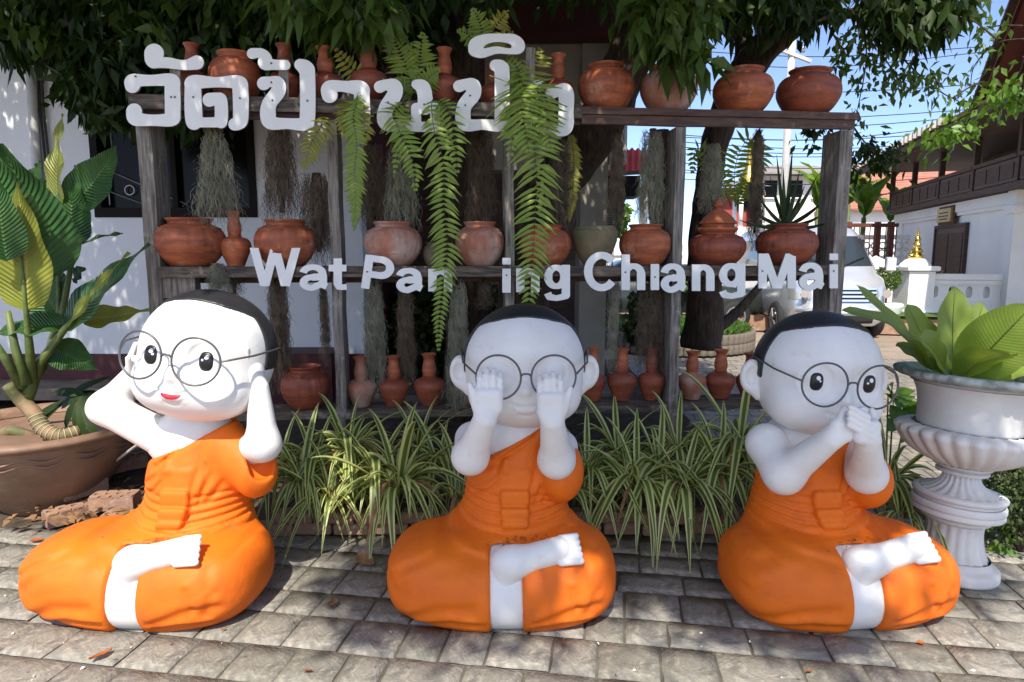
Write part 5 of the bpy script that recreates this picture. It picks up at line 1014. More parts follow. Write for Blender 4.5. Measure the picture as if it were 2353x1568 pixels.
MB().lathe([(.004, .905), (.26, .905)], 40).build('soil', 'soil', u_, True)
nf = thing('nest_fern', ub + Vector((0.05, 0, .91)), "bird's nest fern with broad pale leaves in the urn", 'plant')
for tx, ty, yt, wpx, bx, by, nr, bd in [(1935, 712, 2.75, 62, 2140, 850, (0, -.6, 1), .10), (1968, 655, 2.95, 34, 2130, 840, (.5, -1, .4), .04), (2195, 660, 3.05, 88, 2190, 855, (0, -1, .1), -.03), (2375, 700, 2.75, 130, 2215, 865, (-.5, -1, .4), .06), (2085, 700, 3.1, 80, 2165, 850, (.2, -1, .5), -.03), (2320, 815, 2.6, 90, 2205, 875, (0, -.7, 1), .10), (2420, 835, 2.9, 70, 2215, 880, (0, -.8, 1), .10), (2385, 770, 3.1, 90, 2215, 860, (-.3, -1, .5), .05), (2060, 790, 3.2, 60, 2165, 860, (0, -1, .8), .1), (2110, 770, 2.8, 95, 2175, 870, (.3, -1, .7), .05), (2260, 700, 3.25, 90, 2205, 850, (0, -1, .2), 0), (2480, 720, 3.0, 90, 2215, 860, (-.3, -1, .6), .05)]:
    leaf_mb(atY(bx, by, 2.98), atY(tx, ty, yt), wpx * 2.95 / FPX, bd, normal=nr, shape=(.95, .55), wave=.006, fold=.22).build('leaf', 'nest', nf, True, world=True)
# ------------------------------------------------------------------ shrubs at the right edge
def leaf_cloud(n, cen, rad, L, w, seed, down=.3, shell=.35, tipdir=None):
    rr = np.random.default_rng(seed); d = rr.normal(size=(n, 3)); d /= np.linalg.norm(d, axis=1)[:, None]; r = (shell + (1 - shell) * rr.random(n) ** .5)[:, None]; P = np.array(cen) + d * r * np.array(rad)
    A = d * .6 + rr.normal(size=(n, 3)) * .7; A[:, 2] -= down; A /= np.linalg.norm(A, axis=1)[:, None]; return leaves(P, A, L, w, rr)
def leaves(P, A, L, w, rr, sag=.12):
    """small folded leaves: points P, directions A"""
    n = len(P); u = rr.normal(size=(n, 3)); S_ = np.cross(A, u); S_ /= np.linalg.norm(S_, axis=1)[:, None] + 1e-9; N = np.cross(S_, A); l = (L * rr.uniform(.65, 1.2, n))[:, None]; ww = (w * rr.uniform(.8, 1.2, n))[:, None]
    dn = np.array([0, 0, -1.0]); v0 = P; m = P + A * l * .45; tip = P + A * l + dn * l * sag
    V = np.stack([v0, m + S_ * ww + N * ww * .35, m + dn * l * sag * .2, m - S_ * ww + N * ww * .35, tip], 1).reshape(-1, 3)
    k = np.arange(n)[:, None] * 5; F = np.concatenate([k + np.array([[0, 2, 1]]), k + np.array([[0, 3, 2]]), k + np.array([[1, 2, 4]]), k + np.array([[2, 3, 4]])]); return V, F
def cloud(name, parts, m, parent=None):
    Vs, Fs, k = [], [], 0
    for V, F in parts: Vs.append(V); Fs.append(F + k); k += len(V)
    V = np.concatenate(Vs); 
    if parent: V = V - np.array(parent.location)
    return link(name, npmesh(name, V, np.concatenate(Fs)), m, parent)
def bush(name, cen, rad, n, L, w, m, label, seed, cat='shrub', stem=True, group=None):
    o = thing(name, (cen[0], cen[1], 0.0), label, cat, group); r = random.Random(seed)
    prt = [leaf_cloud(n // 5, (cen[0] + r.uniform(-.45, .45) * rad[0], cen[1] + r.uniform(-.4, .4) * rad[1], cen[2] + r.uniform(-.4, .4) * rad[2]), [q * .62 for q in rad], L, w, seed + k) for k in range(5)]
    cloud('foliage', prt, m, o)
    if stem:
        for k in range(4): MB().tube([(r.uniform(-.03, .03), r.uniform(-.03, .03), 0), (r.uniform(-.4, .4) * rad[0], r.uniform(-.3, .3) * rad[1], cen[2])], [.012, .005], 5).build('stem', 'bark', o, True)
    return o
bush('dark_shrub', (2.95, 3.55, .48), (.48, .40, .46), 3600, .032, .010, 'shrub', 'dense dark shrub with tiny leaves behind the urn', 31)
bush('dark_shrub', (2.62, 3.2, .22), (.3, .25, .22), 1500, .03, .010, 'shrub', 'low dark shrub at the foot of the urn', 32)
def vine(pxs, label, seed, L=.13):
    pts = [atY(*q) for q in pxs]; c = sum(pts, Vector()) / len(pts); o = thing('arrowhead_vine', (c.x, c.y, 0), label, 'plant'); r = random.Random(seed)
    for p in pts:
        d = Vector((r.uniform(-.6, .6), -.5, r.uniform(-.9, .5))).normalized(); l = L * r.uniform(.7, 1.2); leaf_mb(p, p + d * l, l * .75, .08, normal=(r.uniform(-.5, .5), -1, .8), wave=.004, shape=(.45, .8), n=7, m=5).build('leaf', 'bright', o, True, world=True)
    for k in range(3): MB().tube([Vector((c.x + r.uniform(-.05, .05), c.y + .05, .02)), pts[(k * 5) % len(pts)] + Vector((0, .03, 0))], [.007, .004], 5).build('stalk', 'canest', o, True, world=True)
rv = random.Random(4)
vine([(rv.uniform(2035, 2090), rv.uniform(900, 985), rv.uniform(3.5, 3.8)) for k in range(16)], 'bright green arrowhead leaves between the statue and the urn', 1)
vine([(rv.uniform(2290, 2400), rv.uniform(925, 1060), rv.uniform(3.5, 3.9)) for k in range(34)], 'sunlit bright green vine leaves at the right edge', 2)
vine([(rv.uniform(2215, 2300), rv.uniform(1110, 1190), rv.uniform(3.3, 3.5)) for k in range(12)], 'green arrowhead leaves just right of the pedestal', 3)
vine([(rv.uniform(2200, 2330), rv.uniform(1200, 1330), rv.uniform(3.2, 3.4)) for k in range(12)], 'dark trailing leaves low beside the pedestal', 5, .15)
# ------------------------------------------------------------------ house behind the rack
HY = 6.3
hs = thing('house', (-2.0, HY, 0), 'white plastered house with a dark window and maroon base behind the rack', 'house')
def hpart(name, mb, m, parent=None, smooth=False): return mb.build(name, m, parent or hs, smooth, world=(parent is None or parent is hs))
def slab(x0, x1, z0, z1, y0, y1): return MB().box(((x0 + x1) / 2, (y0 + y1) / 2, (z0 + z1) / 2), ((x1 - x0) / 2, (y1 - y0) / 2, (z1 - z0) / 2))
wx0, wx1 = atY(212, 400, HY).x, atY(588, 400, HY).x; wz0, wz1 = atY(400, 500, HY).z, atY(400, 225, HY).z
hx1 = atY(828, 400, HY).x
hpart('wall', slab(-9.0, wx0, .55, 4.6, HY, HY + .2), 'wall'); hpart('wall', slab(wx1, hx1, .55, 4.6, HY, HY + .2), 'wall'); hpart('wall', slab(wx0, wx1, .55, wz0, HY, HY + .2), 'wall'); hpart('wall', slab(wx0, wx1, wz1, 4.6, HY, HY + .2), 'wall')
hpart('skirting', slab(-9.0, hx1 + .01, 0.0, .548, HY - .03, HY + .2), 'maroon')
hpart('ledge', slab(-9.0, -2.6, .20, .30, HY - .5, HY - .031), 'conc'); 
wn = hpart('window', slab(wx0, wx1, wz0, wz1, HY + .10, HY + .13), 'pane')
for a in ((wx0, wx0 + .07, wz0, wz1), (wx1 - .07, wx1, wz0, wz1), (wx0 + .07, wx1 - .07, wz0, wz0 + .09), (wx0 + .07, wx1 - .07, wz1 - .08, wz1)): o = slab(*a, HY - .015, HY + .098).build('frame', 'frame'); o.parent = hs; o.location = -hs.location
for fx in (.47,): xx = wx0 + (wx1 - wx0) * fx; o = slab(xx, xx + .05, wz0 + .09, wz1 - .08, HY + .03, HY + .098).build('mullion', 'frame'); o.parent = hs; o.location = -hs.location
gb = MB(); gx0 = wx0 + .10
for a, b in (((gx0, wz0 + .45), (gx0 + .75, wz0 + .12)), ((gx0, wz0 + .25), (gx0 + .40, wz0 + .10)), ((gx0, wz0 + .12), (gx0, wz0 + .45)), ((gx0 + .38, wz0 + .12), (gx0 + .38, wz0 + .27))): gb.tube([(a[0], HY + .07, a[1]), (b[0], HY + .07, b[1])], .007, 6)
gb.tube([(gx0 + .2 + .045 * math.cos(w), HY + .07, wz0 + .26 + .045 * math.sin(w)) for w in [k * .5236 for k in range(12)]], .005, 5, closed=True); hpart('window_grille', gb, 'steel')
# open porch in the middle: its shade put into a dark wooden back wall, beige pillar and maroon fascia on its right
px0, px1 = atY(1335, 400, HY).x, atY(1432, 400, HY).x
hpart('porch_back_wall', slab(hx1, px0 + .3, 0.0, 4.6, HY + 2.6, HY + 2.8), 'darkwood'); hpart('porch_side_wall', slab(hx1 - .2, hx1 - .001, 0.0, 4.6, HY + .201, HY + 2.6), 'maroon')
hpart('pillar', slab(px0, px1 - .14, .0, 3.43, HY + .01, HY + .45), 'beige'); hpart('pillar', slab(px1 - .13, px1 + .02, 2.35, 3.43, HY - .06, HY + .4), 'white')
hpart('wall', slab(px0 - .9, px0 - .001, 2.30, 3.43, HY + .04, HY + .3), 'beige')
hpart('fascia', slab(hx1 - .1, px1 + .25, 3.44, 4.15, HY - .25, HY + .05), 'maroon')
rfm = MB(); rfm.add([(-9.3, HY - .9, 4.3), (px1 + .6, HY - .9, 4.17), (px1 + .6, HY + 4, 6.0), (-9.3, HY + 4, 6.0), (-9.3, HY - .9, 4.38), (px1 + .6, HY - .9, 4.25), (px1 + .6, HY + 4, 6.1), (-9.3, HY + 4, 6.1)], [(3, 2, 1, 0), (4, 5, 6, 7), (0, 1, 5, 4), (1, 2, 6, 5), (2, 3, 7, 6), (3, 0, 4, 7)]); hpart('roof', rfm, 'maroon')
hpart('porch_floor', slab(hx1, px1, 0.0, .16, HY - .1, HY + 2.59), 'conc')
hpart('cabinet', slab(atY(640, 800, HY).x, atY(790, 800, HY).x, .1, .62, HY - .45, HY - .04), 'maroon')
obj('drain_pipe', MB().tube([atY(72, 130, HY - .06), atY(76, 250, HY - .06), atY(88, 420, HY - .06), atY(95, 560, HY - .06)], .045, 10), 'pipe', 'white plastic drain pipe down the house wall at the left edge', 'pipe', smooth=True)
obj('junction_box', slab(*[q for q in (atY(48, 0, HY - .1).x, atY(104, 0, HY - .1).x)], atY(70, 152, HY - .1).z, atY(70, 128, HY - .1).z, HY - .16, HY - .002), 'pipe', 'white junction box on top of the drain pipe', 'box')
for k, dx in enumerate((16, 24)): obj('wall_cable', MB().tube([atY(72 + dx, 155, HY - .04), atY(76 + dx, 250, HY - .04), atY(90 + dx, 380, HY - .04), atY(100 + dx, 470, HY - .04)], .010, 6), 'cable', ('black cable next to the drain pipe', 'black cable farther from the drain pipe')[k], 'cable')
# ------------------------------------------------------------------ trees
def limb(pts, rad, n=12, jit=.02, seed=0):
    rr = random.Random(seed); P = [Vector(p) for p in crv([tuple(p) for p in pts], 6)]; Rr = [float(q[0]) for q in crv([(r,) for r in rad], 6)]; mb = MB(); vs = []; fs = []
    for i, p in enumerate(P):
        t = (P[min(i + 1, len(P) - 1)] - P[max(i - 1, 0)]).normalized(); a = t.cross(Vector((0, -1, .1))).normalized(); b = t.cross(a)
        for j in range(n): w = 2 * math.pi * j / n; r = Rr[i] * (1 + .10 * math.sin(3 * w + i * .3) + rr.uniform(-.06, .06)); vs.append(p + (a * math.cos(w) + b * math.sin(w)) * r)
    for i in range(len(P) - 1):
        for j in range(n): fs.append((i * n + j, i * n + (j + 1) % n, (i + 1) * n + (j + 1) % n, (i + 1) * n + j))
    fs += [tuple(range(n - 1, -1, -1)), tuple((len(P) - 1) * n + j for j in range(n))]; return mb.add(vs, fs)
def tree(name, loc, label, limbs, crown, m, group='mango trees around the rack', young=None):
    o = thing(name, loc, label, 'tree', group)
    for k, (pts, rad) in enumerate(limbs): limb(pts, rad, seed=k).build('trunk' if k == 0 else 'branch', 'bark', o, True, world=True)
    if crown: cloud('crown', crown, m, o)
    if young: cloud('young_leaves', young, 'mangom', o)
    return o
rc_ = np.random.default_rng(77)
def droop_dirs(n, spread=.55):
    A = rc_.normal(size=(n, 3)) * spread; A[:, 2] -= 0.9; return A / np.linalg.norm(A, axis=1)[:, None]
def twigs(C, per, rad, L=.155, w=.029):
    """leaf rosettes: per leaves round each centre in C"""
    n = len(C); P = np.repeat(C, per, 0) + rc_.normal(size=(n * per, 3)) * np.array(rad) * .5; return leaves(P, droop_dirs(n * per), L, w, rc_)
def region(px0, px1, py0, py1, Y0, Y1, n, per=9, rad=(.13, .13, .10), keep=None, **kw):
    C = []
    while len(C) < n:
        px, py, Y = rc_.uniform(px0, px1), rc_.uniform(py0, py1), rc_.uniform(Y0, Y1)
        if keep is None or keep(px, py): C.append(tuple(atY(px, py, Y)))
    return twigs(np.array(C), per, rad, **kw)
# where the canopy shades the place: shadows cast along the sun, seen from above
def lit(gx, gy):
    """True where sunlight reaches (gx, gy are ground points, or higher points carried to the ground along the sun)"""
    if gy < 1.98 or (gx < -.2 and gy < 2.45): return True
    nz = math.sin(gx * 8 + 1.3) * math.sin(gy * 11 + .7) + .6 * math.sin(gx * 19 + gy * 5) * math.sin(gy * 17 + 2)
    e = lambda cx, cy, rx, ry: ((gx - cx) / rx) ** 2 + ((gy - cy) / ry) ** 2 < 1
    if gx < -0.62 + .10 * math.sin(gy * 9) and gx > -2.75 and gy < 4.02 and not e(-.55, 2.95, .28, .3): return True        # the left statue and the ground round it
    if gx < -2.2 and gy < 3.7: return True
    if gy < 2.55 and (nz > .12 or gx > 1.95 or (gx > 1.0 and nz > -.15)): return True                                                                     # strip of paving in front
    if e(.34, 2.63, .13, .20) or e(.30, 2.72, .10, .22): return True                                                       # knee of the middle statue
    if e(1.78, 2.72, .34, .26): return True                                                                               # knee of the right statue
    if e(.62, 2.75, .10, .05): return True
    if gx > 2.28 and gy < 4.8: return True
    if e(2.42, 3.6, .16, .22) or e(2.25, 3.35, .1, .1): return True
    if gx > 3.0 or e(2.35, 3.88, .40, .26) or e(-2.75, 4.75, .40, .40) or (gx < -2.25 and 3.9 < gy < 5.7 and nz > -.25): return True
    return False
C1, C2 = [], []
def canopy(n, gx0, gx1, gy0, gy1, z0=3.3, z1=4.9):
    got = tries = 0
    while tries < 60000 and got < n:
        tries += 1; z = rc_.uniform(z0, z1); gx, gy = rc_.uniform(gx0, gx1), rc_.uniform(gy0, gy1)
        if any(lit(gx + dx, gy + dy) for dx, dy in ((0, 0), (.11, 0), (-.11, 0), (0, .08), (0, -.16))): continue
        x, y = gx - SHX * z, gy - SHY * z
        if y > 6.0 and z < 3.75: continue
        if y > .2:
            dz_, dy_ = z - CAMZ, y; c_, s_ = math.cos(PITCH), math.sin(PITCH); dp = dy_ * c_ - dz_ * s_
            if dp > .2 and CYP - FPX * (dy_ * s_ + dz_ * c_) / dp > -(.48 * FPX / dp): continue      # would hang into the open view below the crown
        got += 1; (C1 if x < .6 else C2).append((x, y, z))
canopy(2100, -.9, 2.6, 1.9, 4.9, 4.9, 7.2); canopy(4300, -5.2, 2.7, 3.6, 9.6, 3.7, 5.9)
def lp_(pts, Y): return [tuple(atY(px, py, Y + dy)) for px, py, dy in pts]
A_base = Vector((-.42, 5.55, .08)); B_base = atY(1185, 985, 5.3); D_base = Vector((1.72, 5.6, .05))
crA = [twigs(np.array(C1), 11, (.26, .26, .16)), region(-30, 250, -40, 118, 4.9, 6.0, 210, keep=lambda x, y: y < 120 - .1 * abs(x - 100) + 15 * math.sin(x * .06)), region(105, 330, 90, 262, 4.9, 5.6, 130, keep=lambda x, y: abs(x - 190 - (y - 90) * .35) < 85 - (y - 90) * .28),
       region(180, 1010, -40, 215, 4.75, 5.7, 700, keep=lambda x, y: y < 200 - max(0, x - 560) * .24), region(300, 480, 180, 285, 4.9, 5.5, 60)]
crB = [twigs(np.array(C2), 11, (.26, .26, .16)), region(1480, 1930, -40, 45, 4.4, 5.4, 120, keep=lambda x, y: y < 50 - abs(x - 1820) * .1), region(1000, 1480, -60, -20, 4.2, 5.2, 50),
       region(2000, 2240, -40, 80, 4.4, 5.2, 95, keep=lambda x, y: ((x - 2120) / 110) ** 2 + ((y + 10) / 85) ** 2 < 1)]
tree('mango_tree', A_base, 'dark mango tree with a straight trunk behind the middle of the rack', [
    ([A_base, (-.40, 5.5, 1.0), (-.36, 5.45, 2.2), (-.45, 5.2, 3.5), (-.7, 4.2, 5.0), (-1.0, 2.4, 6.0)], [.20, .165, .155, .15, .12, .05]), ([(-.40, 5.3, 3.1), (-1.4, 5.2, 3.7), (-2.6, 5.0, 4.2), (-3.8, 4.8, 4.4)], [.11, .09, .06, .025]), ([(-.5, 5.0, 3.5), (.1, 3.4, 5.0), (.3, 1.2, 6.0), (.2, -1.2, 6.2)], [.10, .08, .05, .02]), ([(-.8, 4.0, 5.1), (-1.8, 2.8, 5.6), (-2.6, 2.0, 5.8)], [.07, .05, .02])], crA, 'mango', young=[region(630, 890, -30, 45, 3.75, 4.2, 46, 7, keep=lambda x, y: y < 12 + 40 * math.sin(x * .035) ** 2, L=.19, w=.030), region(-20, 200, -30, 90, 4.8, 5.2, 26, 7), region(250, 900, -30, 80, 4.6, 4.9, 40, 7), twigs(np.array(C1[::9]), 9, (.26, .26, .16))])
tree('mango_tree', B_base, 'thick leaning mango trunk right of the beige pillar', [
    (lp_([(1185, 985, 0), (1195, 760, 0), (1212, 580, 0), (1268, 440, 0), (1352, 320, 0), (1415, 205, 0), (1470, 70, -.1), (1500, -60, -.4)], 5.3) + [(1.4, 4.0, 4.6), (1.4, 2.4, 5.9)], [.25, .21, .19, .19, .19, .18, .17, .16, .12, .05]), ([(1.15, 5.1, 3.0), (1.7, 4.2, 4.4), (2.0, 2.4, 5.5), (1.9, .2, 6.2)], [.12, .09, .06, .02]), ([(1.40, 4.8, 3.9), (1.0, 2.4, 5.6), (.9, .2, 6.2), (1.0, -1.8, 6.2)], [.10, .08, .05, .02])], crB, 'mango', young=[region(1470, 1640, -40, 110, 3.80, 4.3, 80, 8, keep=lambda x, y: y < 110 - .010 * (x - 1550) ** 2, L=.18, w=.028), region(1540, 1620, 100, 150, 3.78, 3.95, 7, 6, L=.2, w=.030), region(1480, 1880, -40, 10, 4.3, 4.8, 16, 7), twigs(np.array(C2[::9]), 9, (.26, .26, .16))])
tree('mango_tree', D_base, 'slim forked tree trunk behind the pointed lid pot', [
    (lp_([(1612, 800, 0), (1618, 700, 0), (1615, 560, 0), (1630, 430, 0), (1645, 320, 0), (1690, 200, 0), (1760, 110, 0), (1815, 55, -.1), (1850, -20, -.2)], 5.6), [.17, .15, .12, .11, .11, .13, .13, .12, .10]), (lp_([(1685, 210, 0), (1710, 120, .1), (1690, 20, .2)], 5.6), [.10, .08, .06]), (lp_([(1810, 62, 0), (1900, 40, -.2), (2000, 25, -.4), (2120, -10, -.6)], 5.5), [.07, .045, .035, .025]), (lp_([(1614, 775, -.1), (1690, 720, 0), (1760, 640, .2)], 5.7), [.06, .045, .03]), (lp_([(1535, 860, .2), (1520, 700, .2), (1515, 500, .2), (1520, 300, .2)], 5.6), [.10, .09, .08, .07])], None, 'mango')
# light sprays of small leaves against the sky on the right
def spray(label, paths, n, seed, m='mangoy', L=.075, w=.016, Y=4.6):
    r = np.random.default_rng(seed); P = []; o = thing('leafy_spray', atY(*paths[0][0], Y), label, 'branch', 'leafy twigs against the sky')
    for k, pth in enumerate(paths):
        pts = [atY(px, py, Y + .12 * i) for i, (px, py) in enumerate(pth)]; C = crv([tuple(p) for p in pts], 8); MB().tube([Vector(c) for c in C], [.0075 * (1 - .75 * i / len(C)) for i in range(len(C))], 5).build('twig', 'bark', o, True, world=True)
        for c in C[len(C) // 4:]:
            for q in range(n): P.append(np.array(c) + r.normal(size=3) * .055)
    P = np.array(P); A = r.normal(size=(len(P), 3)) * .6; A[:, 2] -= .75; A /= np.linalg.norm(A, axis=1)[:, None]; cloud('leaves', [leaves(P, A, L, w, r)], m, o)
spray('leafy twigs hanging beside the flattened top pot', [[(1960, -20), (1985, 60), (1990, 140), (1975, 230), (1960, 290)], [(1990, 60), (2030, 130), (2060, 170), (2090, 190)], [(1970, 80), (1930, 130), (1920, 180)]], 4, 1)
spray('long curving twig crossing the blue sky', [[(2005, 30), (2080, 140), (2160, 210), (2210, 240), (2230, 290)], [(2160, 200), (2140, 170), (2125, 195)], [(2190, 225), (2250, 190), (2290, 200)]], 3, 2)
spray('leafy twigs left of the temple gable', [[(2353, 90), (2290, 100), (2240, 150), (2230, 200)], [(2290, 90), (2240, 50), (2190, 20)], [(2350, 60), (2290, 60), (2250, 75)]], 2, 3)
spray('sunlit pale green twigs in front of the dark eaves', [[(2353, 130), (2330, 190), (2290, 210), (2280, 255)], [(2353, 170), (2345, 220), (2310, 240)], [(2240, 255), (2190, 280), (2150, 300), (2130, 330)], [(2250, 240), (2215, 290), (2180, 310)]], 4, 4, 'bright', .065, .018, 4.2)
spray('dark leafy twigs right of the outer post', [[(1960, 290), (1990, 330), (2020, 350), (2055, 345)], [(1985, 330), (1960, 370), (1950, 420)], [(2000, 340), (2020, 365), (2045, 385)], [(1900, 250), (1880, 290), (1860, 310)]], 5, 5, 'mango', .075, .02, 5.0)
spray('thin hanging twigs above the flattened top pot', [[(1905, 60), (1935, 110), (1955, 100), (1990, 60)], [(2010, 20), (2060, 40), (2100, 30)], [(2100, 130), (2080, 180), (2055, 210)], [(1990, 0), (2010, 60), (1998, 120)]], 3, 6)
# ------------------------------------------------------------------ temple building on the right (local x runs away along its wall, local y out of the wall)
tb = thing('temple_building', (9.8, 13.0, 0), 'white walled temple hall with dark teak upper floor at the right', 'building', rz=math.atan2(.965, .263))
def lb(x0, x1, y0, y1, z0, z1, name, m, parent=None, bev=0.0):
    return MB().box(((x0 + x1) / 2, (y0 + y1) / 2, (z0 + z1) / 2), ((x1 - x0) / 2, (y1 - y0) / 2, (z1 - z0) / 2), bev=bev).build(name, m, parent or tb)
lb(0, 7.4, -.3, 0, .1, 2.7, 'wall', 'white'); lb(-.02, 7.5, .0, .07, 2.42, 2.50, 'cornice', 'white'); lb(-.02, 7.55, .0, .11, 2.50, 2.72, 'cornice', 'white'); lb(6.9, 7.45, .0, .06, .1, 2.42, 'pilaster', 'white'); lb(7.401, 7.6, -6, 0, .1, 2.7, 'end_wall', 'white')
lb(-.35, -.001, -3.2, .12, .1, 2.76, 'pier', 'white'); lb(-.40, .0, -3.2, .18, 2.30, 2.45, 'pier_cornice', 'white')
dx0, dx1 = 2.15, 4.0; dr = lb(dx0, dx1, .002, .05, .15, 2.16, 'door', 'teak'); lb(dx0 - .08, dx0, .0, .08, .15, 2.24, 'door_frame', 'darkwood', dr); lb(dx1, dx1 + .08, .0, .08, .15, 2.24, 'door_frame', 'darkwood', dr); lb(dx0, dx1, .0, .08, 2.161, 2.24, 'door_frame', 'darkwood', dr)
for a in (dx0 + .1, (dx0 + dx1) / 2 + .06):
    for z0, z1 in ((.3, .95), (1.1, 2.02)): lb(a, a + .74, .051, .065, z0, z1, 'panel', 'darkwood', dr, bev=.006)
MB().tube([((dx0 + dx1) / 2 + .12, .05, 1.1), ((dx0 + dx1) / 2 + .12, .11, 1.1)], .04, 8).build('handle', 'brass', dr, True)
pl = lb(2.75, 3.65, .12, .18, 2.30, 2.62, 'name_plate', 'brass'); lb(2.68, 3.72, .10, .119, 2.24, 2.68, 'plate_frame', 'rust', pl)
for k, (w, z) in enumerate(((.55, 2.52), (.62, 2.44), (.5, 2.37))): lb(3.2 - w / 2, 3.2 + w / 2, .181, .184, z - .015, z + .015, 'plate_lettering', 'darkwood', pl)
lb(-5, 7.7, -.2, .30, 2.74, 2.86, 'floor_beam', 'darkwood')
for k in range(6):
    a = 7.55 - k * 2.05; lb(a - 1.93, a - .06, .20, .24, 2.88, 3.32, 'rail_panel', 'teak', bev=.01); lb(a - 2.0, a + .02, .16, .28, 3.325, 3.40, 'hand_rail', 'darkwood')
    p_ = lb(a - .02, a + .08, .14, .26, 2.862, 4.25, 'verandah_post', 'darkwood')
    for q in range(3): lb(a - 1.85 + q * .6, a - 1.33 + q * .6, .241, .255, 2.95, 3.25, 'panel', 'darkwood')
lb(-5, 4.2, -1.4, -1.3, 2.86, 4.6, 'upper_wall', 'teak')
for k in range(16): lb(-5 + k * .55, -4.94 + k * .55, -1.298, -1.27, 2.86, 4.6, 'lattice_strip', 'darkwood')
lb(-5, 8.6, .95, 1.05, 4.02, 4.20, 'eave_board', 'darkwood')
def tiles(x0, x1, yz0, yz1, courses, name, m, parent, tw=None):
    mb = MB(); (ya, za), (yb, zb) = yz0, yz1
    for k in range(courses):
        t0, t1 = k / courses, (k + 1.12) / courses; y0, z0, y1, z1 = ya + (yb - ya) * t0, za + (zb - za) * t0 + .05, ya + (yb - ya) * t1, za + (zb - za) * t1
        mb.add([(x0, y0, z0), (x1, y0, z0), (x1, y1, z1), (x0, y1, z1), (x0, y0, z0 - .06), (x1, y0, z0 - .06)], [(0, 1, 2, 3), (4, 5, 1, 0)])
    return mb.build(name, m, parent)
tiles(-5.2, 8.7, (1.1, 4.20), (-1.4, 5.15), 12, 'lower_roof', 'tile', tb); MB().add([(-5.2, 1.08, 4.18), (8.7, 1.08, 4.18), (8.7, -1.4, 5.08), (-5.2, -1.4, 5.08)], [(0, 1, 2, 3)]).build('soffit', 'darkwood', tb)
for k in range(26): MB().box((8.6 - k * .32, 1.12, 4.27), (.05, .05, .07)).build('eave_ornament', 'pole', tb)
lb(-5, 7.7, -6.0, .94, 4.0, 4.03, 'verandah_ceiling', 'darkwood'); lb(-5, 5.2, -1.29, -1.25, 2.862, 3.999, 'upper_wall', 'teak')
# steep gable over the eaves, facing out
MB().add([(-3.6, .50, 4.25), (-.6, .50, 4.25), (-2.1, .50, 5.85), (-3.6, -3, 4.25), (-.6, -3, 4.25), (-2.1, -3, 5.85)], [(0, 1, 2)[::-1], (3, 4, 5), (0, 3, 5, 2), (1, 2, 5, 4)]).build('gable', 'darkwood', tb)
MB().add([(-.30, .95, 4.02), (-2.1, .95, 6.02), (-2.1, -3.2, 6.02), (-.30, -3.2, 4.02), (-.34, .95, 3.95), (-2.1, .95, 5.93)], [(0, 1, 2, 3), (4, 5, 1, 0)]).build('upper_roof', 'tile', tb)
mb = MB()
for k in range(12):
    t0, t1 = k / 12, (k + 1.12) / 12; xa, za, xb, zb = -3.95 + 1.85 * t0, 4.02 + 2.0 * t0 + .05, -3.95 + 1.85 * t1, 4.02 + 2.0 * t1; mb.add([(xa, .95, za), (xa, -3.2, za), (xb, -3.2, zb), (xb, .95, zb), (xa, .95, za - .06), (xa, -3.2, za - .06)], [(3, 2, 1, 0), (0, 1, 5, 4)])
mb.build('upper_roof', 'tile', tb)
MB().beam((-.28, .98, 4.0), (-2.1, .98, 6.02), .05, .20, (0, 1, 0)).build('bargeboard', 'darkwood', tb); MB().beam((-3.98, .98, 4.0), (-2.1, .98, 6.05), .05, .22, (0, 1, 0)).build('bargeboard', 'white', tb)
MB().beam((-3.3, .56, 4.60), (-.9, .56, 4.60), .06, .10).build('red_tie_beam', 'maroon', tb); MB().beam((-2.1, .56, 4.3), (-2.1, .56, 5.7), .06, .08, (0, 1, 0)).build('king_post', 'maroon', tb); MB().beam((-2.9, .56, 5.02), (-1.3, .56, 5.02), .05, .08).build('red_tie_beam', 'maroon', tb)
for k in range(15): t = k / 15; MB().box((-.25 - 1.85 * t, 1.0, 4.08 + 2.05 * t), (.05, .04, .07)).build('verge_ornament', 'pole', tb)
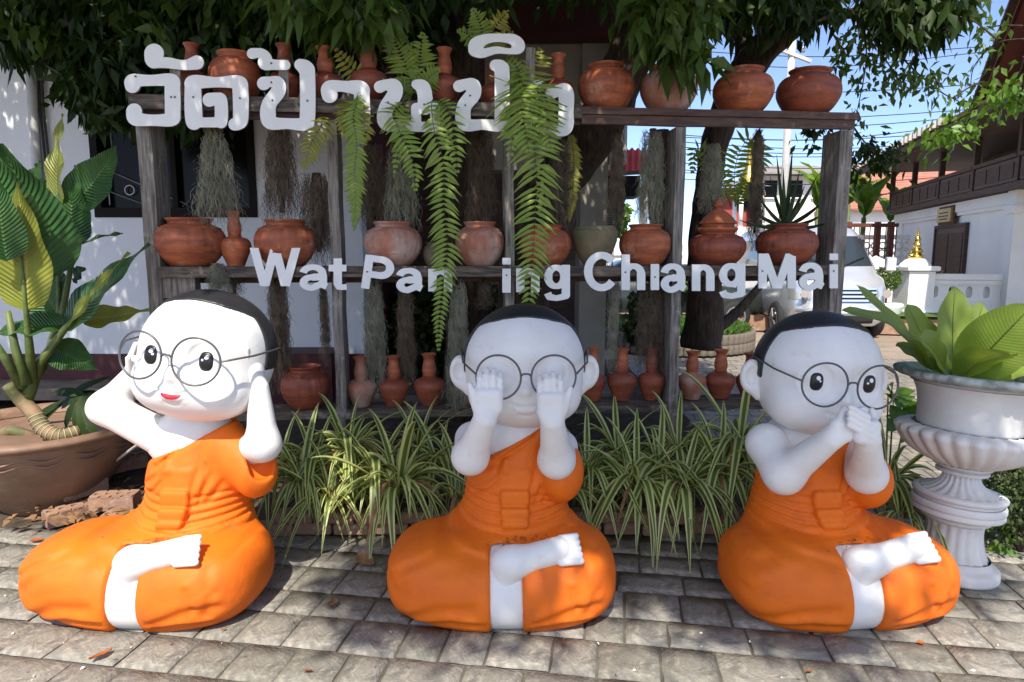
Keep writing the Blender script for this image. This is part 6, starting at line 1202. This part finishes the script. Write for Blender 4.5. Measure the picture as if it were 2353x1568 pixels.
# ------------------------------------------------------------------ balustrade, piers, gilded finial
bl = thing('balustrade', (9.8, 13.0, 0), 'white balustrade with oval openings in front of the temple door', 'balustrade', rz=math.atan2(-.263, .965))
def bb(x0, x1, y0, y1, z0, z1, name, parent=bl, m='white', bev=0.0): return MB().box(((x0 + x1) / 2, (y0 + y1) / 2, (z0 + z1) / 2), ((x1 - x0) / 2, (y1 - y0) / 2, (z1 - z0) / 2), bev=bev).build(name, m, parent)
bb(-1.75, -.04, -.12, .12, .1, .62, 'base'); bb(-1.75, -.04, -.13, .13, .92, 1.0, 'rail'); bb(-1.75, -.04, -.15, .15, 1.001, 1.13, 'coping', bev=.02)
W0 = -1.72
for k in range(6):
    x = W0 + k * .30
    mb = MB(); 
    # wall segment with an oval opening (ring of faces round it)
    n = 20; x0, x1, z0, z1 = x, x + .299, .621, .919; cx, cz = (x0 + x1) / 2, (z0 + z1) / 2; inn, out = [], []
    for j in range(n):
        a = 2 * math.pi * (j + .5) / n; c, s = math.cos(a), math.sin(a); t = min((x1 - x0) / 2 / abs(c), (z1 - z0) / 2 / abs(s)); out.append((cx + c * t, cz + s * t)); inn.append((cx + .06 * math.copysign(abs(c) ** .7, c), cz + .115 * math.copysign(abs(s) ** .8, s)))
    vs = [(p[0], -.10, p[1]) for p in inn] + [(p[0], -.10, p[1]) for p in out] + [(p[0], .10, p[1]) for p in inn] + [(p[0], .10, p[1]) for p in out]
    fs = [(j, n + j, n + (j + 1) % n, (j + 1) % n)[::-1] for j in range(n)] + [(2 * n + j, 3 * n + j, 3 * n + (j + 1) % n, 2 * n + (j + 1) % n) for j in range(n)] + [(j, (j + 1) % n, 2 * n + (j + 1) % n, 2 * n + j)[::-1] for j in range(n)]
    mb.add(vs, fs).build('pierced_panel', 'white', bl)
bb(-6.5, 3.0, -1.2, -.35, .0, .30, 'lawn_kerb', m='brick')
tag(struct('lawn', MB().sheet([[(7.0, 12.4, .36), (12.5, 11.0, .36)], [(7.6, 13.6, .36), (12.8, 12.3, .36)]]), 'grass'))
def pier(px, py_top, Y, w, label, gold=False):
    p = atY(px, py_top, Y); o = thing('gate_pier', (p.x, Y, 0), label, 'pier', 'white gate piers'); h = p.z
    MB().box((0, 0, h / 2 - .15), (w, w, h / 2 - .15 + .0)).build('shaft', 'white', o); MB().box((0, 0, h - .24), (w * 1.25, w * 1.25, .05), bev=.02).build('cap', 'white', o); MB().lathe([(w * 1.3, h - .19), (w * 1.2, h - .14), (w * .8, h - .06), (w * .35, h - .02), (.01, h + .02)], 4).build('cap_roof', 'white', o)
    MB().box((0, 0, .2), (w * 1.3, w * 1.3, .2), bev=.02).build('plinth', 'white', o); return o, h
pier(2105, 590, 13.4, .26, 'white pier carrying the gilded finial left of the balustrade'); pier(2013, 590, 15.2, .24, 'white pier beside the front of the silver van')
gp = atY(2105, 592, 13.4); g_ = thing('gilded_naga', (gp.x, 13.4, gp.z - .02), 'small gilded serpent finial on the white pier', 'finial')
MB().lathe(crv([(.15, 0), (.17, .06), (.10, .14), (.05, .2)], 3), 16).build('coil', 'gold', g_, True); MB().lathe(crv([(.10, .14), (.12, .2), (.07, .28), (.10, .34), (.06, .42), (.07, .48), (.035, .56), (.04, .6), (.005, .78)], 3), 12, mod=lambda i, z, w: 1 + .18 * math.sin(w * 4 + z * 20)).build('body', 'gold', g_, True)
MB().tube([(-.02, 0, .12), (-.14, 0, .06), (-.2, 0, .1)], [.08, .06, .02], 8).build('head', 'gold', g_, True); g_.scale = (.8, .8, .8)
bb2 = thing('low_wall', (8.2, 15.6, 0), 'low white wall between the two white piers', 'wall'); MB().box((-.3, -.6, .5), (.75, .12, .5)).build('wall', 'white', bb2); MB().box((-.3, -.6, 1.03), (.8, .18, .05), bev=.02).build('coping', 'white', bb2)
tp = atY(2033, 690, 13.0); to = thing('clipped_tree', (tp.x, 13.0, .0), 'small round clipped tree in a white planter by the van', 'tree')
MB().tube([(0, 0, .55), (.02, 0, .75), (-.02, 0, .95)], [.04, .03, .02], 7).build('trunk', 'bark', to, True); cloud('crown', [leaf_cloud(900, (tp.x, 13.0, 1.05), (.27, .27, .24), .06, .02, 5)], 'mangoy', to); MB().lathe(crv([(.16, .0), (.2, .1), (.30, .4), (.34, .52), (.30, .56)], 3), 20, close=True).build('planter', 'white', to, True)
# ------------------------------------------------------------------ vehicles
def loft_body(levels, n=56, ex=.38):
    """levels: (z, half width, front y, back y); rounded plan at every height"""
    mb = MB(); vs = []; fs = []
    for z, w, f, b in levels:
        for j in range(n):
            a = 2 * math.pi * j / n; c, s = math.cos(a), math.sin(a); vs.append((w * math.copysign(abs(c) ** ex, c), (f + b) / 2 + (b - f) / 2 * math.copysign(abs(s) ** ex, s), z))
    for i in range(len(levels) - 1):
        for j in range(n): fs.append((i * n + j, i * n + (j + 1) % n, (i + 1) * n + (j + 1) % n, (i + 1) * n + j))
    fs += [tuple(range(n - 1, -1, -1)), tuple((len(levels) - 1) * n + j for j in range(n))]; return mb.add(vs, fs)
def at_level(levels, z):
    zs = [l[0] for l in levels]; return [float(np.interp(z, zs, [l[k] for l in levels])) for k in (1, 2, 3)]
def front_patch(levels, x0, x1, z0, z1, off, nx=14, nz=8, ex=.38):
    g = []
    for i in range(nz + 1):
        z = z0 + (z1 - z0) * i / nz; w, f, b = at_level(levels, z); r = []
        for j in range(nx + 1):
            x = x0 + (x1 - x0) * j / nx; q = min(.999, abs(x) / w); c = q ** (1 / ex); s = math.sqrt(max(0, 1 - c * c)); r.append((x, (f + b) / 2 - (b - f) / 2 * s ** ex - off, z))
        g.append(r)
    return MB().sheet(g)
def side_patch(levels, sx, y0, y1, z0, z1, off, ex=.38):
    g = []
    for i in range(6):
        z = z0 + (z1 - z0) * i / 5; w, f, b = at_level(levels, z); r = []
        for j in range(13):
            y = y0 + (y1 - y0) * j / 12; q = min(.999, abs(y - (f + b) / 2) / ((b - f) / 2)); s = q ** (1 / ex); c = math.sqrt(max(0, 1 - s * s)); r.append((sx * (w * c ** ex + off), y, z))
        g.append(r)
    return MB().sheet(g)
def wheel(o, x, y, r=.33, w=.2, n=28):
    sx = 1 if x > 0 else -1
    mb = MB(); pr = [(r * .62, -w / 2), (r * .93, -w / 2), (r, -w * .3), (r, w * .3), (r * .93, w / 2), (r * .62, w / 2)]; vs = []; fs = []
    for i, (q, t) in enumerate(pr):
        for j in range(n): a = 2 * math.pi * j / n; vs.append((x + t, y + q * math.cos(a), r + q * math.sin(a)))
    for i in range(5):
        for j in range(n): fs.append((i * n + j, i * n + (j + 1) % n, (i + 1) * n + (j + 1) % n, (i + 1) * n + j))
    t_ = mb.add(vs, fs).build('wheel', 'tyre', o, True); rim = MB()
    for k in range(5):
        a = 2 * math.pi * k / 5; rim.beam((x + sx * w * .42, y, r), (x + sx * w * .42, y + r * .6 * math.cos(a), r + r * .6 * math.sin(a)), .035, .07, (1, 0, 0))
    rim.tube([(x + sx * w * .40, y + r * .61 * math.cos(2 * math.pi * j / 20), r + r * .61 * math.sin(2 * math.pi * j / 20)) for j in range(20)], .025, 6, closed=True); rim.build('rim', 'steel', t_)
VL = [(.26, .82, .12, 4.6), (.36, .90, .02, 4.68), (.58, .93, .0, 4.70), (.66, .93, .03, 4.70), (.95, .94, .06, 4.70), (1.10, .93, .14, 4.69), (1.18, .91, .34, 4.68), (1.30, .90, .46, 4.67), (1.90, .80, 1.05, 4.58), (2.02, .76, 1.22, 4.5), (2.08, .66, 1.5, 4.3), (2.10, .5, 1.9, 4.0)]
vp = atZ(1880, 762); van = thing('silver_van', (vp.x - .22, 11.5, -.02), 'silver passenger van parked behind the right end of the rack', 'van', rz=R(-4))
loft_body(VL).build('body', 'vanp', van, True); ws = front_patch(VL, -.78, .78, 1.33, 1.88, .012).build('windscreen', 'vang', van, True)
for sx in (-1, 1):
    MB().tube([(sx * .1, .42, 1.34), (sx * .55, .62, 1.50)], .012, 5).build('wiper', 'tyre', van); hl = front_patch(VL, *sorted((sx * .56, sx * .90)), .74, .96, .015, 6, 4).build('headlight', 'lamp', van, True); MB().tube([(sx * .70, .03, .85), (sx * .70, .005, .85)], .075, 14).build('lens', 'chrome', hl)
    side_patch(VL, sx, 1.0, 2.1, 1.32, 1.84, .012).build('side_window', 'vang', van, True); side_patch(VL, sx, 2.2, 4.2, 1.32, 1.84, .012).build('side_window', 'vang', van, True)
    mr_ = MB().box((sx * 1.08, .75, 1.36), (.09, .05, .13), bev=.02).build('mirror', 'vanp', van); MB().tube([(sx * .9, .72, 1.25), (sx * 1.06, .76, 1.3)], .02, 6).build('arm', 'tyre', mr_)
    for yy in (.85, 3.75): wheel(van, sx * .86, yy)
    front_patch(VL, *sorted((sx * .60, sx * .82)), .40, .52, .012, 5, 3).build('fog_lamp', 'lamp', van, True)
front_patch(VL, -.54, .54, .70, .95, .02).build('grille', 'tyre', van, True)
for z in (.73, .80, .87, .935): front_patch(VL, -.54, .54, z - .016, z + .016, .035, 10, 1).build('grille_bar', 'chrome', van, True)
front_patch(VL, -.9, .9, .54, .66, .03).build('bumper', 'vanp', van, True); front_patch(VL, -.5, .5, .32, .46, .012).build('air_intake', 'tyre', van, True); MB().box((0, -.02, .57), (.17, .012, .06)).build('licence_plate', 'glint', van)
CL = [(.22, .78, .25, 4.2), (.40, .86, .02, 4.42), (.62, .88, .0, 4.45), (.80, .87, .12, 4.40), (.90, .85, .9, 4.2), (.96, .82, 1.15, 3.95), (1.30, .68, 1.75, 3.3), (1.42, .60, 2.0, 3.1), (1.45, .45, 2.2, 2.9)]
car = thing('dark_car', (5.35, 14.0, -.03), 'dark green grey car parked behind the letter g and the van', 'car', rz=R(90))
loft_body(CL).build('body', 'darkcar', car, True)
for sx in (-1, 1):
    for a, b in ((1.45, 2.2), (2.28, 3.1)): side_patch(CL, sx, a, b, 1.0, 1.34, .01).build('side_window', 'vang', car, True)
    side_patch(CL, sx, .8, 3.6, .36, .385, .015).build('side_trim', 'chrome', car, True)
    for yy in (.85, 3.55): wheel(car, sx * .80, yy, .31)
front_patch(CL, -.6, .6, .97, 1.32, .01).build('windscreen', 'vang', car, True)
# ------------------------------------------------------------------ round lawn bed with a wall of concrete drums
gc = Vector((2.75, 10.9, 0)); lw = thing('round_planter', gc, 'round raised grass bed walled with small concrete drums', 'planter')
dm = MB(); dm.lathe(crv([(.055, .0), (.062, .01), (.058, .075), (.062, .14), (.054, .15)], 2), 10, close=True); dme = dm.mesh('drum', True); dme.materials.append(M['conc'])
for k in range(64):
    a = 2 * math.pi * k / 64
    if math.sin(a) > .35: continue
    for c in range(2): o = bpy.data.objects.new('drum', dme); COL.objects.link(o); o.parent = lw; o.location = (1.2 * math.cos(a), 1.2 * math.sin(a), .0 + c * .152)
MB().lathe([(1.15, .0), (1.15, .28), (.9, .34), (.4, .38), (.01, .4)], 40).build('soil', 'soil', lw, True)
rg = np.random.default_rng(3); n = 9000; a = rg.uniform(0, 6.283, n); r = np.sqrt(rg.uniform(0, 1, n)) * 1.17; P = np.stack([gc.x + r * np.cos(a), gc.y + r * np.sin(a), .29 + .10 * (1 - (r / 1.17) ** 2)], 1); A = rg.normal(size=(n, 3)) * .45; A[:, 2] = 1; A /= np.linalg.norm(A, axis=1)[:, None]
cloud('grass_cover', [leaves(P, A, .14, .012, rg, .2)], 'grass', lw)['kind'] = 'stuff'
# ------------------------------------------------------------------ things in the yard behind the rack
def blk(name, px0, px1, py0, py1, Y, dep, m, label, cat, group=None):
    a, b = atY(px0, py0, Y), atY(px1, py1, Y); z0 = max(b.z, -.02); o = thing(name, ((a.x + b.x) / 2, Y, z0), label, cat, group); o.location.z = z0
    MB().box((0, dep / 2, (a.z - z0) / 2), (abs(b.x - a.x) / 2, dep / 2, (a.z - z0) / 2)).build('wall', m, o); return o
aw = thing('awning', atY(1425, 400, 9.0), 'red corrugated sheet awning right of the leaning trunk', 'awning'); mb = MB(); g = []
for i in range(45):
    px = 1368 + 118 * i / 44; k = .02 * math.cos(i * 1.2); a, b = atY(px, 338 + 6 * (i / 44), 9.6), atY(px, 402 - 6 * (i / 44), 9.0); g.append([a + Vector((0, 0, k)), b + Vector((0, 0, k))])
mb.sheet(g).build('sheet', 'redsheet', aw, True, world=True)
MB().beam(atY(1368, 402, 9.01), atY(1486, 396, 9.01), .04, .05).build('rail', 'darkwood', aw, world=True); MB().beam(atY(1374, 400, 9.05), atY(1374, 740, 9.05), .08, .08, (1, 0, 0)).build('post', 'darkwood', aw, world=True)
sd_ = blk('shed', 1372, 1470, 404, 452, 9.4, .5, 'frame', 'dark louvred shed front under the red awning', 'shed')
ac = blk('air_conditioner', 1372, 1412, 492, 520, 8.6, .3, 'acw', 'cream air conditioner box behind the mossy bowl', 'air conditioner')
for k in range(6): p = atY(1392, 496 + k * 4, 8.59) - ac.location; MB().box((p.x, -.006, p.z), (.10, .005, .007)).build('grille_slat', 'frame', ac)
bw = thing('boundary_wall', (6, 19.0, 0), 'long sunlit white boundary wall behind the parked vehicles', 'wall'); 
x0, x1 = atY(1380, 520, 19).x - 1, atY(1790, 520, 19).x
MB().box(((x0 + x1) / 2 - 6, 0, .75), ((x1 - x0) / 2, .12, .75)).build('wall', 'white', bw); MB().box(((x0 + x1) / 2 - 6, 0, 1.55), ((x1 - x0) / 2 + .03, .18, .05)).build('coping', 'white', bw)
for k in range(8): MB().box((x0 + (x1 - x0) * k / 7 - 6, -.02, .9), (.16, .2, .92), bev=.02).build('pier', 'white', bw)
for px, py0, py1, lab, Y in ((1500, 400, 520, 'white and gold temple spire seen left of the right middle post', 21.0), (1715, 405, 530, 'white and gold temple spire behind the pointed lid pot', 21.0)):
    b, t = atY(px, py1, Y), atY(px, py0, Y); o = thing('shrine', (b.x, Y, 0), lab, 'shrine', 'small shrines beyond the wall'); h = t.z
    MB().box((0, 0, h * .3), (.42, .42, h * .3)).build('base', 'white', o)
    for sx in (-1, 1):
        for sy in (-1, 1): MB().tube([(sx * .3, sy * .3, h * .6), (sx * .3, sy * .3, h * .85)], .07, 8).build('column', 'white', o, True)
    MB().lathe(crv([(.52, h * .85), (.5, h * .88), (.34, h * .93), (.30, h * .98), (.14, h * 1.06), (.10, h * 1.12), (.02, h * 1.3)], 2), 16).build('spire', 'gold', o, True)
rk_ = blk('red_house', 1655, 1742, 432, 560, 24.0, 3.0, 'redwall', 'red walled house behind the pointed lid pot', 'house'); p = rk_.location
MB().add([(-.9, -.6, atY(1700, 432, 24).z - p.z), (.9, -.6, atY(1700, 432, 24).z - p.z), (.9, 1.6, atY(1700, 410, 24).z - p.z), (-.9, 1.6, atY(1700, 410, 24).z - p.z)], [(0, 1, 2, 3)]).build('roof', 'greyroof', rk_)
MB().box((.1, -.03, 1.6), (.25, .03, .4)).build('window', 'frame', rk_)
wh = blk('white_house', 1745, 1905, 398, 560, 32.0, 5.0, 'white', 'white house with a grey roof behind the spiky plant', 'house'); p = wh.location; zt = atY(1800, 398, 32).z - p.z
MB().add([(-2.2, -.7, zt - .05), (2.2, -.7, zt - .05), (2.2, 3, zt + .75), (-2.2, 3, zt + .75), (-2.2, -.7, zt - .15), (2.2, -.7, zt - .15)], [(0, 1, 2, 3), (4, 5, 1, 0)]).build('roof', 'greyroof', wh)
for x in (-1.2, .0, 1.1): f_ = MB().box((x, -.03, zt - .75), (.3, .03, .4)).build('window', 'pane', wh); MB().box((x, -.07, zt - 1.18), (.36, .05, .03)).build('sill', 'white', f_)
rh = thing('red_roof_house', (atY(2075, 480, 30).x, 30, 0), 'house with a large pink red tiled hip roof beyond the temple', 'house'); X = rh.location.x; ze, zr = atY(2075, 482, 30).z, atY(2075, 375, 32.5).z
MB().box((0, 3.0, ze / 2), (2.6, 2.6, ze / 2)).build('wall', 'white', rh)
mb = MB(); nc = 16
for k in range(nc):
    t0, t1 = k / nc, (k + 1.1) / nc; z0, z1 = ze + (zr - ze) * t0 + .04, ze + (zr - ze) * t1; y0, y1 = 2.6 * t0, 2.6 * t1; xl0, xl1 = -3.1 + 2.2 * t0, -3.1 + 2.2 * t1; mb.add([(xl0, y0, z0), (4.2, y0, z0), (4.2, y1, z1), (xl1, y1, z1), (xl0, y0, z0 - .07), (4.2, y0, z0 - .07)], [(0, 1, 2, 3), (4, 5, 1, 0)])
mb.add([(-3.1, 0, ze), (-.9, 2.6, zr), (-3.1, 5.6, ze)], [(0, 1, 2)]); mb.build('roof', 'tile2', rh)
bh = blk('grey_house', 2125, 2275, 378, 470, 38.0, 5.0, 'beige', 'pale house with louvred windows seen under the temple eaves', 'house')
for k in range(4): MB().box((-1.2 + k * .8, -.03, 1.9), (.28, .03, .5)).build('window', 'steel', bh)
# iron gate and low wall beside the temple
gt = thing('iron_gate', (atY(2000, 560, 18).x, 18, 0), 'rusty iron trellis gate in front of a white pierced wall', 'gate')
for px in (1952, 2018, 2050): x = atY(px, 500, 18).x - gt.location.x; MB().box((x, 0, 1.2), (.06, .06, 1.2)).build('post', 'rust', gt)
a = atY(1940, 520, 18).x - gt.location.x; b = atY(2062, 520, 18).x - gt.location.x; zt = atY(2000, 518, 18).z; MB().box(((a + b) / 2, 0, zt), ((b - a) / 2, .07, .05)).build('lintel', 'rust', gt)
for k in range(11): x = a + (b - a) * k / 10; MB().tube([(x, .02, .3), (x, .02, zt - .05)], .014, 5).build('bar', 'rust', gt)
for k in range(4): MB().tube([(a, .02, .5 + k * .4), (b, .02, .5 + k * .4)], .012, 5).build('bar', 'rust', gt)
ww_ = thing('pierced_wall', (atY(2010, 560, 19).x, 19.2, 0), 'white wall with pierced blocks behind the rusty gate', 'wall'); MB().box((0, 0, .5), (1.6, .12, .5)).build('wall', 'white', ww_); MB().box((0, 0, 2.02), (1.6, .15, .06)).build('coping', 'white', ww_)
for i in range(14):
    for j in range(4): x, z = -1.5 + i * .23, 1.12 + j * .22; MB().tube([(x + .095 * math.cos(q), 0, z + .095 * math.sin(q)) for q in [k * math.pi / 6 for k in range(12)]], .022, 5, closed=True).build('ring_block', 'white', ww_)
# bananas
def banana(px, py, Y, sc, label, seed):
    b = atY(px, py, Y); o = thing('banana_plant', (b.x, Y, 0), label, 'plant', 'banana plants'); r = random.Random(seed); MB().tube([(0, 0, 0), (0, 0, b.z)], [.12, .07], 8).build('stem', 'canest', o, True)
    for k in range(8):
        a = 2 * math.pi * k / 8 + r.uniform(-.3, .3); d = Vector((math.cos(a) * .8, math.sin(a) * .8, r.uniform(.5, 1.3))).normalized() * sc * r.uniform(.8, 1.2); leaf_mb(Vector((0, 0, b.z)), Vector((0, 0, b.z)) + d, sc * .28, .18, normal=(0, -.3, 1), wave=.04, shape=(.8, .5), n=10, m=5).build('leaf', 'bright', o, True)
banana(1985, 500, 21, 1.5, 'bright banana plant right of the outer post', 1); banana(2045, 510, 22, 1.3, 'banana plant next to the end of the temple wall', 2); banana(1880, 480, 20.5, 1.5, 'banana plant between the spiky plant and the outer post', 3); banana(1950, 470, 24, 1.5, 'banana plant partly behind the outer post', 4)
def hedge(name, px0, px1, py0, py1, Y, n, m, label, seed, L=.16, w=.05): a, b = atY(px0, py0, Y), atY(px1, py1, Y); return bush(name, ((a.x + b.x) / 2, Y, (a.z + b.z) / 2), (abs(b.x - a.x) / 2, .6, abs(a.z - b.z) / 2), n, L, w, m, label, seed, 'shrub')
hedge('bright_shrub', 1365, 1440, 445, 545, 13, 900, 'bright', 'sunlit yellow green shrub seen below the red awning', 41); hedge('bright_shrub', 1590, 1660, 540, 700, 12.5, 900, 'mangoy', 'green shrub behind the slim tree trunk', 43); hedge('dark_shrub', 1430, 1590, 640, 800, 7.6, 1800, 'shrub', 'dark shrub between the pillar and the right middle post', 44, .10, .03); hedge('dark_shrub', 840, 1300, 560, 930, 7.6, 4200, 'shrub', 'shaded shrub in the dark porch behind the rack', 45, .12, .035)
hedge('bright_shrub', 2200, 2353, 560, 700, 30, 300, 'bright', 'far green shrub beside the temple', 46, .3, .1)
# power pole and wires
pb = atY(1793, 620, 24); pp_ = thing('power_pole', (pb.x, 24, 0), 'white concrete power pole with crossarm beyond the van', 'pole'); pt = atY(1806, 60, 24).z
MB().tube([(0, 0, 0), (.0, 0, pt)], [.17, .12], 8).build('shaft', 'pole', pp_, True); MB().box((-.2, -.1, pt - .9), (.9, .05, .06), Matrix.Rotation(R(20), 3, 'Y')).build('crossarm', 'pole', pp_)
for k in range(3): MB().lathe([(.05, 0), (.09, .04), (.05, .08), (.09, .12), (.04, .2)], 8, (-.85 + k * .6, -.1, pt - .55 - k * .18)).build('insulator', 'steel', pp_, True)
ORD = 'first second third fourth fifth sixth seventh eighth ninth tenth eleventh twelfth thirteenth fourteenth'.split()
for k in range(14):
    py = (262, 270, 300, 312, 325, 338, 352, 366, 380, 392, 112, 140, 205, 404)[k]; a = atY(1480, py + 6 * math.sin(k), 24 + .1 * k); b = atY(2260, py - 12 + 9 * math.sin(k * 2.1), 25 + .1 * k); m_ = (a + b) / 2 - Vector((0, 0, .25 + .1 * (k % 3)))
    obj('overhead_wire', MB().tube([Vector(q) for q in crv([tuple(a), tuple(m_), tuple(b)], 8)], .016, 5), 'cable', 'black overhead wire, %s of the wires seen from the top' % ORD[sorted((112, 140, 205, 262, 270, 300, 312, 325, 338, 352, 366, 380, 392, 404)).index(py)], 'wire', 'overhead wires')
obj('blue_hose', MB().tube([Vector(p) for p in crv([tuple(atZ(x, y, .1)) for x, y in ((1560, 948), (1600, 940), (1650, 944), (1700, 938))], 6)], .011, 8), 'hose', 'blue hose lying under the right end of the bottom shelf', 'hose', smooth=True)
